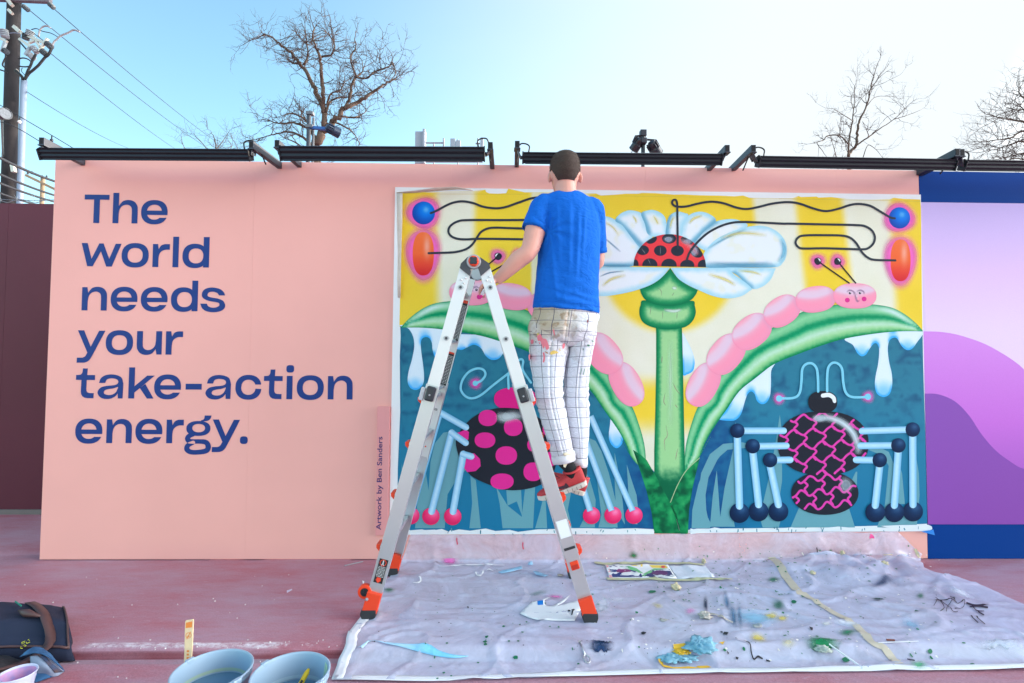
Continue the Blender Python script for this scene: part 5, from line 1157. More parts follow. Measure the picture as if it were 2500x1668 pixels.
# ---- trousers: pelvis and two legs with a windowpane check that follows the cloth
def cloth_mat():
    m = bpy.data.materials.new('check_cotton'); m.use_nodes = True; n = m.node_tree; L = n.links; b = n.nodes['Principled BSDF']
    uv = n.nodes.new('ShaderNodeUVMap'); uv.uv_map = 'UV'; sp = n.nodes.new('ShaderNodeSeparateXYZ'); L.new(uv.outputs[0], sp.inputs[0]); tc = n.nodes.new('ShaderNodeTexCoord')
    def M(op, a, c=None):
        k = n.nodes.new('ShaderNodeMath'); k.operation = op
        for i, v in enumerate((a, c)):
            if v is None: continue
            if isinstance(v, (int, float)): k.inputs[i].default_value = v
            else: L.new(v, k.inputs[i])
        return k.outputs[0]
    def ln(s, w_): return M('LESS_THAN', M('ABSOLUTE', M('SUBTRACT', M('FRACT', s), .5)), w_)
    grid = M('MAXIMUM', ln(sp.outputs[0], .026), ln(sp.outputs[1], .026))
    def nz(s, d=5):
        t = n.nodes.new('ShaderNodeTexNoise'); t.inputs['Scale'].default_value = s; t.inputs['Detail'].default_value = d; L.new(tc.outputs['Object'], t.inputs['Vector']); return t.outputs[0]
    def mix(f, a, c):
        x = n.nodes.new('ShaderNodeMix'); x.data_type = 'RGBA'; L.new(f, x.inputs[0])
        for i, v in ((6, a), (7, c)):
            if isinstance(v, tuple): x.inputs[i].default_value = tuple(lin(v))+(1,)
            else: L.new(v, x.inputs[i])
        return x.outputs[2]
    def step(s, a, c):
        r = n.nodes.new('ShaderNodeMapRange'); r.interpolation_type = 'SMOOTHSTEP'; r.inputs[1].default_value = a; r.inputs[2].default_value = c; L.new(s, r.inputs[0]); return r.outputs[0]
    so_ = n.nodes.new('ShaderNodeSeparateXYZ'); L.new(tc.outputs['Object'], so_.inputs[0])
    seat = M('MULTIPLY', step(so_.outputs[2], onY(1380, 885, YM).z, onY(1380, 790, YM).z), step(so_.outputs[0], onY(1470, 800, YM).x, onY(1330, 800, YM).x))
    c0 = mix(M('MULTIPLY', seat, step(nz(8, 8), .22, .52)), (222, 225, 234), (188, 172, 148))
    c0 = mix(M('MULTIPLY', step(nz(26, 8), .54, .66), seat), c0, (160, 134, 106))
    c0 = mix(M('MULTIPLY', step(nz(14, 8), .60, .72), .5), c0, (190, 186, 190))
    c1 = mix(M('MULTIPLY', grid, .78), c0, (70, 72, 96))
    L.new(c1, b.inputs['Base Color']); b.inputs['Roughness'].default_value = .9; b.inputs['Specular IOR Level'].default_value = .15
    bp = n.nodes.new('ShaderNodeBump'); bp.inputs['Strength'].default_value = .15; bp.inputs['Distance'].default_value = .003; L.new(nz(500, 2), bp.inputs['Height']); L.new(bp.outputs[0], b.inputs['Normal'])
    return m
CHECK = cloth_mat(); add_bump(CHECK, 24, .6, .012, (1, 1, 1.7), 1.6)
PK_ = .054                                                       # check repeat in metres
def tube_cloth(rows, n, name, u0=0.0, wrinkle=None, closed_end=False):
    """rows of ringpx; UV in check repeats"""
    C = [np.array(r[0]) for r in rows]; m = len(rows)
    K = 5; idx = np.linspace(0, m-1, (m-1)*K+1)
    def ip(A): A = np.array([list(a) for a in A]); return np.stack([np.interp(idx, np.arange(m), A[:, k]) for k in range(3)], 1)
    def sm(A):
        Pp = cat_open([tuple(a) for a in A], K); return Pp
    Cc, Aa, Bb = sm([r[0] for r in rows]), sm([r[1] for r in rows]), sm([r[2] for r in rows])
    V = []; UV = []; s = 0.0
    for i in range(len(Cc)):
        if i: s += np.linalg.norm(Cc[i]-Cc[i-1])
        per = math.pi*(np.linalg.norm(Aa[i])+np.linalg.norm(Bb[i]))
        for j in range(n+1):
            t = 2*math.pi*j/n-math.pi/2; d = Aa[i]*math.cos(t)+Bb[i]*math.sin(t); nn = Vector(d).normalized(); p = Vector(Cc[i])+Vector(d)
            if wrinkle: p = p+nn*wrinkle(p, t, s)
            V.append(tuple(p)); UV.append(((t/(2*math.pi))*round(per0/.064)+u0, s/PK_))
    return V, UV
trou = MB(); UVs = []
def add_cloth(rows, n, wr, u0, per):
    global per0; per0 = per
    V, UV = tube_cloth(rows, n, '', u0, wr); k = len(trou.v); m = len(V)//(n+1)
    trou.v += V; UVs.extend(UV)
    for i in range(m-1):
        for j in range(n): trou.f.append((k+i*(n+1)+j, k+i*(n+1)+j+1, k+(i+1)*(n+1)+j+1, k+(i+1)*(n+1)+j))
s8 = crop(1200, 740, 3.137)
def R8(l, r, y, dep): return ringpx(s8(l)[0], s8(r)[0], y, dep)
def wr_pel(p, t, s):
    d = .011*mnoise.fractal(Vector((p.x*9+p.z*6, p.y*11, p.z*14-p.x*7)), 1, 2, 3); back = max(0, -math.sin(t))*-1
    g = math.sin(-t)                                  # 1 at the back
    cx = p.x-onY(1388, 800, YM).x; d += -.016*max(0, g)*math.exp(-(cx/.018)**2)*max(0, min(1, (s-.04)/.09)); 
    d += .005*math.sin(p.z*120+p.x*60)*max(0, g)*max(0, (s-.06))*5
    return d
add_cloth([R8((322, 20), (818, 45), YM, .108), R8((316, 50), (820, 80), YM, .110), R8((302, 120), (818, 140), YM-.004, .122), R8((288, 200), (808, 210), YM-.008, .130), R8((292, 260), (794, 262), YM-.004, .122), R8((318, 305), (764, 300), YM, .100), R8((370, 340), (710, 335), YM, .06)], 64, wr_pel, .3, .80)
def wr_leg(k0, side):
    def f(p, t, s):
        d = .0042*mnoise.fractal(Vector((p.x*10+p.z*7, p.y*12+side, p.z*15-p.x*6)), 1, 2, 4)
        kn = math.exp(-((s-.40)/.11)**2); d += .0034*kn*math.sin(s*150+math.sin(t+side)*2.2+2*mnoise.noise(Vector((p.x*8, 0, p.z*10))))
        top = math.exp(-((s-.09)/.10)**2); d += .002*top*math.sin(s*120+t*2.5)
        return d
    return f
add_cloth([R8((300, 130), (600, 140), YM, .100), R8((287, 220), (604, 230), YM-.002, .112), R8((288, 320), (598, 325), YM-.004, .104), R8((296, 460), (572, 455), YM-.010, .096), R8((318, 580), (552, 575), YM-.022, .084), R8((336, 700), (545, 690), YM-.034, .076), R8((352, 800), (560, 790), YM-.040, .073), R8((388, 930), (586, 915), YM-.044, .070), R8((435, 1080), (612, 1055), YM-.046, .064), R8((463, 1175), (630, 1140), YM-.046, .060)], 40, wr_leg(0, 0.), .1, .50)
add_cloth([R8((580, 140), (806, 140), YM+.004, .100), R8((574, 240), (800, 235), YM+.008, .110), R8((580, 330), (788, 320), YM+.016, .100), R8((568, 460), (762, 450), YM+.026, .090), R8((558, 580), (748, 575), YM+.036, .080), R8((552, 700), (743, 700), YM+.048, .074), R8((555, 800), (746, 800), YM+.054, .071), R8((574, 900), (750, 905), YM+.058, .068), R8((597, 1000), (746, 1000), YM+.060, .064), R8((612, 1100), (740, 1100), YM+.062, .060), R8((620, 1185), (733, 1190), YM+.062, .056)], 40, wr_leg(1, 5.), .45, .46)
me = trou.mesh('trousers', True); uvl = me.uv_layers.new(name='UV')
for lp in me.loops: uvl.data[lp.index].uv = UVs[lp.vertex_index]
TR = obj('trousers', me, None, CHECK, True); s_ = TR.modifiers.new('solid', 'SOLIDIFY'); s_.thickness = .0015; child_of(TR, PERS)
def sub(o, p): o.parent = p; o.matrix_parent_inverse = Matrix.Identity(4); return o
CUFF = mat('cuff_cotton', (230, 230, 236), .9, noise_amt=.06, noise_scale=40, bump=.2, bump_scale=90)
for (l0, r0), (l1, r1), y in ((((462, 1168), (632, 1132)), ((474, 1232), (638, 1196)), YM-.046), (((618, 1180), (734, 1184)), ((624, 1236), (729, 1250)), YM+.062)):
    mb = MB(); A, B = R8(l0, r0, y, .062 if y < YM else .058), R8(l1, r1, y, .061 if y < YM else .057)
    def rw(rg_, k): return (rg_[0], rg_[1]*k, rg_[2]*k)
    mid = (lerp(A[0], B[0], .5), lerp(A[1], B[1], .5), lerp(A[2], B[2], .5))
    loft(mb, [rw(A, .96), rw(A, 1.05), rw(mid, 1.09), rw(B, 1.06), rw(B, .9)], 32); me = mb.mesh('cuff'); fold(me, lambda c, n_: .003*mnoise.noise(c*45)); sub(obj('cuff', me, None, CUFF, True), TR)
# back pocket flap, red tag, belt seam, stains
def patch(name, pts8, m, dy=-.002, par=None, smooth_=False):
    """small flat piece lying on the back of the trousers"""
    P = np.array(s8(*pts8)); 
    if smooth_: P = cat_closed(P, 4)
    Q, F = fill([[P]], 4.0); V = []
    dg = bpy.context.evaluated_depsgraph_get()
    for q in Q:
        d = ray(q[0], q[1]).normalized(); ok, loc, nr, idx = TR.ray_cast(TR.matrix_world.inverted() @ CAM, d)
        V.append(tuple(loc-d*abs(dy)) if ok else tuple(onY(q[0], q[1], YM-.1)))
    me = bpy.data.meshes.new(name); me.from_pydata(V, [], [tuple(map(int, f)) for f in F]); me.update(); return sub(obj(name, me, None, m, True), TR)
bpy.context.view_layer.update()
RED = mat('paint_pink_stain', (236, 128, 140), .6); YEL = mat('paint_ochre_stain', (214, 184, 96), .6); GRN = mat('paint_green_stain', (60, 130, 96), .6); BRN = mat('paint_brown_stain', (176, 128, 92), .7)
patch('pocket_tag', [(733, 128), (742, 128), (741, 150), (732, 150)], mat('tag_red', (120, 30, 40), .6))
for pts_, m_ in (([(350, 250), (375, 240), (392, 270), (415, 275), (430, 300), (440, 345), (420, 358), (408, 330), (398, 350), (384, 320), (372, 290), (356, 290)], RED), ([(300, 285), (318, 280), (322, 306), (305, 314)], RED), ([(392, 385), (404, 380), (410, 425), (402, 455), (392, 448), (398, 415)], RED), ([(545, 315), (562, 310), (560, 340), (545, 350)], RED), ([(470, 205), (480, 208), (486, 245), (476, 240)], RED), ([(360, 300), (372, 305), (370, 318)], RED), ([(285, 400), (298, 396), (296, 430), (288, 440)], RED),
                 ([(450, 378), (480, 362), (512, 380), (495, 386), (470, 392), (455, 396)], YEL), ([(345, 235), (362, 232), (356, 250)], YEL), ([(410, 370), (434, 382), (428, 388), (412, 378)], BRN), ([(520, 352), (530, 360), (524, 368)], YEL),
                 ([(735, 318), (752, 322), (748, 332), (736, 330)], GRN), ([(765, 285), (782, 292), (776, 300)], GRN), ([(690, 500), (694, 500), (684, 545), (680, 545)], GRN), ([(712, 505), (716, 505), (706, 545), (702, 545)], GRN), ([(336, 295), (342, 294), (342, 302), (336, 302)], mat('paint_dark_fleck', (60, 50, 60), .6)), ([(700, 350), (706, 352), (700, 364)], GRN)):
    patch('paint_stain', pts_, m_, .0022, smooth_=True)
tape = patch('tape_scrap', [(548, 1150), (600, 1140), (622, 1160), (620, 1190), (585, 1225), (565, 1262), (552, 1255), (545, 1215), (555, 1180)], mat('yellowed_tape', (236, 228, 196), .6), .010)
# ---- socks and running shoes
SOCK = mat('black_sock', (22, 24, 28), .9); SHOE = mat('red_mesh', (212, 64, 68), .65, noise_amt=.25, noise_scale=18, bump=.3, bump_scale=260); SOLE = mat('pale_sole', (222, 212, 200), .6, noise_amt=.15, noise_scale=25)
def shoe(heel, toe, up, lean, ank, label):
    """running shoe from heel point to toe point (on the sole line)"""
    f = (toe-heel); L = f.length; f.normalize(); up = (up-f*up.dot(f)).normalized(); sd_ = f.cross(up)
    st = [(0, .026, .030, .070), (.04, .033, .030, .080), (.10, .036, .0, .084), (.18, .036, 0, .074), (.28, .034, 0, .068), (.40, .036, 0, .062), (.52, .040, 0, .052), (.66, .045, 0, .044), (.80, .045, 0, .036), (.92, .038, 0, .028), (1.0, .020, 0, .018)]
    up_ = MB(); rings = []
    for t, w_, _, h in st:
        c = heel+f*(L*t)+up*(.020+h*.45); rings.append((c, sd_*w_, up*(h*.55)))
    loft(up_, rings, 20); me = remesh(up_, .004, 4)
    root = obj('shoe', me, None, SHOE, True); child_of(root, PERS)
    so2 = MB(); k = 0; prof2 = [(t, w_+.003) for t, w_, _, _ in st]; pl = [(t*L, w_) for t, w_ in prof2]+[(t*L, -w_) for t, w_ in reversed(prof2)]
    def ax(x, y, t): c = heel+f*x+sd_*y; toe_up = .010*max(0, (x/L-.75)/.25)**2+.006*max(0, (.12-x/L)/.12); return tuple(c+up*(t+toe_up))
    so2.prism(pl, ax, 0, .024); sub(so2.build('sole', SOLE, bevel=.004), root)
    gr = MB()
    for q in range(9):
        x = L*(.12+.09*q)
        for s in (-1, 1): gr.box(heel+f*x+sd_*float(s*(np.interp(x/L, [a for a, _ in prof2], [b for _, b in prof2])+.0004))+up*.010, (.0022, .0022, .018), Matrix((f, sd_, up)).transposed())
    g = gr.build('sole_groove', mat('groove_dark', (120, 110, 104), .8)); g['kind'] = 'stuff'; sub(g, root)
    # collar opening, laces and side mark
    cl = MB(); cc = heel+f*L*.19+up*.094; cl.tube([tuple(cc+f*(.044*math.cos(t))+sd_*(.032*math.sin(t))+up*(.004*math.cos(2*t))) for t in np.linspace(0, 2*math.pi, 26)], .006, 8); sub(cl.build('collar', SHOE, smooth=True), root)
    lc = MB()
    for q in range(5):
        x = heel+f*L*(.36+.06*q)+up*(.084-.009*q); lc.tube([tuple(x-sd_*.024-up*.006), tuple(x+up*.002), tuple(x+sd_*.024-up*.006)], .0028, 6)
    sub(lc.build('laces', mat('lace_red', (196, 70, 74), .8)), root)
    sw = [(.16, .026), (.22, .022), (.34, .030), (.58, .056), (.32, .042), (.24, .040), (.20, .050), (.18, .044)]
    for s in (-1, 1):
        mb = MB(); pts_ = [heel+f*(L*(a+.18))+up*(b+.004)+sd_*s*(.0385+(.002 if a > .3 else 0)) for a, b in sw]; mb.add([tuple(p) for p in pts_], [tuple(range(len(pts_)))]); sub(mb.build('side_mark', mat('mark_dark', (60, 40, 52), .5)), root)
    sk = MB(); limb(sk, [heel+f*L*.22+up*.050, heel+f*L*.21+up*.105, ank], [.034, .034, .037], 18); child_of(sk.build('sock', SOCK, smooth=True), PERS)
    return root
# left shoe: heel lifted to the right, ball of the foot on the rung
heL = onY(*s8((735, 1390))[0], YM-.045); toL = heL+Vector((-.246, .03, -.092))
shoe(heL, toL, Vector((-.35, 0, .93)), 0, onY(*s8((552, 1205))[0], YM-.046), '')
heR = onY(*s8((705, 1480))[0], YM+.070); toR = heR+Vector((-.238, .05, .085))
shoe(heR, toR, Vector((.36, 0, .93)), 0, onY(*s8((678, 1215))[0], YM+.062), '')
# small paint marker between the fingers
mk = MB(); m0 = Vector((rx_-.016, -.552, rz_-.012)); M = Matrix.Rotation(.5, 3, 'Y')
PM = empty('paint_marker', tuple(m0)); tag(PM, 'short white paint marker with pink tip held in the left hand', 'marker')
child_of(MB().lathe([(.0001, .016), (.009, .016), (.0095, .012), (.0095, -.012), (.008, -.016), (.0001, -.016)], m0, 18, M).build('barrel', mat('marker_white', (236, 236, 238), .35), smooth=False), PM)
child_of(MB().lathe([(.0078, -.016), (.0085, -.020), (.006, -.030), (.0001, -.033)], m0, 18, M).build('tip', mat('marker_pink', (240, 40, 150), .4), smooth=True), PM)
# brush in the right hand
bb_ = pr+Vector((-.012, .03, -.012)); PB = empty('paint_brush', tuple(bb_)); tag(PB, 'thin paint brush held against the mural in the right hand', 'brush')
child_of(MB().tube([bb_+Vector((.0, -.06, -.06)), bb_+Vector((0, .0, .0)), bb_+Vector((0, .055, .05))], [.003, .0045, .004], 10).build('handle', mat('brush_wood', (190, 140, 90), .5)), PB)
child_of(MB().tube([bb_+Vector((0, .055, .05)), bb_+Vector((0, .075, .068))], [.0045, .005], 10).build('ferrule', ALU), PB)
child_of(MB().tube([bb_+Vector((0, .075, .068)), bb_+Vector((0, .090, .08)), bb_+Vector((0, .10, .088))], [.005, .005, .001], 10).build('bristles', mat('wet_bristle', (60, 60, 70), .6)), PB)
# ================================================================= LED light bars on arms above the wall
BLKM = mat('black_anodised', (34, 37, 44), .38, .35, noise_amt=.15, noise_scale=6); ARM = mat('painted_steel', (62, 66, 76), .45, .4, noise_amt=.2, noise_scale=12); CABLE = mat('black_cable', (24, 25, 28), .6)
def light_bar(pa, pb, yb, hgt, arms, cable_end, label, left_cap=True):
    """pa, pb: end pixels of the bar's centre line; arms: (front px, rear px)"""
    A, B = onY(pa[0], pa[1], yb), onY(pb[0], pb[1], yb); d = (B-A).normalized()
    root = empty('light_bar', tuple((A+B)/2)); tag(root, label, 'light bar', 'light bars along the top of the wall')
    n = Vector((0, 1, 0)); n = (n-d*n.dot(d)).normalized(); up = d.cross(n); tl = R(24); n2 = n*math.cos(tl)+up*math.sin(tl); u2 = -n*math.sin(tl)+up*math.cos(tl)
    h = hgt/2; dp = .052
    # ribbed extrusion: fins at the back, lens below
    prof = [(-dp/2, -h), (dp/2*.9, -h*.92), (dp/2, -h*.2), (dp/2, h*.8), (dp/2*.7, h)]
    x = [h*.96, h*.72, h*.62, h*.38, h*.28, h*.04, -h*.06, -h*.34, -h*.44, -h*.78]
    for i, q in enumerate(x): prof.append((-dp/2-(.000 if i % 4 in (0, 3) else -.0055), q))
    mb = MB().prism(prof, lambda a, b, t: tuple((A if t == 0 else B)+n2*a+u2*b), 0, 1); child_of(mb.build('housing', BLKM, bevel=.0008), root)
    child_of(MB().bar(A-u2*(h+.0015)+n2*.002+d*.01, B-u2*(h+.0015)+n2*.002-d*.01, dp*.7, .003, tuple(u2)).build('lens', mat('dark_lens', (26, 30, 44), .15)), root)
    for P, s in ((A, -1), (B, 1)):
        child_of(MB().prism([(-dp/2-.003, -h-.004), (dp/2+.002, -h-.002), (dp/2+.004, h*.7), (0, h+.004), (-dp/2-.003, h*.75)], lambda a, b, t: tuple(P+d*s*t+n2*a+u2*b), 0, .007).build('end_cap', BLKM, bevel=.001), root)
        child_of(MB().lathe([(.0001, .012), (.010, .012), (.010, 0), (.0001, 0)], P+d*s*.007, 14, d.to_track_quat('Z', 'Y').to_matrix() @ Matrix.Scale(s, 3)).build('pivot_knob', BLKM), root)
    for k, (fp, rp, yf, endi) in enumerate(arms):
        F0 = onY(fp[0], fp[1], yf); R0 = Vector((F0.x+(onY(rp[0], rp[1], .02).x-F0.x), .10, F0.z))
        child_of(MB().bar(F0, R0, .028, .040, (0, 0, 1)).build('arm', ARM, bevel=.002), root)
        child_of(MB().bar(F0+Vector((0, -.001, 0)), F0+Vector((0, .002, 0)), .020, .032, (0, 0, 1)).build('arm_bore', mat('tube_dark', (18, 18, 22), .8)), root)
        E_ = A if endi == 0 else B; s = -1 if endi == 0 else 1
        top = F0+Vector((0, .022, -.022)); bot = E_+d*s*.013
        child_of(MB().bar(top, Vector((bot.x, bot.y, bot.z-.008)), .006, .032, (0, 1, 0)).build('hanger', ARM, bevel=.001), root)
        child_of(MB().bar(top+Vector((-s*.0, .03, .0)), lerp(top, bot, .8)+Vector((0, .034, 0)), .004, .012, (0, 1, 0)).build('hanger_brace', ARM), root)
        child_of(MB().box(F0+Vector((0, .022, -.0235)), (.036, .05, .005)).build('hanger_plate', ARM), root)
    if cable_end is not None:
        E_ = A if cable_end == 0 else B; s = -1 if cable_end == 0 else 1; q = E_-d*s*.03+up*h
        child_of(MB().tube([Vector(p) for p in cat_open([tuple(q), tuple(q+up*.035-d*s*.004), tuple(q+up*.05+d*s*.02), tuple(q+up*.045+d*s*.05), tuple(q+up*.02+d*s*.06+n*.05), tuple(q-up*.04+d*s*.065+n*.12)], 5)], .0042, 8).build('cable', CABLE, smooth=True), root)
    return root
light_bar((104, 375), (610, 378), -.29, .062, [((101, 344), (207, 388), -.31, 0), ((613, 353), (690, 393), -.31, 1)], 1, 'black light bar above the lettering at the left end of the wall')
light_bar((688, 374), (1181, 376), -.30, .078, [((676, 350), (735, 394), -.31, 0), ((1197, 355), (1203, 396), -.31, 1)], 1, 'thick black light bar left of the head of the person')
light_bar((1278, 385), (1758, 389), -.27, .062, [((1263, 352), (1262, 397), -.30, 0), ((1776, 362), (1730, 405), -.30, 1)], 0, 'black light bar behind the head of the person')
light_bar((1852, 394), (2326, 402), -.27, .062, [((1840, 362), (1790, 406), -.30, 0), ((2338, 371), (2240, 415), -.32, 1)], 0, 'black light bar over the right corner of the mural')
light_bar((2352, 403), (2860, 410), -.27, .060, [((2350, 372), (2246, 415), -.32, 0)], 0, 'black light bar above the wave wall, cut by the right edge')

# ================================================================= flood lamps on stands behind the wall
def lamp_can(root, c, d, L, r, m=None):
    """round floodlight housing along d"""
    d = Vector(d).normalized(); M = d.to_track_quat('Z', 'Y').to_matrix()
    prof = [(.0001, -L*.5), (r*.55, -L*.48), (r*.72, -L*.35), (r*.8, -L*.1), (r, 0), (r*1.02, L*.42), (r*1.06, L*.44), (r*1.06, L*.5), (r*.95, L*.5), (r*.9, L*.42), (.0001, L*.40)]
    child_of(MB().lathe(prof, c, 26, M).build('lamp_housing', m or mat('lamp_black', (30, 36, 46), .4), smooth=False), root)
    fin = MB()
    for q in range(10):
        t = q*.628; fin.box(Vector(c)+M @ Vector((r*.85*math.cos(t), r*.85*math.sin(t), -L*.22)), (.03*r/.1, .006, L*.35), M @ Matrix.Rotation(t, 3, 'Z'))
    child_of(fin.build('cooling_fin', m or mat('lamp_black', (30, 36, 46), .4)), root)
st = onY(752, 395, 1.2); s1 = empty('flood_lamp', (st.x, 1.2, 0)); tag(s1, 'blue-black floodlight on a grey pole in front of the big bare tree', 'lamp')
child_of(MB().tube([(st.x, 1.2, 0), (st.x, 1.2, onY(752, 275, 1.2).z)], .018, 12).build('pole', mat('grey_pole', (52, 62, 74), .6)), s1)
child_of(MB().tube([(st.x+.032, 1.22, 0), (st.x+.032, 1.22, onY(752, 285, 1.2).z)], .010, 10).build('pole', mat('light_pole', (96, 104, 112), .6)), s1)
cL = onY(812, 318, 1.2); lamp_can(s1, cL, (.72, .62, -.2), .12, .042, mat('lamp_blue_black', (26, 48, 74), .4))
child_of(MB().bar(Vector((st.x, 1.2, cL.z+.02)), cL+Vector((-.05, 0, .01)), .022, .03).build('yoke', mat('lamp_clip', (40, 96, 170), .5)), s1)
for z in (278, 310): child_of(MB().box((st.x+.01, 1.2, onY(752, z, 1.2).z), (.06, .05, .025)).build('clamp', mat('clamp_steel', (110, 114, 120), .5, .4)), s1)
st = onY(1570, 400, 2.5); s2 = empty('lamp_stand', (st.x, 2.5, 0)); tag(s2, 'mast with two black stage lamps behind the wall right of the person', 'lamp')
zt_ = onY(1571, 320, 2.5).z
child_of(MB().tube([(st.x, 2.5, 0), (st.x, 2.5, zt_)], .022, 12).build('pole', mat('lamp_black', (30, 36, 46), .4)), s2)
c1 = onY(1556, 352, 2.5); c2 = onY(1597, 362, 2.5)
lamp_can(s2, c1, (-.35, .6, -.55), .15, .055); lamp_can(s2, c2, (.55, .5, -.5), .17, .066)
for cc in (c1, c2): child_of(MB().tube([Vector((st.x, 2.5, cc.z+.10)), cc+Vector((.02 if cc.x > st.x else -.02, 0, .09)), cc+Vector((.05 if cc.x > st.x else -.05, 0, .02))], .012, 8).build('yoke', mat('lamp_black', (30, 36, 46), .4)), s2)
child_of(MB().tube([Vector((st.x, 2.5, zt_)), onY(1535, 385, 2.5)], .004, 6).build('safety_cable', CABLE), s2)
child_of(MB().box((st.x, 2.5, zt_-.03), (.07, .07, .07)).box((st.x, 2.48, zt_-.13), (.06, .09, .06)).build('clamp', mat('clamp_dark', (60, 62, 70), .5, .5), bevel=.006), s2)
# ================================================================= plastic sheet on the floor and up the wall
cT = crop(1400, 1200, 2.13636); c7 = crop(700, 1200, 2.9375)
def gz_s(s): return float(-STEP_H*(1-sstep(STEP_Y-.07, STEP_Y+.012, s)))
RB = .05; ARC = RB*math.pi/2
def tp(px, py, wall_=False):
    """pixel -> sheet coordinates (x, s)"""
    if wall_: p = onY(px, py, -.014); return (p.x, p.z-2*RB+ARC)
    p = onZ(px, py, .004)
    if p.y < STEP_Y-.03: p = onZ(px, py, -STEP_H+.004)
    return (p.x, min(p.y, -RB*.2))
def auto_tp(px, py):
    p = onZ(px, py, .004)
    return tp(px, py, p.y > -.03)
def ridge(x, y, z): return 1-abs(mnoise.noise(Vector((x, y, z))))*2
def h_sheet(x, s):
    u = x*.9; h = .0035+.0022*(mnoise.noise(Vector((x*3.1, s*3.7, 1)))+.6)
    a = max(0, ridge(x*1.5+s*1.1, s*2.2-x*.5, 4.2)-.80)/.20; h += .016*a*a*(.5+.5*mnoise.noise(Vector((x*.8, s*.9, 7))))
    b = max(0, ridge(x*2.6-s*2.0, s*3.0+x*.8, 9.1)-.84)/.16; h += .010*b*b
    e = max(0, ridge(x*5.2+s*3, s*6.5-x*2, 5.5)-.86)/.14; h += .002*e*e
    c = max(0, ridge(x*.7+4, s*7.0+x*.4, 2.3)-.86)/.14; h += .008*c*c
    hp = math.exp(-((x-2.12)/.40)**2-((s+.10)/.26)**2)                    # heap at the right where the sheet is bunched up
    if hp > .02: h += hp*(.060*(mnoise.fractal(Vector((x*4.0, s*5.0, 3)), 1, 2, 4)+.5)+.075*max(0, ridge(x*3.2+s*2.5, s*2.5-x, 6)-.45))
    return max(h, .0025)
def sheet3(x, s, lift=0.0):
    h = h_sheet(x, s)+lift
    if s <= -RB: return (x, s, gz_s(s)+h)
    if s <= -RB+ARC:
        t = (s+RB)/RB; return (x, -RB+RB*math.sin(t)-.013-h*math.sin(t), RB*(1-math.cos(t))+h*math.cos(t)+.0)
    return (x, -.013-h*.8-.004*(1-math.exp(-(s*9)**2)), RB+(s+RB-ARC))
TARP = empty('plastic_sheet', tuple(sheet3(.8, -.7))); tag(TARP, 'translucent plastic dust sheet with white tape edges and paint spatters below the mural', 'sheet')
left_e = [tp(*p) for p in ((985, 1366), (960, 1400), (925, 1440), (890, 1500), (866, 1530), (850, 1554), (846, 1578), (830, 1618), (812, 1661))]
bot_e = [tp(*p) for p in ((1040, 1664), (1270, 1657), (1500, 1649), (1750, 1644), (2000, 1641), (2250, 1638), (2500, 1635), (2760, 1632))]
right_e = [tp(*p) for p in ((2800, 1580), (2500, 1476), (2406, 1434), (2336, 1412), (2285, 1409), (2256, 1395), (2252, 1380))]+[tp(*p, True) for p in ((2247, 1352), (2224, 1331), (2205, 1312), (2186, 1296))]
top_e = [tp(*p, True) for p in ((2100, 1297), (2000, 1296), (1900, 1300), (1700, 1302), (1500, 1304), (1300, 1304), (1150, 1305), (1003, 1304))]
loop = np.array(left_e+bot_e+right_e+top_e)
def dens(l, d=.03):
    o = []
    for a, b in zip(l, np.roll(l, -1, 0)):
        n = max(1, int(np.linalg.norm(b-a)/d)); o += [a+(b-a)*t for t in np.linspace(0, 1, n, endpoint=False)]
    return np.array(o)
P, F = fill([[dens(loop, .02)]], .0155)
V = [sheet3(float(a), float(b)) for a, b in P]
al = np.array([.42 if b > -.02 else .62 for a, b in P])+np.array([.12*mnoise.fractal(Vector((a*1.6, b*2.2, 5)), 1, 2, 3)+.10*max(0, ridge(a*2.1+b, b*2.6-a, 8.)-.75) for a, b in P])
cl = mixc((206, 212, 242), (230, 236, 254), np.array([mnoise.noise(Vector((a*1.1, b*1.4, 2)))*.5+.5 for a, b in P]))
def plastic_mat():
    m = bpy.data.materials.new('cloudy_plastic'); m.use_nodes = True; n = m.node_tree; L = n.links; b = n.nodes['Principled BSDF']
    a = n.nodes.new('ShaderNodeVertexColor'); a.layer_name = 'Col'; tc = n.nodes.new('ShaderNodeTexCoord')
    L.new(a.outputs['Color'], b.inputs['Base Color']); b.inputs['Roughness'].default_value = .3; b.inputs['Specular IOR Level'].default_value = .45
    t = n.nodes.new('ShaderNodeTexNoise'); t.inputs['Scale'].default_value = 5; t.inputs['Detail'].default_value = 9; t.inputs['Roughness'].default_value = .7; t.inputs['Distortion'].default_value = 1.2; L.new(tc.outputs['Object'], t.inputs['Vector'])
    mr_ = n.nodes.new('ShaderNodeMapRange'); mr_.inputs[1].default_value = .3; mr_.inputs[2].default_value = .7; mr_.inputs[3].default_value = -.14; mr_.inputs[4].default_value = .14; L.new(t.outputs[0], mr_.inputs[0])
    ad = n.nodes.new('ShaderNodeMath'); ad.operation = 'ADD'; ad.use_clamp = True; L.new(a.outputs['Alpha'], ad.inputs[0]); L.new(mr_.outputs[0], ad.inputs[1]); L.new(ad.outputs[0], b.inputs['Alpha'])
    t2 = n.nodes.new('ShaderNodeTexNoise'); t2.inputs['Scale'].default_value = 16; t2.inputs['Detail'].default_value = 7; t2.inputs['Distortion'].default_value = 1.6; L.new(tc.outputs['Object'], t2.inputs['Vector'])
    bp = n.nodes.new('ShaderNodeBump'); bp.inputs['Strength'].default_value = .4; bp.inputs['Distance'].default_value = .010; L.new(t2.outputs[0], bp.inputs['Height']); L.new(bp.outputs[0], b.inputs['Normal'])
    return m
film = obj('film', vcol_mesh('film', V, F, cl, np.clip(al, .36, .95)), None, plastic_mat(), True); child_of(film, TARP)
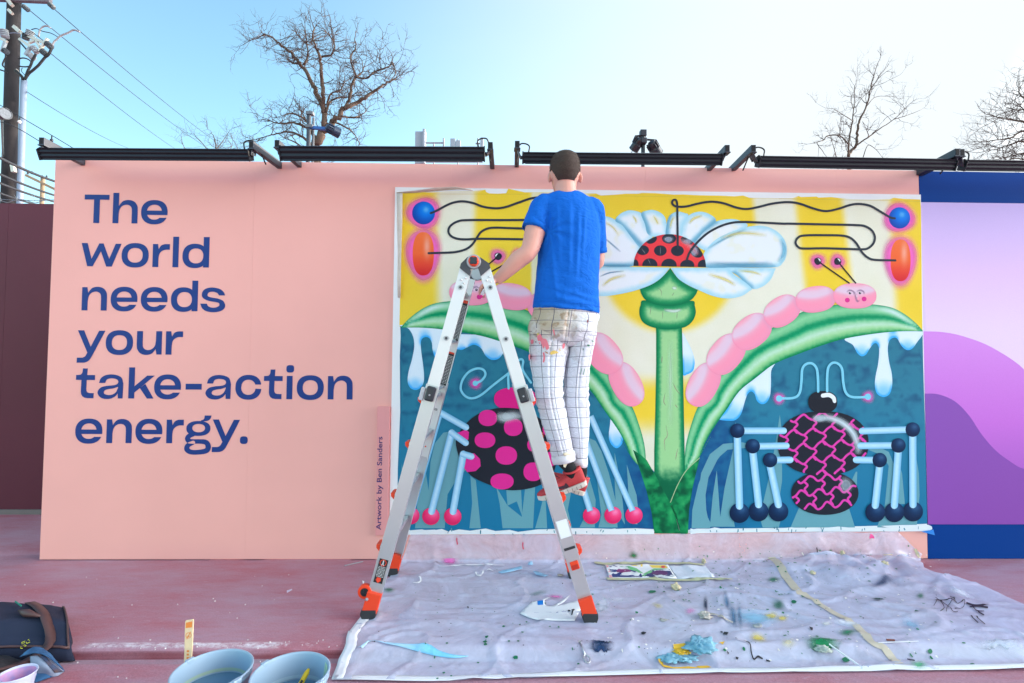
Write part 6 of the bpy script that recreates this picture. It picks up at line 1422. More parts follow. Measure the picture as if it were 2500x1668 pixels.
def lay(name, poly_px, m, lift=.0015, grid=.012, thick=0.0, parent=None, col=None, smooth_=False, wall_=None, thing=None):
    """thin piece following the sheet"""
    Q = [auto_tp(*p) for p in poly_px]; Q = np.array(Q)
    if smooth_: Q = cat_closed(Q, 4)
    P, F = fill([[dens(Q, grid*1.5)]], grid); V = [sheet3(float(a), float(b), lift) for a, b in P]
    me = vcol_mesh(name, V, F, col) if col is not None else bpy.data.meshes.new(name)
    if col is None: me.from_pydata(V, [], [tuple(map(int, f)) for f in F]); me.update()
    o = obj(name, me, None, m, True)
    if thick: s = o.modifiers.new('solid', 'SOLIDIFY'); s.thickness = thick; s.offset = 1
    if parent is not None: child_of(o, parent)
    return o
# white edge tape
TAPE = mat('white_cloth_tape', (232, 234, 240), .6, noise_amt=.06, noise_scale=12, bump=.15, bump_scale=30)
def strip_xs(pts, w_, side, lift=.0022):
    P = cat_open(pts, 4); T = np.gradient(P, axis=0); T /= np.linalg.norm(T, axis=1)[:, None]; N = np.stack([-T[:, 1], T[:, 0]], 1)*side
    r = np.random.RandomState(4); ww = w_*(1+r.uniform(-.05, .05, len(P)))
    V = []; rows = 4
    for p, n_, a in zip(P, N, ww):
        for k in range(rows): q = p+n_*a*(k/(rows-1)-.12); V.append(sheet3(float(q[0]), float(q[1]), lift))
    F = [(i*rows+k, i*rows+k+1, (i+1)*rows+k+1, (i+1)*rows+k) for i in range(len(P)-1) for k in range(rows-1)]
    me = bpy.data.meshes.new('edge_tape'); me.from_pydata(V, [], F); me.update(); o = obj('edge_tape', me, None, TAPE, True); s = o.modifiers.new('s', 'SOLIDIFY'); s.thickness = .0008; child_of(o, TARP)
strip_xs(left_e[3:], .046, 1); strip_xs([left_e[-1]]+bot_e, .030, 1, .0032)
# beige masking tape across the sheet
BEIGE = mat('beige_tape', (204, 192, 172), .6, noise_amt=.1, noise_scale=20)
def seam(pts, w_, name='masking_tape', m=BEIGE, lift=.0024):
    P = cat_open([auto_tp(*p) for p in pts], 5); T = np.gradient(P, axis=0); T /= np.linalg.norm(T, axis=1)[:, None]; N = np.stack([-T[:, 1], T[:, 0]], 1)
    V = []
    for i, (p, n_) in enumerate(zip(P, N)):
        for k in (-.5, 0, .5): q = p+n_*w_*k*(1+.25*mnoise.noise(Vector((i*.4, k, 1)))); V.append(sheet3(float(q[0]), float(q[1]), lift+.003*max(0, mnoise.noise(Vector((i*.25, 3, 2))))))
    F = [(i*3+k, i*3+k+1, (i+1)*3+k+1, (i+1)*3+k) for i in range(len(P)-1) for k in range(2)]
    me = bpy.data.meshes.new(name); me.from_pydata(V, [], F); me.update(); o = obj(name, me, None, m, True); child_of(o, TARP); return o
seam(cT((1020, 352), (1060, 390), (1100, 440), (1150, 500), (1190, 545)), .045); seam(cT((1185, 530), (1260, 575), (1340, 625), (1430, 675), (1500, 730), (1560, 790), (1620, 850), (1700, 905)), .036)
# sprayed and dripped paint on the sheet
def spray(c, rx, ry, rgb, a=.85, core=.25, tilt=0.0):
    n = 22; rx *= 1.35; ry *= 1.35; rs = [0, core, core+(1-core)*.2, core+(1-core)*.4, core+(1-core)*.6, core+(1-core)*.8, 1]; av = [1, .85, .6, .36, .18, .06, 0]; Q = []; al = []
    for r_, v in zip(rs[1:], av[1:]):
        for t in np.linspace(0, 2*np.pi, n, endpoint=False):
            k = r_*(1+.22*mnoise.noise(Vector((c[0]*.13+math.cos(t)*1.3, c[1]*.13+math.sin(t)*1.3, 0)))); x = rx*k*math.cos(t); y = ry*k*math.sin(t)
            Q.append((c[0]+x*math.cos(tilt)-y*math.sin(tilt), c[1]+x*math.sin(tilt)+y*math.cos(tilt))); al.append(a*v)
    Q = [c]+Q; al = [a]+al; V = []
    wl = onZ(c[0], c[1], .004).y > -.03
    for q in Q:
        x, s = tp(q[0], q[1], wl); hh_ = h_sheet(x, s); hm_ = max(h_sheet(x+i_*.013, s+j_*.013) for i_ in (-1, 0, 1) for j_ in (-1, 0, 1)); V.append(sheet3(x, s, .0030+hm_-hh_))
    F = [(0, 1+j, 1+(j+1) % n) for j in range(n)]
    for i in range(len(rs)-2):
        for j in range(n): a0 = 1+i*n+j; a1 = 1+i*n+(j+1) % n; F += [(a0, a0+n, a1+n), (a0, a1+n, a1)]
    child_of(obj('paint_spray', vcol_mesh('paint_spray', V, F, rgb, np.array(al)), None, SPRAY, True), TARP)
GN = (20, 118, 80); NV = (34, 64, 104); LB = (150, 206, 236); YL = (232, 208, 90); PKs = (240, 110, 190); WHs = (228, 236, 248)
for c, rx, ry, col, a, t in ((c7((1170, 500))[0], 20, 12, (244, 120, 200), .9, 0), (cT((310, 335))[0], 12, 12, (20, 110, 66), .95, 0), (c7((735, 718))[0], 15, 5, GN, .8, 0), (c7((1800, 735))[0], 25, 6, (110, 150, 140), .5, -.2), (c7((1930, 762))[0], 22, 6, PKs, .55, 0), (cT((1045, 465))[0], 17, 7, GN, .8, 0), (cT((1070, 600))[0], 18, 12, GN, .75, .4), (cT((1430, 745))[0], 24, 6, GN, .85, 0), (cT((1300, 803))[0], 40, 17, (24, 138, 84), .95, .15), (cT((1800, 918))[0], 20, 8, (90, 190, 130), .7, .2), (cT((145, 815))[0], 28, 16, (30, 60, 100), .95, .1), (cT((1605, 495))[0], 28, 9, NV, .7, -.35), (cT((1655, 488))[0], 22, 6, NV, .45, .3), (cT((690, 595))[0], 6, 22, (40, 56, 82), .9, -.05),
                             (cT((800, 580))[0], 7, 26, (70, 108, 140), .75, -.25), (cT((835, 660))[0], 7, 34, (70, 120, 156), .75, -.15), (cT((868, 660))[0], 6, 36, (80, 124, 156), .6, -.1), (cT((945, 665))[0], 52, 18, LB, .8, .15), (cT((1030, 655))[0], 18, 8, YL, .85, 0), (cT((1090, 666))[0], 14, 7, YL, .8, 0), (cT((965, 770))[0], 20, 11, YL, .85, .2), (cT((1120, 796))[0], 18, 8, (216, 208, 150), .5, 0), (cT((1765, 700))[0], 30, 14, LB, .5, .3), (cT((440, 600))[0], 13, 7, YL, .4, .4), (cT((610, 630))[0], 14, 6, PKs, .4, 0), (cT((1810, 550))[0], 10, 8, GN, .7, 0), (cT((1590, 569))[0], 15, 6, (16, 74, 66), .95, .1), (cT((1430, 700))[0], 34, 8, WHs, .7, .1), (cT((150, 600))[0], 22, 24, WHs, .6, 0), (cT((2240, 820))[0], 60, 20, WHs, .5, .3), (cT((2020, 540))[0], 40, 8, WHs, .5, .3), (cT((230, 570))[0], 36, 9, WHs, .35, 0), (c7((860, 900))[0], 34, 26, (208, 214, 236), .45, 0), (cT((1320, 705))[0], 12, 5, (214, 216, 210), .8, 0)):
    spray(c, rx, ry, col, a, .25, t)
INKB = mat('black_marker_ink', (28, 30, 40), .5); GRNP = mat('green_drip', (10, 110, 74), .35)
def blot(px, py, r, m, name='paint_spot', el=.5, sd=0):
    rs = random.Random(int(px*7+py)); n = 9; pts_ = [(px+r*math.cos(t)*(1+rs.uniform(-.3, .3)), py+r*el*math.sin(t)*(1+rs.uniform(-.3, .3))) for t in np.linspace(0, 2*np.pi, n, endpoint=False)]
    child_of(lay(name, pts_, m, .0045, .05), TARP)
for p, r in ((c7((1434, 1058)), 5), (c7((1422, 1085)), 5.5), (c7((1424, 1102)), 4), (c7((1640, 1214)), 5.5), (c7((1372, 1236)), 3), (c7((1126, 1309)), 4), (c7((1180, 1331)), 3.5), (c7((1080, 1350)), 3.5), (c7((1690, 1018)), 3.2), (c7((1735, 958)), 3), (c7((1720, 945)), 2.6), (c7((1888, 977)), 2.6), (cT((1862, 862)), 6), (cT((2080, 912)), 6), (cT((1790, 636)), 6), (cT((1150, 582)), 7), (cT((410, 528)), 8), (cT((1420, 886)), 9)): blot(*p[0], r, GRNP)
for pts_ in (c7((1292, 832), (1306, 834), (1304, 852), (1294, 850)), cT((352, 742), (364, 737), (380, 741), (376, 748), (366, 753), (356, 752)), cT((766, 735), (780, 737), (778, 743), (768, 742)), cT((786, 738), (810, 742), (800, 757), (780, 752)), cT((1230, 718), (1250, 722), (1248, 732), (1238, 731)), cT((1004, 884), (1028, 890), (1024, 895), (1006, 891)), cT((846, 877), (862, 879), (858, 886), (848, 884)), cT((800, 862), (812, 868), (806, 872))): child_of(lay('ink_mark', pts_, INKB, .0046, .05), TARP)
for pts_, wd in ((cT((848, 828), (882, 838), (918, 846), (928, 866), (942, 884), (962, 876), (986, 882)), 2.6), (cT((1880, 600), (1900, 575), (1925, 590), (1935, 620), (1915, 632)), 1.5), (cT((1890, 560), (1920, 580), (1950, 600), (1980, 630), (2005, 632)), 1.5), (cT((1945, 632), (1955, 600), (1985, 570), (1965, 556)), 1.4), (cT((1985, 560), (2000, 590), (2040, 580), (2030, 610), (1990, 618)), 1.4), (cT((1890, 570), (1960, 575), (2000, 585)), 1.4), (cT((2052, 590), (2090, 600), (2130, 602), (2162, 598)), 3), (cT((2070, 606), (2110, 604), (2160, 612)), 3), (cT((2080, 600), (2104, 625), (2140, 628)), 2.2), (cT((2074, 655), (2096, 676), (2110, 690)), 2.4), (cT((2100, 655), (2120, 675), (2146, 698)), 2.4), (cT((2112, 632), (2140, 648)), 3)):
    child_of(lay('ink_mark', [tuple(p) for p in ribbon(pts_, wd)], INKB, .0046, .03), TARP)
# fine specks, too many and too small to pick apart
sp = MB(); spg = MB(); spw = MB(); rs = random.Random(21)
def speck(mb, px, py, r):
    x, s = auto_tp(px, py); k = len(mb.v); n = 6; e = rs.uniform(.6, 1.6)
    for j in range(n): t = 2*math.pi*j/n; mb.v.append(sheet3(x+r*math.cos(t)*e, s+r*math.sin(t)/e, .0042))
    mb.f.append(tuple(range(k, k+n)))
for i in range(430):
    px, py = rs.gauss(1830, 190), rs.gauss(1405, 55)
    if rs.random() < .35: px, py = rs.uniform(1000, 2380), rs.uniform(1390, 1640)
    if 1330 < py < 1630 and 990 < px < 2400 and not (py > 1600 and px < 1000): speck(spg, px, py, rs.choice((.0025, .003, .004, .006)))
for i in range(150):
    px, py = rs.uniform(900, 2300), rs.uniform(1400, 1625); speck(sp, px, py, rs.choice((.0015, .002, .003)))
for i in range(170):
    px, py = rs.uniform(1450, 2300), rs.uniform(1340, 1620); speck(spw, px, py, rs.choice((.002, .003, .005)))
for mb, m in ((spg, GRNP), (sp, INKB), (spw, mat('pale_fleck', (228, 226, 218), .6))):
    o = mb.build('paint_specks', m); o['kind'] = 'stuff'; child_of(o, TARP)
for a, b in ((c7((1222, 325))[0], c7((1225, 375))[0]), (c7((1694, 365))[0], c7((1697, 410))[0])): child_of(lay('paint_run', [tuple(p) for p in ribbon([a, ((a[0]+b[0])/2-1, (a[1]+b[1])/2), b], 2.6)], mat('red_run', (200, 40, 80), .5), .0022, .02), TARP)
for a, b in ((cT((1246, 280))[0], cT((1250, 322))[0]), (cT((1180, 312))[0], cT((1184, 345))[0])): child_of(lay('paint_run', [tuple(p) for p in ribbon([a, b], 2.2)], INKB if a[0] > 1970 else mat('pale_fleck', (228, 226, 218), .6), .0022, .02), TARP)
child_of(lay('paint_spot', cT((1524, 228), (1534, 212), (1548, 222), (1550, 236), (1534, 232), (1524, 238)), mat('magenta_spot', (224, 40, 130), .5), .0025, .02), TARP)

# ================================================================= loose things lying on the sheet
PAPER = mat('white_paper', (236, 238, 242), .75, noise_amt=.03)
def scrap(name, pts, m, label, cat, group=None, smooth_=False, thick=.0012, lift=.004, col=None):
    o = lay(name, pts, m, lift, .02, thick, None, col, smooth_); return tag(o, label, cat, group)
st_px = cat_open(c7((1672, 887), (1710, 845), (1762, 805), (1830, 790), (1892, 764)), 3).tolist()+cat_open(c7((1850, 795), (1848, 815), (1870, 830), (1910, 828), (1975, 790), (2036, 748)), 3).tolist()+c7((1990, 800), (1930, 834), (2030, 806), (2108, 788), (2126, 820), (2066, 936))+cat_open(c7((1990, 936), (1870, 935), (1770, 925), (1672, 887)), 3).tolist()[:-1]
SC = empty('paper_stencil', onZ(*c7((1900, 870))[0], .005)[:]); tag(SC, 'large curved white paper stencil with black mark and blue tape by the right ladder foot', 'paper')
child_of(lay('paper', [tuple(p) for p in st_px], PAPER, .0045, .02, .001), SC); child_of(lay('tape_piece', c7((1797, 800), (1840, 798), (1840, 822), (1800, 825)), mat('blue_tape', (16, 130, 220), .5), .0062, .02), SC)
for pts_ in (c7((2012, 868), (2022, 864), (2034, 872), (2026, 878)), c7((2040, 858), (2062, 855), (2066, 864), (2056, 870), (2048, 898), (2040, 898), (2046, 868))): child_of(lay('ink_mark', pts_, INKB, .0065, .02), SC)
def bladec(): return mat('fading_blue_paper', (214, 234, 246), .7, rgb2=(120, 200, 236), noise_scale=2.2)
scrap('paper_offcut', cat_closed(c7((503, 1128), (700, 1150), (900, 1164), (1010, 1164), (1090, 1190), (1200, 1204), (1306, 1208), (1200, 1216), (1040, 1206), (850, 1182), (650, 1152)), 3).tolist(), bladec(), 'long thin blade of white and blue paper near the front left corner of the sheet', 'paper')
scrap('paper_offcut', [tuple(p) for p in ribbon(c7((1088, 546), (1250, 536), (1400, 532), (1562, 534)), [.6, 2.4, 2.4, .6], cap=False)], PAPER, 'long thin white paper sliver lying below the mural between the ladder legs', 'paper')
scrap('paper_offcut', [tuple(p) for p in ribbon(c7((905, 662), (935, 660), (962, 648), (948, 628)), [1, 3, 3.4, 2], cap=False)], PAPER, 'small hooked white paper scrap right of the left ladder leg', 'paper')
scrap('paper_offcut', [tuple(p) for p in ribbon(c7((1354, 594), (1366, 606), (1392, 606), (1410, 582)), [2.4, 3.6, 3, 3], cap=False)], PAPER, 'small crescent white paper scrap in front of the mural foot', 'paper')
scrap('paper_offcut', [tuple(p) for p in ribbon(c7((1430, 572), (1450, 564), (1482, 576)), [1, 2.2, 1], cap=False)], PAPER, 'tiny arched white paper scrap beside the blue tape roll-up', 'paper')
scrap('tape_strip', c7((1516, 592), (1600, 568), (1682, 556), (1690, 566), (1610, 588), (1540, 600)), mat('pale_blue_tape', (150, 196, 226), .6), 'pale blue strip of used tape crumpled below the mural centre', 'tape', lift=.009)
scrap('tape_strip', c7((1765, 592), (1800, 590), (1850, 606), (1880, 612), (1850, 622), (1790, 610)), mat('pale_blue_tape', (150, 196, 226), .6), 'pale blue and beige scrap of tape left of the right ladder leg', 'tape', lift=.008)
scrap('tape_strip', c7((1735, 520), (1760, 516), (1766, 540), (1730, 542)), mat('pale_blue_tape', (150, 196, 226), .6), 'small upright pale blue tape scrap close to the wall foot', 'tape', lift=.012)
scrap('tape_strip', c7((1940, 600), (1975, 602), (1990, 612), (1945, 616)), BEIGE, 'small beige tape scrap touching the right ladder leg', 'tape', lift=.006)
# reference print held down with tape
RP = empty('reference_print', onZ(*cT((350, 420))[0], .005)[:]); tag(RP, 'colour print of the mural design taped beside a blank sheet on the floor', 'print')
child_of(lay('sheet', cT((162, 388), (492, 386), (540, 460), (188, 456)), PAPER, .0042, .02, .0008), RP); child_of(lay('sheet', cT((498, 392), (690, 392), (736, 458), (546, 462)), mat('faint_print', (222, 226, 240), .7, noise_amt=.1, noise_scale=30), .0044, .02, .0008), RP)
def prn(pts, rgb, l=.0058): child_of(lay('printed_patch', pts, mat('print_%d_%d_%d' % rgb, rgb, .5), l, .02), RP)
prn(cT((166, 390), (180, 390), (203, 455), (189, 455)), (236, 170, 176), .0056)
prn(cT((182, 392), (484, 388), (528, 456), (204, 454)), (232, 232, 236), .0056); prn(cT((182, 394), (240, 402), (300, 412), (345, 430), (360, 455), (204, 453)), (34, 56, 120)); prn(cT((368, 438), (420, 414), (502, 412), (526, 456), (370, 456)), (40, 50, 110)); prn(cT((300, 390), (360, 388), (370, 398), (320, 402)), (236, 204, 70)); prn(cT((395, 390), (480, 390), (494, 406), (410, 404)), (240, 208, 80)); prn(cT((240, 396), (330, 408), (366, 436), (420, 408), (490, 408), (430, 416), (372, 452), (360, 452), (330, 424), (260, 408)), (110, 190, 130), .0066)
prn([tuple(p) for p in ell(cT((262, 424))[0], 18, 6, n=16)], (130, 40, 110), .0066); prn([tuple(p) for p in ell(cT((450, 434))[0], 20, 7, n=16)], (92, 40, 100), .0066); prn([tuple(p) for p in ell(cT((468, 400))[0], 5, 3, n=10)], (230, 80, 60), .0068)
for pts_ in (cT((106, 368), (160, 378), (400, 372), (676, 382), (688, 390), (400, 382), (170, 390), (112, 384)), cT((166, 456), (300, 460), (560, 464), (700, 462), (830, 462), (828, 470), (560, 474), (180, 468))): child_of(lay('masking_tape', pts_, mat('olive_tape', (196, 196, 160), .6, noise_amt=.12, noise_scale=25), .0072, .02), RP)
# crumpled things
def crumple(name, c, rx, ry, rz, m, label, cat, seed, group=None, par=None, amp=.6):
    mb = MB(); x, s = auto_tp(*c); p0 = sheet3(x, s); n = 40; rows = 20
    for i in range(rows+1):
        t = math.pi*i/rows
        for j in range(n):
            a = 2*math.pi*j/n; d = Vector((math.sin(t)*math.cos(a), math.sin(t)*math.sin(a), math.cos(t))); k = 1+amp*mnoise.fractal(d*2.1+Vector((seed, 0, 0)), 1, 2, 4)-.35*abs(mnoise.noise(d*3.2+Vector((0, seed, 0))))+.07*abs(mnoise.noise(d*8+Vector((seed, seed, 0))))
            mb.v.append((p0[0]+d.x*rx*k, p0[1]+d.y*ry*k, max(p0[2]+.001, p0[2]+rz*.62+d.z*rz*k)))
    for i in range(rows):
        for j in range(n): mb.f.append((i*n+j, i*n+(j+1) % n, (i+1)*n+(j+1) % n, (i+1)*n+j))
    o = mb.build(name, m, None, True)
    if par is not None: child_of(o, par)
    else: tag(o, label, cat, group)
    return o
CREAM = mat('crumpled_tape', (222, 206, 170), .65, noise_amt=.2, noise_scale=40, bump=.3, bump_scale=80)
crumple('tape_ball', cT((535, 512))[0], .022, .02, .02, CREAM, 'crumpled ball of cream masking tape in front of the colour print', 'tape', 1.)
TB = empty('tape_ball', onZ(*cT((690, 660))[0], .005)[:]); tag(TB, 'crumpled cream tape with a loose tail left of the pale blue paint patch', 'tape')
crumple('wad', cT((686, 660))[0], .026, .022, .016, mat('tape_greybeige', (196, 188, 180), .65, noise_amt=.2, noise_scale=40), '', '', 2., par=TB); child_of(lay('tail', [tuple(p) for p in ribbon(cT((700, 646), (740, 650), (780, 668), (832, 690)), [4, 4, 4, 3], cap=False)], mat('tape_greybeige', (196, 188, 180), .65), .006, .02, .001), TB)
crumple('tape_ball', cT((1378, 348))[0], .014, .012, .016, CREAM, 'small cream tape wad near the wall right of the mural stem', 'tape', 3.); crumple('tape_ball', cT((1622, 408))[0], .02, .016, .012, CREAM, 'small cream tape wad on the bunched right part of the sheet', 'tape', 4.); crumple('tape_ball', cT((1248, 440))[0], .014, .012, .01, CREAM, 'small cream tape wad beside the beige tape line', 'tape', 5.); crumple('tape_ball', cT((680, 372))[0], .012, .016, .014, CREAM, 'small cream tape wad at the corner of the blank sheet', 'tape', 6.)
scrap('tape_strip', cT((1592, 322), (1636, 320), (1640, 336), (1596, 338)), CREAM, 'short cream tape piece on the bunched sheet by the wall', 'tape'); scrap('tape_strip', cT((1770, 300), (1784, 296), (1792, 350), (1780, 356)), CREAM, 'upright cream tape piece at the right end of the sheet', 'tape')
for i, c in enumerate((cT((475, 682)), cT((960, 706)))):
    scrap('paint_skin', [tuple(p) for p in ell(c[0], 12, 4, n=14)], mat('dried_paint_skin', (176, 172, 168), .5, noise_amt=.3, noise_scale=90), ('dried grey paint skin left of the tape ball with a tail' if i == 0 else 'dried grey paint skin on the pale blue patch'), 'paint skin', lift=.003)
# blue rag with yellow paint
RG = empty('paint_rag', onZ(*cT((610, 850))[0], -.02)[:]); tag(RG, 'crumpled pale blue rag smeared with yellow paint at the front of the sheet', 'rag')
CL_ = mat('rag_blue', (138, 186, 206), .7, rgb2=(110, 166, 190), noise_scale=18, bump=.25, bump_scale=40)
crumple('cloth', cT((665, 858))[0], .058, .055, .016, CL_, '', '', 11., par=RG, amp=.7); crumple('cloth', cT((520, 878))[0], .060, .042, .009, CL_, '', '', 12., par=RG, amp=.7); crumple('cloth', cT((650, 815))[0], .034, .030, .022, CL_, '', '', 13., par=RG, amp=.8); crumple('cloth', cT((575, 880))[0], .05, .04, .011, CL_, '', '', 15., par=RG, amp=.7)
YP = mat('yellow_paint_wet', (240, 190, 50), .4, noise_amt=.15, noise_scale=30)
crumple('paint_smear', cT((562, 822))[0], .032, .022, .010, YP, '', '', 14., par=RG, amp=.6)
for pts_ in (cT((440, 880), (460, 892), (470, 912), (520, 924), (600, 918), (650, 924), (640, 932), (540, 932), (470, 922), (445, 905)), cT((520, 852), (580, 848), (604, 862), (560, 872), (530, 868)), cT((640, 918), (700, 914), (720, 922), (660, 932)), cT((760, 838), (790, 836), (780, 846))): child_of(lay('paint_smear', pts_, YP, .0035, .02), RG)
crumple('tape_ball', cT((1300, 858))[0], .030, .022, .012, mat('tape_sage', (186, 196, 186), .65, noise_amt=.2, noise_scale=40), 'crumpled grey-green tape wad below the big green spray', 'tape', 16.)
def rod(name, a, b, r, m, label, cat, lift=.006):
    pa = Vector(sheet3(*auto_tp(*a), lift)); pb = Vector(sheet3(*auto_tp(*b), lift)); return tag(MB().tube([pa, lerp(pa, pb, .5), pb], r, 8).build(name, m), label, cat)
rod('white_stick', cT((1335, 846))[0], cT((1512, 932))[0], .0035, mat('stick_white', (230, 232, 236), .6), 'thin white stick pointing from the tape wad to the sheet edge', 'stick')
rod('wood_splinter', cT((1634, 825))[0], cT((1676, 829))[0], .004, mat('splinter_red', (136, 80, 70), .7), 'short reddish wooden splinter on the beige tape line', 'stick'); rod('wood_splinter', cT((1742, 884))[0], cT((1780, 890))[0], .003, mat('splinter_dark', (80, 70, 90), .7), 'short dark splinter near the front tape edge at right', 'stick')
rod('white_wire', cT((1590, 795))[0], cT((1800, 832))[0], .0016, mat('stick_white', (230, 232, 236), .6), 'thin white wire lying across the end of the beige tape', 'wire')
# eye bolt
EB = empty('eye_bolt', onZ(*c7((2140, 1200))[0], -.03)[:]); tag(EB, 'small steel eye bolt lying near the dark blue spray spot', 'bolt'); ST = mat('bright_steel', (190, 192, 198), .3, .9)
e0 = Vector(sheet3(*auto_tp(*c7((2152, 1228))[0]), .006)); e1 = Vector(sheet3(*auto_tp(*c7((2102, 1160))[0]), .006)); dd = (e1-e0).normalized(); sdv = dd.cross(Vector((0, 0, 1)))
child_of(MB().tube([tuple(e0+dd*.018*math.cos(t)+sdv*.014*math.sin(t)) for t in np.linspace(0, 2*math.pi, 22)], .0032, 8).build('eye', ST, smooth=True), EB); child_of(MB().tube([e0+dd*.018, lerp(e0, e1, .6), e1], .0034, 8).build('shank', ST, smooth=True), EB); child_of(MB().lathe([(.0001, .005), (.007, .005), (.007, -.002), (.0001, -.002)], e1, 6, dd.to_track_quat('Z', 'Y').to_matrix()).build('nut', ST), EB)
# ---- on the bare concrete
def onfloor(px, py, h=0.0):
    p = onZ(px, py, h)
    if p.y < STEP_Y-.01: p = onZ(px, py, -STEP_H+h)
    return p
a, b = onfloor(*c7((415, 532))[0], .004), onfloor(*c7((547, 502))[0], .004)
tag(MB().bar(a, b, .010, .003, (0, 0, 1)).build('metal_strip', mat('grey_strip', (170, 172, 180), .5, .3)), 'narrow grey strip on the concrete left of the ladder', 'strip')
def chip(pts, m, label, cat='paper'):
    P = [onfloor(*p, .002) for p in pts]; n = len(P); mb = MB().add([tuple(p) for p in P]+[tuple(p+Vector((0, 0, .001))) for p in P], [tuple(range(n))[::-1], tuple(range(n, 2*n))]+[(i, (i+1) % n, n+(i+1) % n, n+i) for i in range(n)]); return tag(mb.build('paper_chip', m), label, cat)
chip(c7((0, 712), (36, 700), (40, 706), (2, 728)), mat('lilac_paper', (206, 196, 216), .7), 'pale lilac paper chip on the concrete below the wall'); chip(c7((542, 640), (556, 644), (552, 676), (548, 676)), PAPER, 'white paper sliver beside the left ladder leg')
fl = MB(); rs = random.Random(5)
for i in range(60):
    px, py = (rs.uniform(300, 830), rs.uniform(1562, 1590)) if i < 26 else (rs.uniform(60, 840), rs.uniform(1400, 1660))
    p = onfloor(px, py, .002); r_ = rs.uniform(.002, .006); fl.box(p, (r_, r_*rs.uniform(.4, 1), .003), Matrix.Rotation(rs.uniform(0, 3), 3, 'Z'))
tag(fl.build('paint_flakes', mat('flake_white', (226, 220, 220), .8)), 'scattered white paint flakes along the slab joint', 'flakes', kind='stuff')

# ================================================================= buckets, stir stick, cup
BK = mat('grey_blue_plastic', (150, 176, 198), .42, noise_amt=.05, noise_scale=6)
def bucket(cx, cy, r, label, water, yellow):
    zb = -STEP_H; zt = .16; H = zt-zb; rb = r*.80; root = empty('bucket', (cx, cy, zb)); tag(root, label, 'bucket', 'grey-blue mixing buckets')
    c = (cx, cy, zb)
    child_of(MB().lathe([(.0001, .001), (rb*.96, .001), (rb, .006), (rb+(r-rb)*.86, H*.86), (r*1.012, H*.87), (r*1.014, H*.90), (r*.995, H*.905), (r*1.0, H*.965), (r*1.03, H*.967), (r*1.036, H*.99), (r*1.02, H), (r*.985, H*.998), (r*.975, H*.97), (rb+(r-rb)*.5-.003, H*.5), (rb-.004, .008), (.0001, .008)], c, 56).build('shell', BK, smooth=True), root)
    child_of(MB().lathe([(.0001, H*water), (rb+(r-rb)*water-.004, H*water)], c, 48).build('water', mat('dirty_water_%d' % int(water*100), (92, 128, 158) if yellow else (84, 122, 152), .08, noise_amt=.12, noise_scale=9), smooth=True), root)
    rl = rb+(r-rb)*(water+.05)-.0032
    child_of(MB().lathe([(rl-.0005, H*(water+.02)), (rl, H*(water+.075))], c, 48).build('tide_mark', mat('tide_green' if not yellow else 'tide_pale', (166, 190, 170) if not yellow else (170, 196, 210), .5), smooth=True), root)
    for s in (-1, 1):
        an = R(-28 if s > 0 else 152); e = Vector((cx+r*1.03*math.cos(an), cy+r*1.03*math.sin(an), zb+H*.93)); child_of(MB().box(e, (.016, .03, .030), Matrix.Rotation(an, 3, 'Z')).build('handle_lug', BK, bevel=.003), root)
    a0 = R(-28); P = []
    for t in np.linspace(0, math.pi, 24): q = Vector((math.cos(a0)*math.cos(t), math.sin(a0)*math.cos(t), 0))*(r*1.06); P.append(Vector((cx, cy, zb+H*.93))+q+Vector((math.sin(a0), -math.cos(a0), 0))*(-.0)+Vector((-math.sin(a0)*-1, -math.cos(a0), 0))*(r*1.02*math.sin(t))+Vector((0, 0, -.05*math.sin(t))))
    child_of(MB().tube(P, .002, 8).build('wire_handle', mat('handle_wire', (60, 64, 70), .4, .8), smooth=True), root)
    return root
B1_ = bucket(-.9756, -1.374, .122, 'left grey-blue paint bucket with greenish tide mark and clear water', .62, False)
B2_ = bucket(-.704, -1.394, .1225, 'right grey-blue paint bucket with yellow brush standing in it', .55, True)
# pale green dribbles inside the right bucket
for k, (a, l, w_) in enumerate(((18, .10, .005), (24, .12, .009), (31, .09, .014), (38, .11, .006))):
    an = R(a); mb = MB(); H = .195; rb = .1225*.8
    for j in range(6):
        z = .185-l*j/5; rr_ = rb+(.1225-rb)*(z/H)-.0042
        for s in (-1, 1): t = an+s*w_*.5/rr_*(1-.12*j); mb.v.append((-.704+rr_*math.cos(t), -1.394+rr_*math.sin(t), -STEP_H+z))
    mb.f = [(2*i, 2*i+1, 2*i+3, 2*i+2) for i in range(5)]; child_of(mb.build('paint_dribble', mat('pale_green_paint', (196, 222, 180), .5)), B2_)
YB_ = empty('yellow_brush', (-.69, -1.40, 0)); tag(YB_, 'yellow-handled brush standing in the right bucket', 'brush')
p0 = Vector((-.735, -1.44, -.01)); p1 = Vector(onZ(754, 1640, .105)); p1 = Vector((p1.x, p1.y, .115))
child_of(MB().tube([p0, lerp(p0, p1, .6), lerp(p0, p1, .93), p1], [.008, .009, .009, .004], 10).build('handle', mat('yellow_lacquer', (236, 196, 30), .35), smooth=True), YB_); child_of(MB().bar(lerp(p0, p1, .78)+Vector((0, -.0095, .002)), lerp(p0, p1, .83)+Vector((0, -.0095, .002)), .008, .002).build('handle_print', BLKS), YB_)
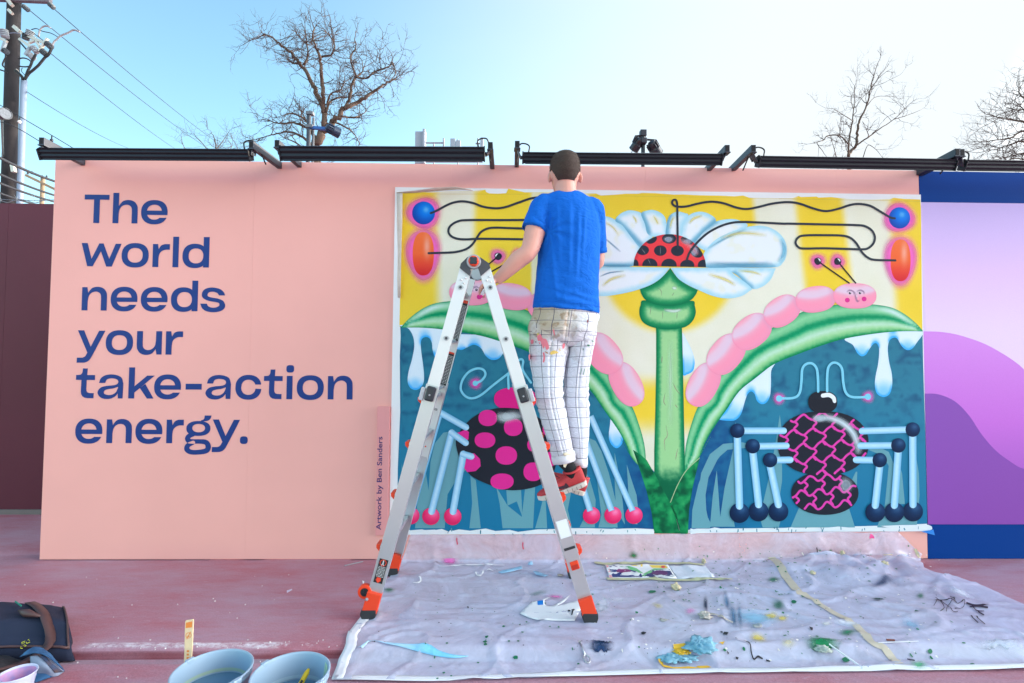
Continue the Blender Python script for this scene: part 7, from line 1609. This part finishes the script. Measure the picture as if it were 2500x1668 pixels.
# stir stick leaning behind the left bucket
SS = empty('stir_stick', (-1.2, -1.2, -STEP_H)); tag(SS, 'pale wooden paint stir stick with orange print leaning behind the left bucket', 'stick')
ys_ = -1.235; t0 = onY(462, 1513, ys_); b0 = Vector((t0.x+.004, ys_-.012, -STEP_H+.001)); ax_ = (t0-b0).normalized(); wx = Vector((1, 0, 0))
prof_ = [(-.0135, 0), (.0135, 0), (.0138, .15), (.0150, .17), (.0145, .21), (.0150, .243), (.0135, .247), (-.0125, .244), (-.0150, .238), (-.0146, .205), (-.0132, .16)]
sc_ = (t0-b0).length/.247
wd_ = MB().prism(prof_, lambda x, z, t: tuple(b0+wx*x+ax_*(z*sc_)+Vector((0, t, 0))), 0, .005).build('stick', mat('birch', (238, 214, 172), .7, noise_amt=.08, noise_scale=60), bevel=.0006); child_of(wd_, SS)
OP = mat('orange_print', (236, 140, 60), .6)
def prt(name, pts): child_of(MB().add([tuple(b0+wx*x+ax_*(z*sc_)+Vector((0, -.0006, 0))) for x, z in pts], [tuple(range(len(pts)))]).build(name, OP), SS)
prt('printed_block', [(-.0115, .222), (.0115, .224), (.0120, .242), (-.0110, .238)])
rgp = MB(); cR = b0+ax_*.200*sc_+Vector((0, -.0008, 0)); rgp.lathe([(.0085, 0), (.0105, 0)], cR, 24, Matrix.Rotation(R(90), 3, 'X')); child_of(rgp.build('printed_ring', OP), SS); prt('printed_bar', [(-.007, .190), (-.005, .188), (.008, .210), (.006, .212)]); prt('printed_bar', [(-.004, .196), (.004, .196), (.004, .199), (-.004, .199)])
tx = MB()
for i in range(7): z = .150-i*.010; tx.add([tuple(b0+wx*x+ax_*(zz*sc_)+Vector((0, -.0006, 0))) for x, zz in ((-.004, z), (.004, z), (.004, z+.006), (-.004, z+.006))], [(0, 1, 2, 3)])
tx = tx.build('printed_text', OP); tx['kind'] = 'stuff'; child_of(tx, SS)
prt('yellow_spot', [(.0, .120), (.010, .124), (.011, .136), (.003, .132)])
tw0, tw1 = onfloor(405, 1602, .003), onfloor(440, 1590, .003); tag(MB().tube([tw0, lerp(tw0, tw1, .5)+Vector((0, 0, .002)), tw1], .0014, 6).build('twig', mat('dry_straw', (190, 170, 150), .8)), 'thin dry straw on the concrete left of the stir stick', 'straw')
# plastic cup at the lower left corner
cc = onZ(43, 1642, .055); CP = empty('plastic_cup', (cc.x, cc.y, -STEP_H)); tag(CP, 'white plastic cup with pink and blue paint inside at bottom left corner', 'cup')
H = .09; r = .056; CW = mat('cup_white', (202, 208, 232), .4); c0 = (cc.x, cc.y, -STEP_H)
child_of(MB().lathe([(.0001, .001), (.040, .001), (r*.97, H*.93), (r*1.03, H*.94), (r*1.04, H*.98), (r*1.02, H), (r*.97, H*.985), (r*.955, H*.93), (.039, .006), (.0001, .006)], c0, 40).build('shell', CW, smooth=False), CP)
child_of(MB().lathe([(.0001, H*.55), (r*.84, H*.55)], c0, 32).build('paint', mat('mauve_paint', (150, 130, 190), .3, rgb2=(206, 130, 176), noise_scale=14), smooth=True), CP); child_of(MB().lathe([(r*.838, H*.55), (r*.945, H*.92)], c0, 40).build('paint_coat', mat('pink_coat', (226, 160, 190), .45, rgb2=(150, 150, 205), noise_scale=24), smooth=True), CP)

# ================================================================= bag with jacket and denim spilling out
cG = crop(0, 1500, 9.332)
NAVYC = mat('navy_canvas', (26, 36, 62), .85, noise_amt=.2, noise_scale=10, bump=.25, bump_scale=500); LEA = mat('brown_leather', (84, 58, 58), .5, noise_amt=.2, noise_scale=20); 
BG = empty('canvas_bag', (-2.15, -1.0, 0)); tag(BG, 'dark navy canvas bag with brown leather trim lying at the left edge', 'bag')
def floor_bag(y): return ground_z(y)
mb = MB(); nu, nv = 44, 22
bx0, bx1, by0, by1 = -2.62, -1.795, -1.03, -.72
def bag_pt(u, v):
    """top shell; u along, v across"""
    x = bx0+(bx1-bx0)*u; y = by0+(by1-by0)*v
    e = max(0, 1-abs(2*v-1)**3.2)**.5; e2 = max(0, 1-max(0, (u-.96)/.04)**3)**.5 if u > .96 else 1
    h = (.125-.055*max(0, (u-.45)/.55)**1.2)*e*e2; h += .012*mnoise.fractal(Vector((x*6, y*7, 2)), 1, 2, 3)*e
    xs_ = x+.055-.30*v*u; return Vector((xs_, y+.10*(u-.6), max(floor_bag(y)+.004, floor_bag(y)+.008+h)))
for i in range(nu+1):
    for j in range(nv+1): mb.v.append(tuple(bag_pt(i/nu, j/nv)))
for i in range(nu):
    for j in range(nv): a = i*(nv+1)+j; mb.f.append((a, a+1, a+nv+2, a+nv+1))
o = mb.build('bag_body', NAVYC, None, True); s = o.modifiers.new('s', 'SOLIDIFY'); s.thickness = .004; child_of(o, BG)
child_of(MB().tube([bag_pt(u, .06+.0*u)+Vector((0, -.002, .004)) for u in np.linspace(.25, .97, 20)], .005, 8).build('piping', LEA, smooth=True), BG)
child_of(MB().tube([bag_pt(.965, v)+Vector((.004, 0, .003)) for v in np.linspace(.05, .95, 14)], .004, 8).build('piping', LEA, smooth=True), BG)
def strap(pts, w_, name):
    P = cat_open([tuple(p) for p in pts], 5); V = []; n = len(P)
    for i, p in enumerate(P):
        t = Vector(P[min(i+1, n-1)])-Vector(P[max(i-1, 0)]); sd = t.cross(Vector((0, .25, 1))).normalized()*w_/2; V += [tuple(Vector(p)-sd), tuple(Vector(p)+sd)]
    me = bpy.data.meshes.new(name); me.from_pydata(V, [], [(2*i, 2*i+1, 2*i+3, 2*i+2) for i in range(n-1)]); me.update(); o = obj(name, me, None, LEA, True); s = o.modifiers.new('s', 'SOLIDIFY'); s.thickness = .004; child_of(o, BG)
strap([bag_pt(.74, .85)+Vector((0, 0, .01)), bag_pt(.80, .6)+Vector((0, 0, .016)), bag_pt(.86, .3)+Vector((0, 0, .014)), bag_pt(.88, .05)+Vector((0, -.01, .012)), Vector((-1.90, -1.19, .02)), Vector((-1.89, -1.26, .0)), Vector((-1.85, -1.30, -.015))], .034, 'strap')
strap([bag_pt(.88, .03)+Vector((0, -.015, -.01)), Vector((-1.93, -1.20, .045)), Vector((-1.885, -1.215, .05)), Vector((-1.86, -1.23, .015)), Vector((-1.835, -1.275, -.015))], .05, 'strap')
child_of(MB().box((-1.822, -1.29, -.012), (.008, .05, .036), Matrix.Rotation(.3, 3, 'Z')).build('buckle', ST, bevel=.002), BG)
child_of(MB().tube([bag_pt(.78, .5)+Vector((-.05, -.01, .012)), bag_pt(.80, .42)+Vector((-.02, -.02, .02)), bag_pt(.84, .38)+Vector((.01, -.02, .012))], [.004, .016, .004], 8).build('leather_tab', LEA, smooth=True), BG)
child_of(MB().bar(bag_pt(.66, .7)+Vector((.0, 0, .016)), bag_pt(.71, .58)+Vector((0, 0, .02)), .006, .003).build('green_ribbon', mat('ribbon_green', (40, 140, 120), .6)), BG)
# dark jacket heap
JK = mat('dark_green_nylon', (34, 44, 50), .5, noise_amt=.25, noise_scale=8, bump=.2, bump_scale=60)
JR = empty('jacket', (-2.15, -1.2, -STEP_H)); tag(JR, 'dark green jacket with yellow lettering bundled in front of the bag', 'jacket')
mb = MB(); n1, n2 = 40, 30
for i in range(n1+1):
    for j in range(n2+1):
        u, v = i/n1, j/n2; x = -2.30+.43*u; y = -1.31+.30*v; e = (math.sin(math.pi*min(1, max(0, u)))*math.sin(math.pi*v))**.45 if 0 < u < 1 and 0 < v < 1 else 0
        h = e*(.095+.035*mnoise.fractal(Vector((x*5, y*7, 9)), 1, 2, 4)+.03*max(0, ridge(x*4+y*2, y*6, 1.)-.5)); mb.v.append((x+.02*mnoise.noise(Vector((x*9, y*9, 1))), y, -STEP_H+.002+max(0, h)))
for i in range(n1):
    for j in range(n2): a = i*(n2+1)+j; mb.f.append((a, a+1, a+n2+2, a+n2+1))
jo = mb.build('cloth', JK, None, True); child_of(jo, JR); bpy.context.view_layer.update()
def on_obj(o, px, py, lift):
    d = ray(px, py).normalized(); ok, loc, nr, ix = o.ray_cast(o.matrix_world.inverted() @ CAM, d); return (loc-d*lift) if ok else onZ(px, py, .05)
YT = mat('yellow_print', (206, 206, 40), .6)
for pts_ in (cG((485, 640), (570, 600), (575, 612), (490, 655)), cG((490, 668), (580, 632), (582, 642), (492, 682)), cG((465, 780), (472, 730), (485, 722), (480, 768), (520, 770), (520, 782)), cG((535, 700), (560, 690), (605, 705), (600, 718), (560, 745), (555, 735), (585, 712), (556, 705), (530, 716)), cG((595, 625), (605, 620), (615, 655), (690, 625), (690, 637), (605, 672)), cG((640, 570), (655, 565), (680, 600), (672, 606), (652, 582), (632, 600), (628, 592)), cG((530, 520), (560, 505), (590, 520), (560, 535))):
    V = [tuple(on_obj(jo, *p, .003)) for p in pts_]; child_of(MB().add(V, [tuple(range(len(V)))]).build('yellow_lettering', YT), JR)
# folded denim
DN = mat('blue_denim', (60, 112, 158), .85, rgb2=(36, 76, 116), noise_scale=22, bump=.25, bump_scale=600); DL = mat('denim_inside', (150, 166, 190), .85, noise_amt=.1)
DR = empty('denim_jeans', (-1.98, -1.40, -STEP_H)); tag(DR, 'folded piece of blue denim with pale lining beside the cup', 'jeans')
def sheetpx(rows, m, name, thick=.004):
    """rows of (px, py, height) across the cloth"""
    P = np.array([[tuple(onZ(*cG((a, b))[0], z)) for a, b, z in row] for row in rows]); nr, nc = P.shape[:2]
    G = np.array([cat_open(P[i], 6) for i in range(nr)]); G = np.stack([cat_open(G[:, k], 6) for k in range(G.shape[1])], 1); R_, C_ = G.shape[:2]
    V = [tuple(Vector(G[i, j])+Vector((0, 0, .003*mnoise.noise(Vector(G[i, j])*25)))) for i in range(R_) for j in range(C_)]
    me = bpy.data.meshes.new(name); me.from_pydata(V, [], [(i*C_+j, i*C_+j+1, (i+1)*C_+j+1, (i+1)*C_+j) for i in range(R_-1) for j in range(C_-1)]); me.update()
    o = obj(name, me, None, m, True); s = o.modifiers.new('s', 'SOLIDIFY'); s.thickness = thick; child_of(o, DR)
sheetpx([[(450, 950, .05), (800, 750, .07), (1100, 900, .05), (1270, 1080, .02), (1470, 1300, -.02)], [(460, 955, .045), (800, 900, .062), (1100, 990, .045), (1280, 1130, .015), (1475, 1310, -.022)]], DN, 'denim_fold')
sheetpx([[(700, 950, .045), (900, 950, .045), (1120, 1020, .03), (1300, 1180, .0), (1460, 1310, -.026)], [(720, 1120, .02), (900, 1150, .02), (1080, 1210, .01), (1230, 1300, -.01), (1350, 1370, -.028)], [(740, 1300, -.01), (880, 1330, -.012), (1020, 1350, -.018), (1150, 1390, -.024), (1240, 1410, -.03)]], DL, 'denim_lining')
sheetpx([[(840, 940, .050), (1000, 1060, .034), (1150, 1200, .012), (1250, 1330, -.012)], [(900, 930, .052), (1080, 1020, .038), (1280, 1190, .006), (1470, 1315, -.022)]], mat('dark_denim', (44, 74, 110), .85, rgb2=(90, 70, 70), noise_scale=30), 'denim_waistband')
sheetpx([[(780, 1340, -.012), (1000, 1300, -.012), (1240, 1370, -.024)], [(780, 1560, -.03), (1000, 1500, -.031), (1240, 1410, -.032)]], DN, 'denim_leg')
# ================================================================= utility pole, wires, string lights
k1_ = crop(0, 0, 3.1357); kp = crop(0, 0, 6.272); kq = crop(0, 250, 6.272)
def P3(p, y): return onY(p[0], p[1], y)
YP_ = 10.0
POLEM = mat('weathered_pole', (42, 39, 42), .9, noise_amt=.4, noise_scale=3, bump=.5, bump_scale=14); GREYT = mat('grey_conduit', (128, 142, 162), .6); PORC = mat('porcelain_grey', (150, 160, 166), .35); DKI = mat('dark_insulator', (66, 76, 82), .45); LSTEEL = mat('pale_steel', (196, 190, 178), .45, .5); WIRE = mat('line_wire', (36, 40, 48), .7)
UP = empty('utility_pole', (P3((20, 480), YP_).x, YP_, 0)); tag(UP, 'tall dark wooden utility pole with insulators and conduit at left edge', 'utility pole')
a = P3((20.5, 486), YP_); b = P3((34.5, 2), YP_); ax0 = (b-a).normalized(); bot_ = a+ax0*((-.2-a.z)/ax0.z); top_ = b+ax0*.5
child_of(MB().tube([bot_, lerp(bot_, top_, .5), top_], [.165, .152, .14], 20).build('post', POLEM, smooth=True), UP)
c0_ = P3((48.5, 486), YP_-.12); c1_ = P3((58.5, 196), YP_-.12); dcx = (c1_-c0_).normalized()
child_of(MB().tube([c0_+dcx*((-.2-c0_.z)/dcx.z), c1_], .066, 16).build('conduit', GREYT, smooth=True), UP)
child_of(MB().bar(P3((-40, -5), YP_-.15), P3((124, 2), YP_-.15), .10, .12, (0, 0, 1)).build('crossarm', mat('crossarm_grey', (120, 116, 122), .8, noise_amt=.2)), UP)
def ins(p, q, r, m, name='insulator', n=4):
    a, b = Vector(p), Vector(q); d = b-a; L = d.length; M = d.to_track_quat('Z', 'Y').to_matrix(); prof = [(.0001, 0)]
    for i in range(n): z = L*i/n; prof += [(r*.55, z), (r, z+L/n*.35), (r, z+L/n*.6), (r*.55, z+L/n*.95)]
    prof.append((.0001, L)); child_of(MB().lathe(prof, a, 14, M).build(name, m, smooth=False), UP)
yq = YP_-.25
for p, q, r, m in (((kp((470, 470))[0]), kp((440, 560))[0], .09, PORC), (kp((400, 520))[0], kp((390, 610))[0], .08, DKI), (kp((60, 460))[0], kp((80, 580))[0], .09, PORC), (kp((715, 660))[0], kp((790, 730))[0], .075, DKI), (kp((640, 780))[0], kp((720, 845))[0], .075, DKI), (kp((500, 720))[0], kp((570, 810))[0], .07, PORC), (kp((450, 830))[0], kp((520, 905))[0], .07, PORC), (kp((60, 770))[0], kp((110, 810))[0], .07, DKI), (kp((755, 60))[0], kp((825, 125))[0], .06, DKI), (kp((360, 95))[0], kp((435, 160))[0], .06, DKI)): ins(P3(p, yq), P3(q, yq), r, m)
for p, q, w_, m in (((kp((300, 600))[0]), kp((580, 800))[0], .06, LSTEEL), (kp((290, 480))[0], kp((420, 580))[0], .05, LSTEEL), (kp((430, 560))[0], kp((690, 660))[0], .06, LSTEEL), (kp((730, 590))[0], kp((600, 790))[0], .05, mat('cutout_tube', (216, 212, 196), .5)), (kp((520, 570))[0], kp((620, 740))[0], .05, LSTEEL), (kp((440, 660))[0], kp((540, 620))[0], .05, LSTEEL), (kp((300, 640))[0], kp((440, 800))[0], .03, CABLE), (kp((460, 730))[0], kp((390, 850))[0], .06, PORC), (kp((0, 590))[0], kp((110, 640))[0], .05, LSTEEL), (kp((80, 650))[0], kp((30, 800))[0], .06, PORC), (kp((215, 410))[0], kp((310, 495))[0], .08, LSTEEL), (kp((120, 0))[0], kp((190, 90))[0], .07, LSTEEL), (kp((130, 150))[0], kp((190, 215))[0], .06, LSTEEL), (kq((195, 960))[0], kq((215, 1070))[0], .08, LSTEEL), (kp((250, 1070))[0], kp((270, 1110))[0], .05, LSTEEL)):
    child_of(MB().bar(P3(p, yq), P3(q, yq), w_, w_).build('bracket', m), UP)
def wire_(pts, r, m, name='cable', y=None, par=None):
    return MB().tube([Vector(p) for p in cat_open([tuple(p) for p in pts], 5)], r, 6).build(name, m, smooth=True)
for pts, r, m in ((kp((380, 1220), (440, 1130), (500, 1080), (580, 1010), (640, 940), (690, 880), (740, 840), (790, 745)), .030, CABLE), (kp((380, 1220), (420, 1100), (470, 1000), (500, 920), (550, 830)), .028, CABLE), (kp((355, 1220), (330, 1170), (280, 1120), (240, 1080)), .035, CABLE), (kp((800, 700), (830, 640), (870, 605), (930, 550), (1050, 500), (1130, 460), (1220, 490)), .022, mat('pale_lead', (150, 150, 152), .6)), (kp((590, 560), (610, 470), (660, 410), (720, 400), (775, 430)), .020, mat('pale_lead', (150, 150, 152), .6)), (kp((285, 900), (360, 890), (430, 910), (480, 950)), .016, CABLE), (kp((290, 1015), (380, 1025), (470, 1015)), .016, CABLE), (kp((480, 455), (560, 440), (650, 480), (780, 510), (890, 570)), .010, CABLE), (kp((500, 500), (580, 560), (660, 620)), .010, CABLE), (kp((100, 860), (60, 930), (40, 1000), (90, 1050)), .018, CABLE), (kp((0, 1070), (60, 1090), (110, 1120)), .018, CABLE), (kp((340, 1040), (330, 1090), (380, 1150)), .008, CABLE), (kp((150, 510), (220, 505), (300, 515)), .010, GREYT)):
    child_of(wire_([P3(p, yq-.03) for p in pts], r, m), UP)
# long spans, each its own line
def span(px_a, px_b, ya, yb, sag, r, label, n=14, mids=None):
    A, B = P3(px_a, ya), P3(px_b, yb); pts = [lerp(A, B, t)+Vector((0, 0, -sag*4*t*(1-t))) for t in np.linspace(0, 1, n)]
    return tag(MB().tube(pts, r, 6).build('power_line', WIRE, smooth=True), label, 'wire', 'overhead wires at the left')
span((110, 3), (600, 395), YP_-.2, 34, .25, .010, 'topmost pale power line running down right from the crossarm'); span((51, 8), (560, 395), YP_-.2, 34, .25, .010, 'second power line from the pole top, below the topmost line'); span((124, 131), (480, 395), YP_-.2, 34, .2, .009, 'third power line leaving the insulator cluster'); span((65, 224), (330, 368), YP_-.2, 24, .15, .008, 'fourth thin line leaving the grey conduit')
span((-30, 370), (150, 448), 7.0, 9.5, .05, .028, 'thick pale cable passing the pole, highest of the lower four'); span((-30, 412), (150, 482), 7.0, 9.5, .04, .024, 'black cable second of the lower four at left'); span((-30, 435), (150, 497), 7.0, 9.5, .04, .024, 'black cable third of the lower four at left'); span((-30, 460), (110, 505), 7.0, 9.5, .03, .020, 'lowest thin cable just above the barbed wire')
# string of bulbs
SL = empty('string_lights', tuple(P3((40, 285), 4.0))); tag(SL, 'black festoon cable with small bulbs sloping behind the light bar', 'string lights')
sl = [P3(p, 4.0) for p in ((-20, 245), (40, 280), (127, 331), (182, 364), (230, 392))]; child_of(wire_(sl, .0055, CABLE, 'cable'), SL)
for px, py, m in ((48, 287, mat('bulb_white', (226, 220, 214), .2)), (126.5, 332, mat('bulb_dark', (40, 48, 60), .2))):
    c = P3((px, py), 4.0); child_of(MB().tube([c, c-Vector((0, 0, .045))], .008, 8).build('socket', CABLE), SL); child_of(MB().lathe([(.0001, -.085), (.014, -.08), (.022, -.065), (.020, -.052), (.010, -.042)], c, 14).build('bulb', m, smooth=True), SL)
sl = [P3(p, 4.4) for p in ((-20, 293), (30, 307), (85, 338), (130, 368))]; tag(wire_(sl, .006, WIRE, 'guy_wire'), 'grey wire with clips crossing the pole below the floodlight', 'wire')
# floodlight fixed to the pole, cut by the left edge
FLD = empty('pole_floodlight', tuple(P3((5, 280), 6.5))); tag(FLD, 'round black floodlight facing right on the pole at left edge', 'lamp')
c = P3((4, 279), 6.5); lamp_can(FLD, c, (.93, -.36, -.05), .26, .10)
d_ = Vector((.93, -.36, -.05)).normalized(); child_of(MB().lathe([(.0001, .004), (.092, .004)], c+d_*.118, 24, d_.to_track_quat('Z', 'Y').to_matrix()).build('lens', mat('lens_grey', (74, 84, 96), .35, rgb2=(34, 44, 56), noise_scale=40)), FLD)
child_of(MB().tube([c+Vector((-.1, .1, .1)), Vector((P3((22, 262), YP_).x, YP_-.1, c.z+.5))], .02, 8).build('yoke', DKI), FLD)
# distant pole
DP = empty('far_pole', (P3((103, 490), 45).x, 45, 0)); tag(DP, 'distant sunlit wooden pole with crossarm seen left of the pink wall', 'utility pole')
LITW = mat('bare_wood', (160, 138, 112), .8, noise_amt=.25, noise_scale=2)
a = P3((101, 490), 45); child_of(MB().tube([Vector((a.x, 45, 0)), Vector((P3((105, 433), 45).x, 45, P3((105, 433), 45).z))], .17, 14).build('post', LITW, smooth=True), DP)
child_of(MB().bar(P3((63, 428), 44.7), P3((150, 470), 44.7), .16, .22, (0, 0, 1)).build('crossarm', LITW), DP)
for px, py in ((68, 424), (78, 424), (103, 434), (114, 434)): child_of(MB().lathe([(.03, 0), (.09, .05), (.09, .15), (.04, .3), (.0001, .32)], P3((px, py+2), 44.7), 10).build('insulator', DKI), DP)

# ================================================================= trees without leaves
BARK = mat('bark', (102, 84, 72), .9, noise_amt=.4, noise_scale=5, bump=.5, bump_scale=20); TWIG = mat('twig_bark', (88, 72, 66), .9, noise_amt=.3, noise_scale=6)
def tree(name, label, y, limbs, cx, seed, twig_r, n_tw, tl, spread=1.0, base_px=None):
    """limbs: (pixel polyline, radius at start, radius at end); twigs grown from them"""
    rs = random.Random(seed); bx = P3(base_px, y); root = empty(name, (bx.x, y, 0)); tag(root, label, 'tree', 'bare trees behind the wall')
    tr_ = MB(); tw = MB(); 
    def grow(p, d, L, r, depth):
        pts = [p]; n = 5; q = p.copy(); dd = d.normalized()
        for i in range(n):
            dd = (dd+Vector((rs.gauss(0, .28), rs.gauss(0, .22), rs.gauss(.06, .24)))).normalized(); q = q+dd*L/n; pts.append(q.copy())
        tw.tube(pts, [r*(1-.75*i/n) for i in range(n+1)], 4 if depth else 5, cap=False)
        if depth > 0:
            for k in range(rs.randint(2, 4)):
                i = rs.randint(1, n); t = pts[i]; d2 = ((pts[i]-pts[i-1]).normalized()+Vector((rs.gauss(0, .75), rs.gauss(0, .5), rs.gauss(.05, .65)))).normalized(); grow(t, d2, L*rs.uniform(.45, .75), r*.6, depth-1)
    for li, (pp, r0, r1) in enumerate(limbs):
        P = cat_open(pp, 6); ph = rs.uniform(0, 6); am = rs.uniform(-1, 1)*spread
        pts = [P3(p, y+am*(i/len(P))+.06*math.sin(i*.9+ph)) for i, p in enumerate(P)]
        pts = [q+Vector((rs.gauss(0, r0*.15), 0, rs.gauss(0, r0*.15))) for q in pts]
        rad = np.interp(np.linspace(0, 1, len(pts)), [0, 1], [r0*.85, r1*.85]); tr_.tube(pts, list(rad), 8)
        for k in range(int(n_tw*len(pts)/12)):
            i = rs.randint(max(1, int(len(pts)*.18)), len(pts)-1); d = (pts[i]-pts[i-1]).normalized(); sd = Vector((rs.gauss(0, 1), rs.gauss(0, .6), rs.gauss(.15, .9))).normalized()
            grow(pts[i], d*.5+sd, tl*rs.uniform(.5, 1.2), min(twig_r, rad[i]*.7), 2)
        grow(pts[-1], (pts[-1]-pts[-2]), tl*.8, min(twig_r, r1), 2)
    child_of(tr_.build('trunk', BARK, None, True), root); o = tw.build('crown', TWIG, None, False); child_of(o, root)
    return root
k2_ = crop(560, 0, 3.1357); k4 = crop(1800, 100, 3.1357); L2 = lambda *p: k2_(*p); L4 = lambda *p: k4(*p)
gb = P3((760, 430), 14.0)
tree('bare_tree', 'large twisted leafless tree rising behind the wall left of centre', 14.0, [
 (L2((690, 3300), (700, 1800), (660, 1240), (690, 1060), (740, 980), (800, 915), (885, 830)), .24, .09), (L2((885, 830), (1000, 770), (1100, 705), (1180, 650), (1270, 600)), .085, .03),
 (L2((735, 985), (722, 860), (690, 760), (640, 660), (590, 560), (540, 490), (470, 400), (400, 350), (330, 290), (270, 258)), .11, .025), (L2((722, 860), (716, 700), (705, 560), (692, 440), (665, 370), (640, 290), (650, 210)), .09, .022),
 (L2((692, 440), (740, 428), (782, 418), (806, 340), (755, 262), (710, 235)), .045, .015), (L2((572, 495), (600, 430), (592, 330), (575, 222)), .045, .015), (L2((592, 330), (560, 310), (535, 285)), .03, .012), (L2((540, 490), (480, 480), (437, 445)), .04, .015),
 (L2((885, 830), (920, 755), (936, 650), (965, 590), (945, 510), (925, 435), (968, 360), (960, 295)), .065, .018), (L2((965, 590), (1020, 545), (1015, 465)), .035, .014), (L2((965, 590), (1050, 600), (1110, 550), (1220, 510), (1250, 480), (1270, 560), (1240, 610)), .04, .014),
 (L2((730, 900), (765, 790), (830, 750), (900, 745), (960, 720)), .05, .018), (L2((740, 860), (770, 730), (850, 690), (880, 620)), .045, .016), (L2((680, 1080), (620, 1000), (560, 960), (480, 940), (380, 945), (260, 915)), .08, .016), (L2((640, 1120), (560, 1050), (450, 1010), (340, 1030), (230, 1060)), .06, .014), (L2((640, 990), (560, 900), (470, 870), (400, 890)), .05, .014), (L2((840, 885), (920, 900), (990, 890), (1050, 850)), .045, .014), (L2((800, 930), (900, 980), (960, 1030), (990, 1090)), .04, .014), (L2((270, 258), (220, 292), (160, 310), (110, 342)), .022, .010), (L2((620, 1180), (520, 1100), (430, 1060)), .05, .014)],
 None, 3, .014, 6.0, .80, 1.2, (760, 430))
tree('bare_tree', 'slender leafless tree behind the wall above the right part of the mural', 12.0, [
 (L4((870, 3200), (865, 1500), (860, 980), (850, 880), (908, 800), (920, 690), (940, 600), (990, 500), (1020, 370), (1035, 290), (1080, 165)), .075, .008), (L4((850, 880), (855, 760), (880, 620), (890, 530), (900, 400)), .035, .008), (L4((908, 800), (1000, 740), (1080, 680), (1200, 600), (1300, 500)), .028, .007), (L4((1200, 600), (1300, 570), (1415, 525)), .014, .006), (L4((852, 790), (780, 725), (690, 728), (660, 760), (610, 780), (650, 840), (690, 895)), .024, .007), (L4((880, 610), (800, 560), (735, 520)), .014, .006), (L4((990, 500), (1060, 430), (1190, 425)), .014, .005), (L4((1020, 350), (1100, 330), (1180, 292)), .010, .005), (L4((960, 900), (1000, 800), (1060, 830), (1100, 880)), .016, .006), (L4((760, 900), (740, 820), (720, 760)), .016, .006), (L4((890, 530), (870, 440), (905, 370)), .012, .005)],
 None, 8, .013, 3.0, .66, .8, (2074, 430))
tree('bare_tree', 'leafless tree with dense fine twigs cut by the right edge', 13.0, [
 (L4((2520, 3200), (2500, 1500), (2480, 1000), (2470, 800), (2440, 600), (2400, 400)), .20, .03), (L4((2470, 800), (2330, 690), (2195, 620), (2060, 600), (1900, 560)), .07, .010), (L4((2480, 900), (2330, 760), (2195, 690), (2100, 740), (2000, 760), (1890, 770)), .06, .010), (L4((2480, 950), (2330, 850), (2190, 770), (2080, 800), (1980, 830), (1880, 850)), .05, .010), (L4((2470, 780), (2350, 560), (2260, 470), (2195, 440), (2160, 400), (2150, 360)), .06, .010), (L4((2350, 560), (2250, 520), (2150, 530), (2060, 510)), .04, .009), (L4((2330, 850), (2200, 860), (2100, 880), (1990, 910)), .04, .009), (L4((2330, 690), (2220, 560), (2140, 470)), .04, .009), (L4((2490, 1000), (2330, 930), (2150, 900), (2050, 920)), .05, .010)],
 None, 12, .012, 7.0, .85, 1.2, (2600, 430))
ksh = crop(0, 0, 3.1357)
tree('bare_sapling', 'thin twiggy sapling tops just above the wall left of the big tree', 11.0, [
 (ksh((1600, 3000), (1620, 1400), (1650, 1150), (1640, 1060), (1610, 1000)), .04, .006), (ksh((1650, 1150), (1700, 1090), (1760, 1000)), .018, .005), (ksh((1620, 1200), (1560, 1110), (1500, 1045)), .018, .005), (ksh((1720, 1250), (1770, 1130), (1740, 1060)), .018, .005), (ksh((1440, 1300), (1415, 1150), (1390, 1080)), .016, .005), (ksh((1800, 1250), (1820, 1150), (1800, 1100)), .014, .005)],
 None, 21, .007, 3.2, .6, .6, (515, 430))

# ================================================================= rooftop antennas in the distance
AN = empty('cell_antennas', (P3((1060, 400), 24).x, 24, 0)); tag(AN, 'pale cellular antenna panels on pipes just above the wall left of the person', 'antenna')
AW = mat('antenna_white', (150, 160, 172), .6); AG = mat('antenna_pipe', (150, 152, 158), .5, .4)
def apanel(l, r, t, b, dpt=.25):
    p, q = P3((l, t), 24), P3((r, b), 24); child_of(MB().box(((p.x+q.x)/2, 24, (p.z+q.z)/2), (abs(q.x-p.x), dpt, abs(p.z-q.z)), Matrix.Rotation(0, 3, 'Z')).build('panel', AW, bevel=.03), AN)
x_ = lambda *p: k2_(*p)[0]
apanel(*(x_((1425, 0))[0], x_((1482, 0))[0]), x_((0, 1012))[1], x_((0, 1260))[1]); apanel(x_((1484, 0))[0], x_((1500, 0))[0], x_((0, 1000))[1], x_((0, 1260))[1], .5); apanel(x_((1693, 0))[0], x_((1730, 0))[0], x_((0, 1066))[1], x_((0, 1180))[1]); apanel(x_((1735, 0))[0], x_((1770, 0))[0], x_((0, 1080))[1], x_((0, 1180))[1]); apanel(x_((1922, 0))[0], x_((1944, 0))[0], x_((0, 1058))[1], x_((0, 1180))[1])
for a_, b_ in (((1500, 1095), (1645, 1095)), ((1640, 1060), (1640, 1130)), ((1565, 1090), (1565, 2600)), ((1750, 1070), (1750, 2600)), ((1902, 1060), (1902, 2600)), ((1885, 1100), (1920, 1100)), ((1470, 1200), (1470, 2600)), ((1735, 1100), (1770, 1100)), ((1440, 1240), (1940, 1240))): child_of(MB().tube([P3(x_(a_), 24.2), P3(x_(b_), 24.2)], .045, 8).build('pipe', AG), AN)
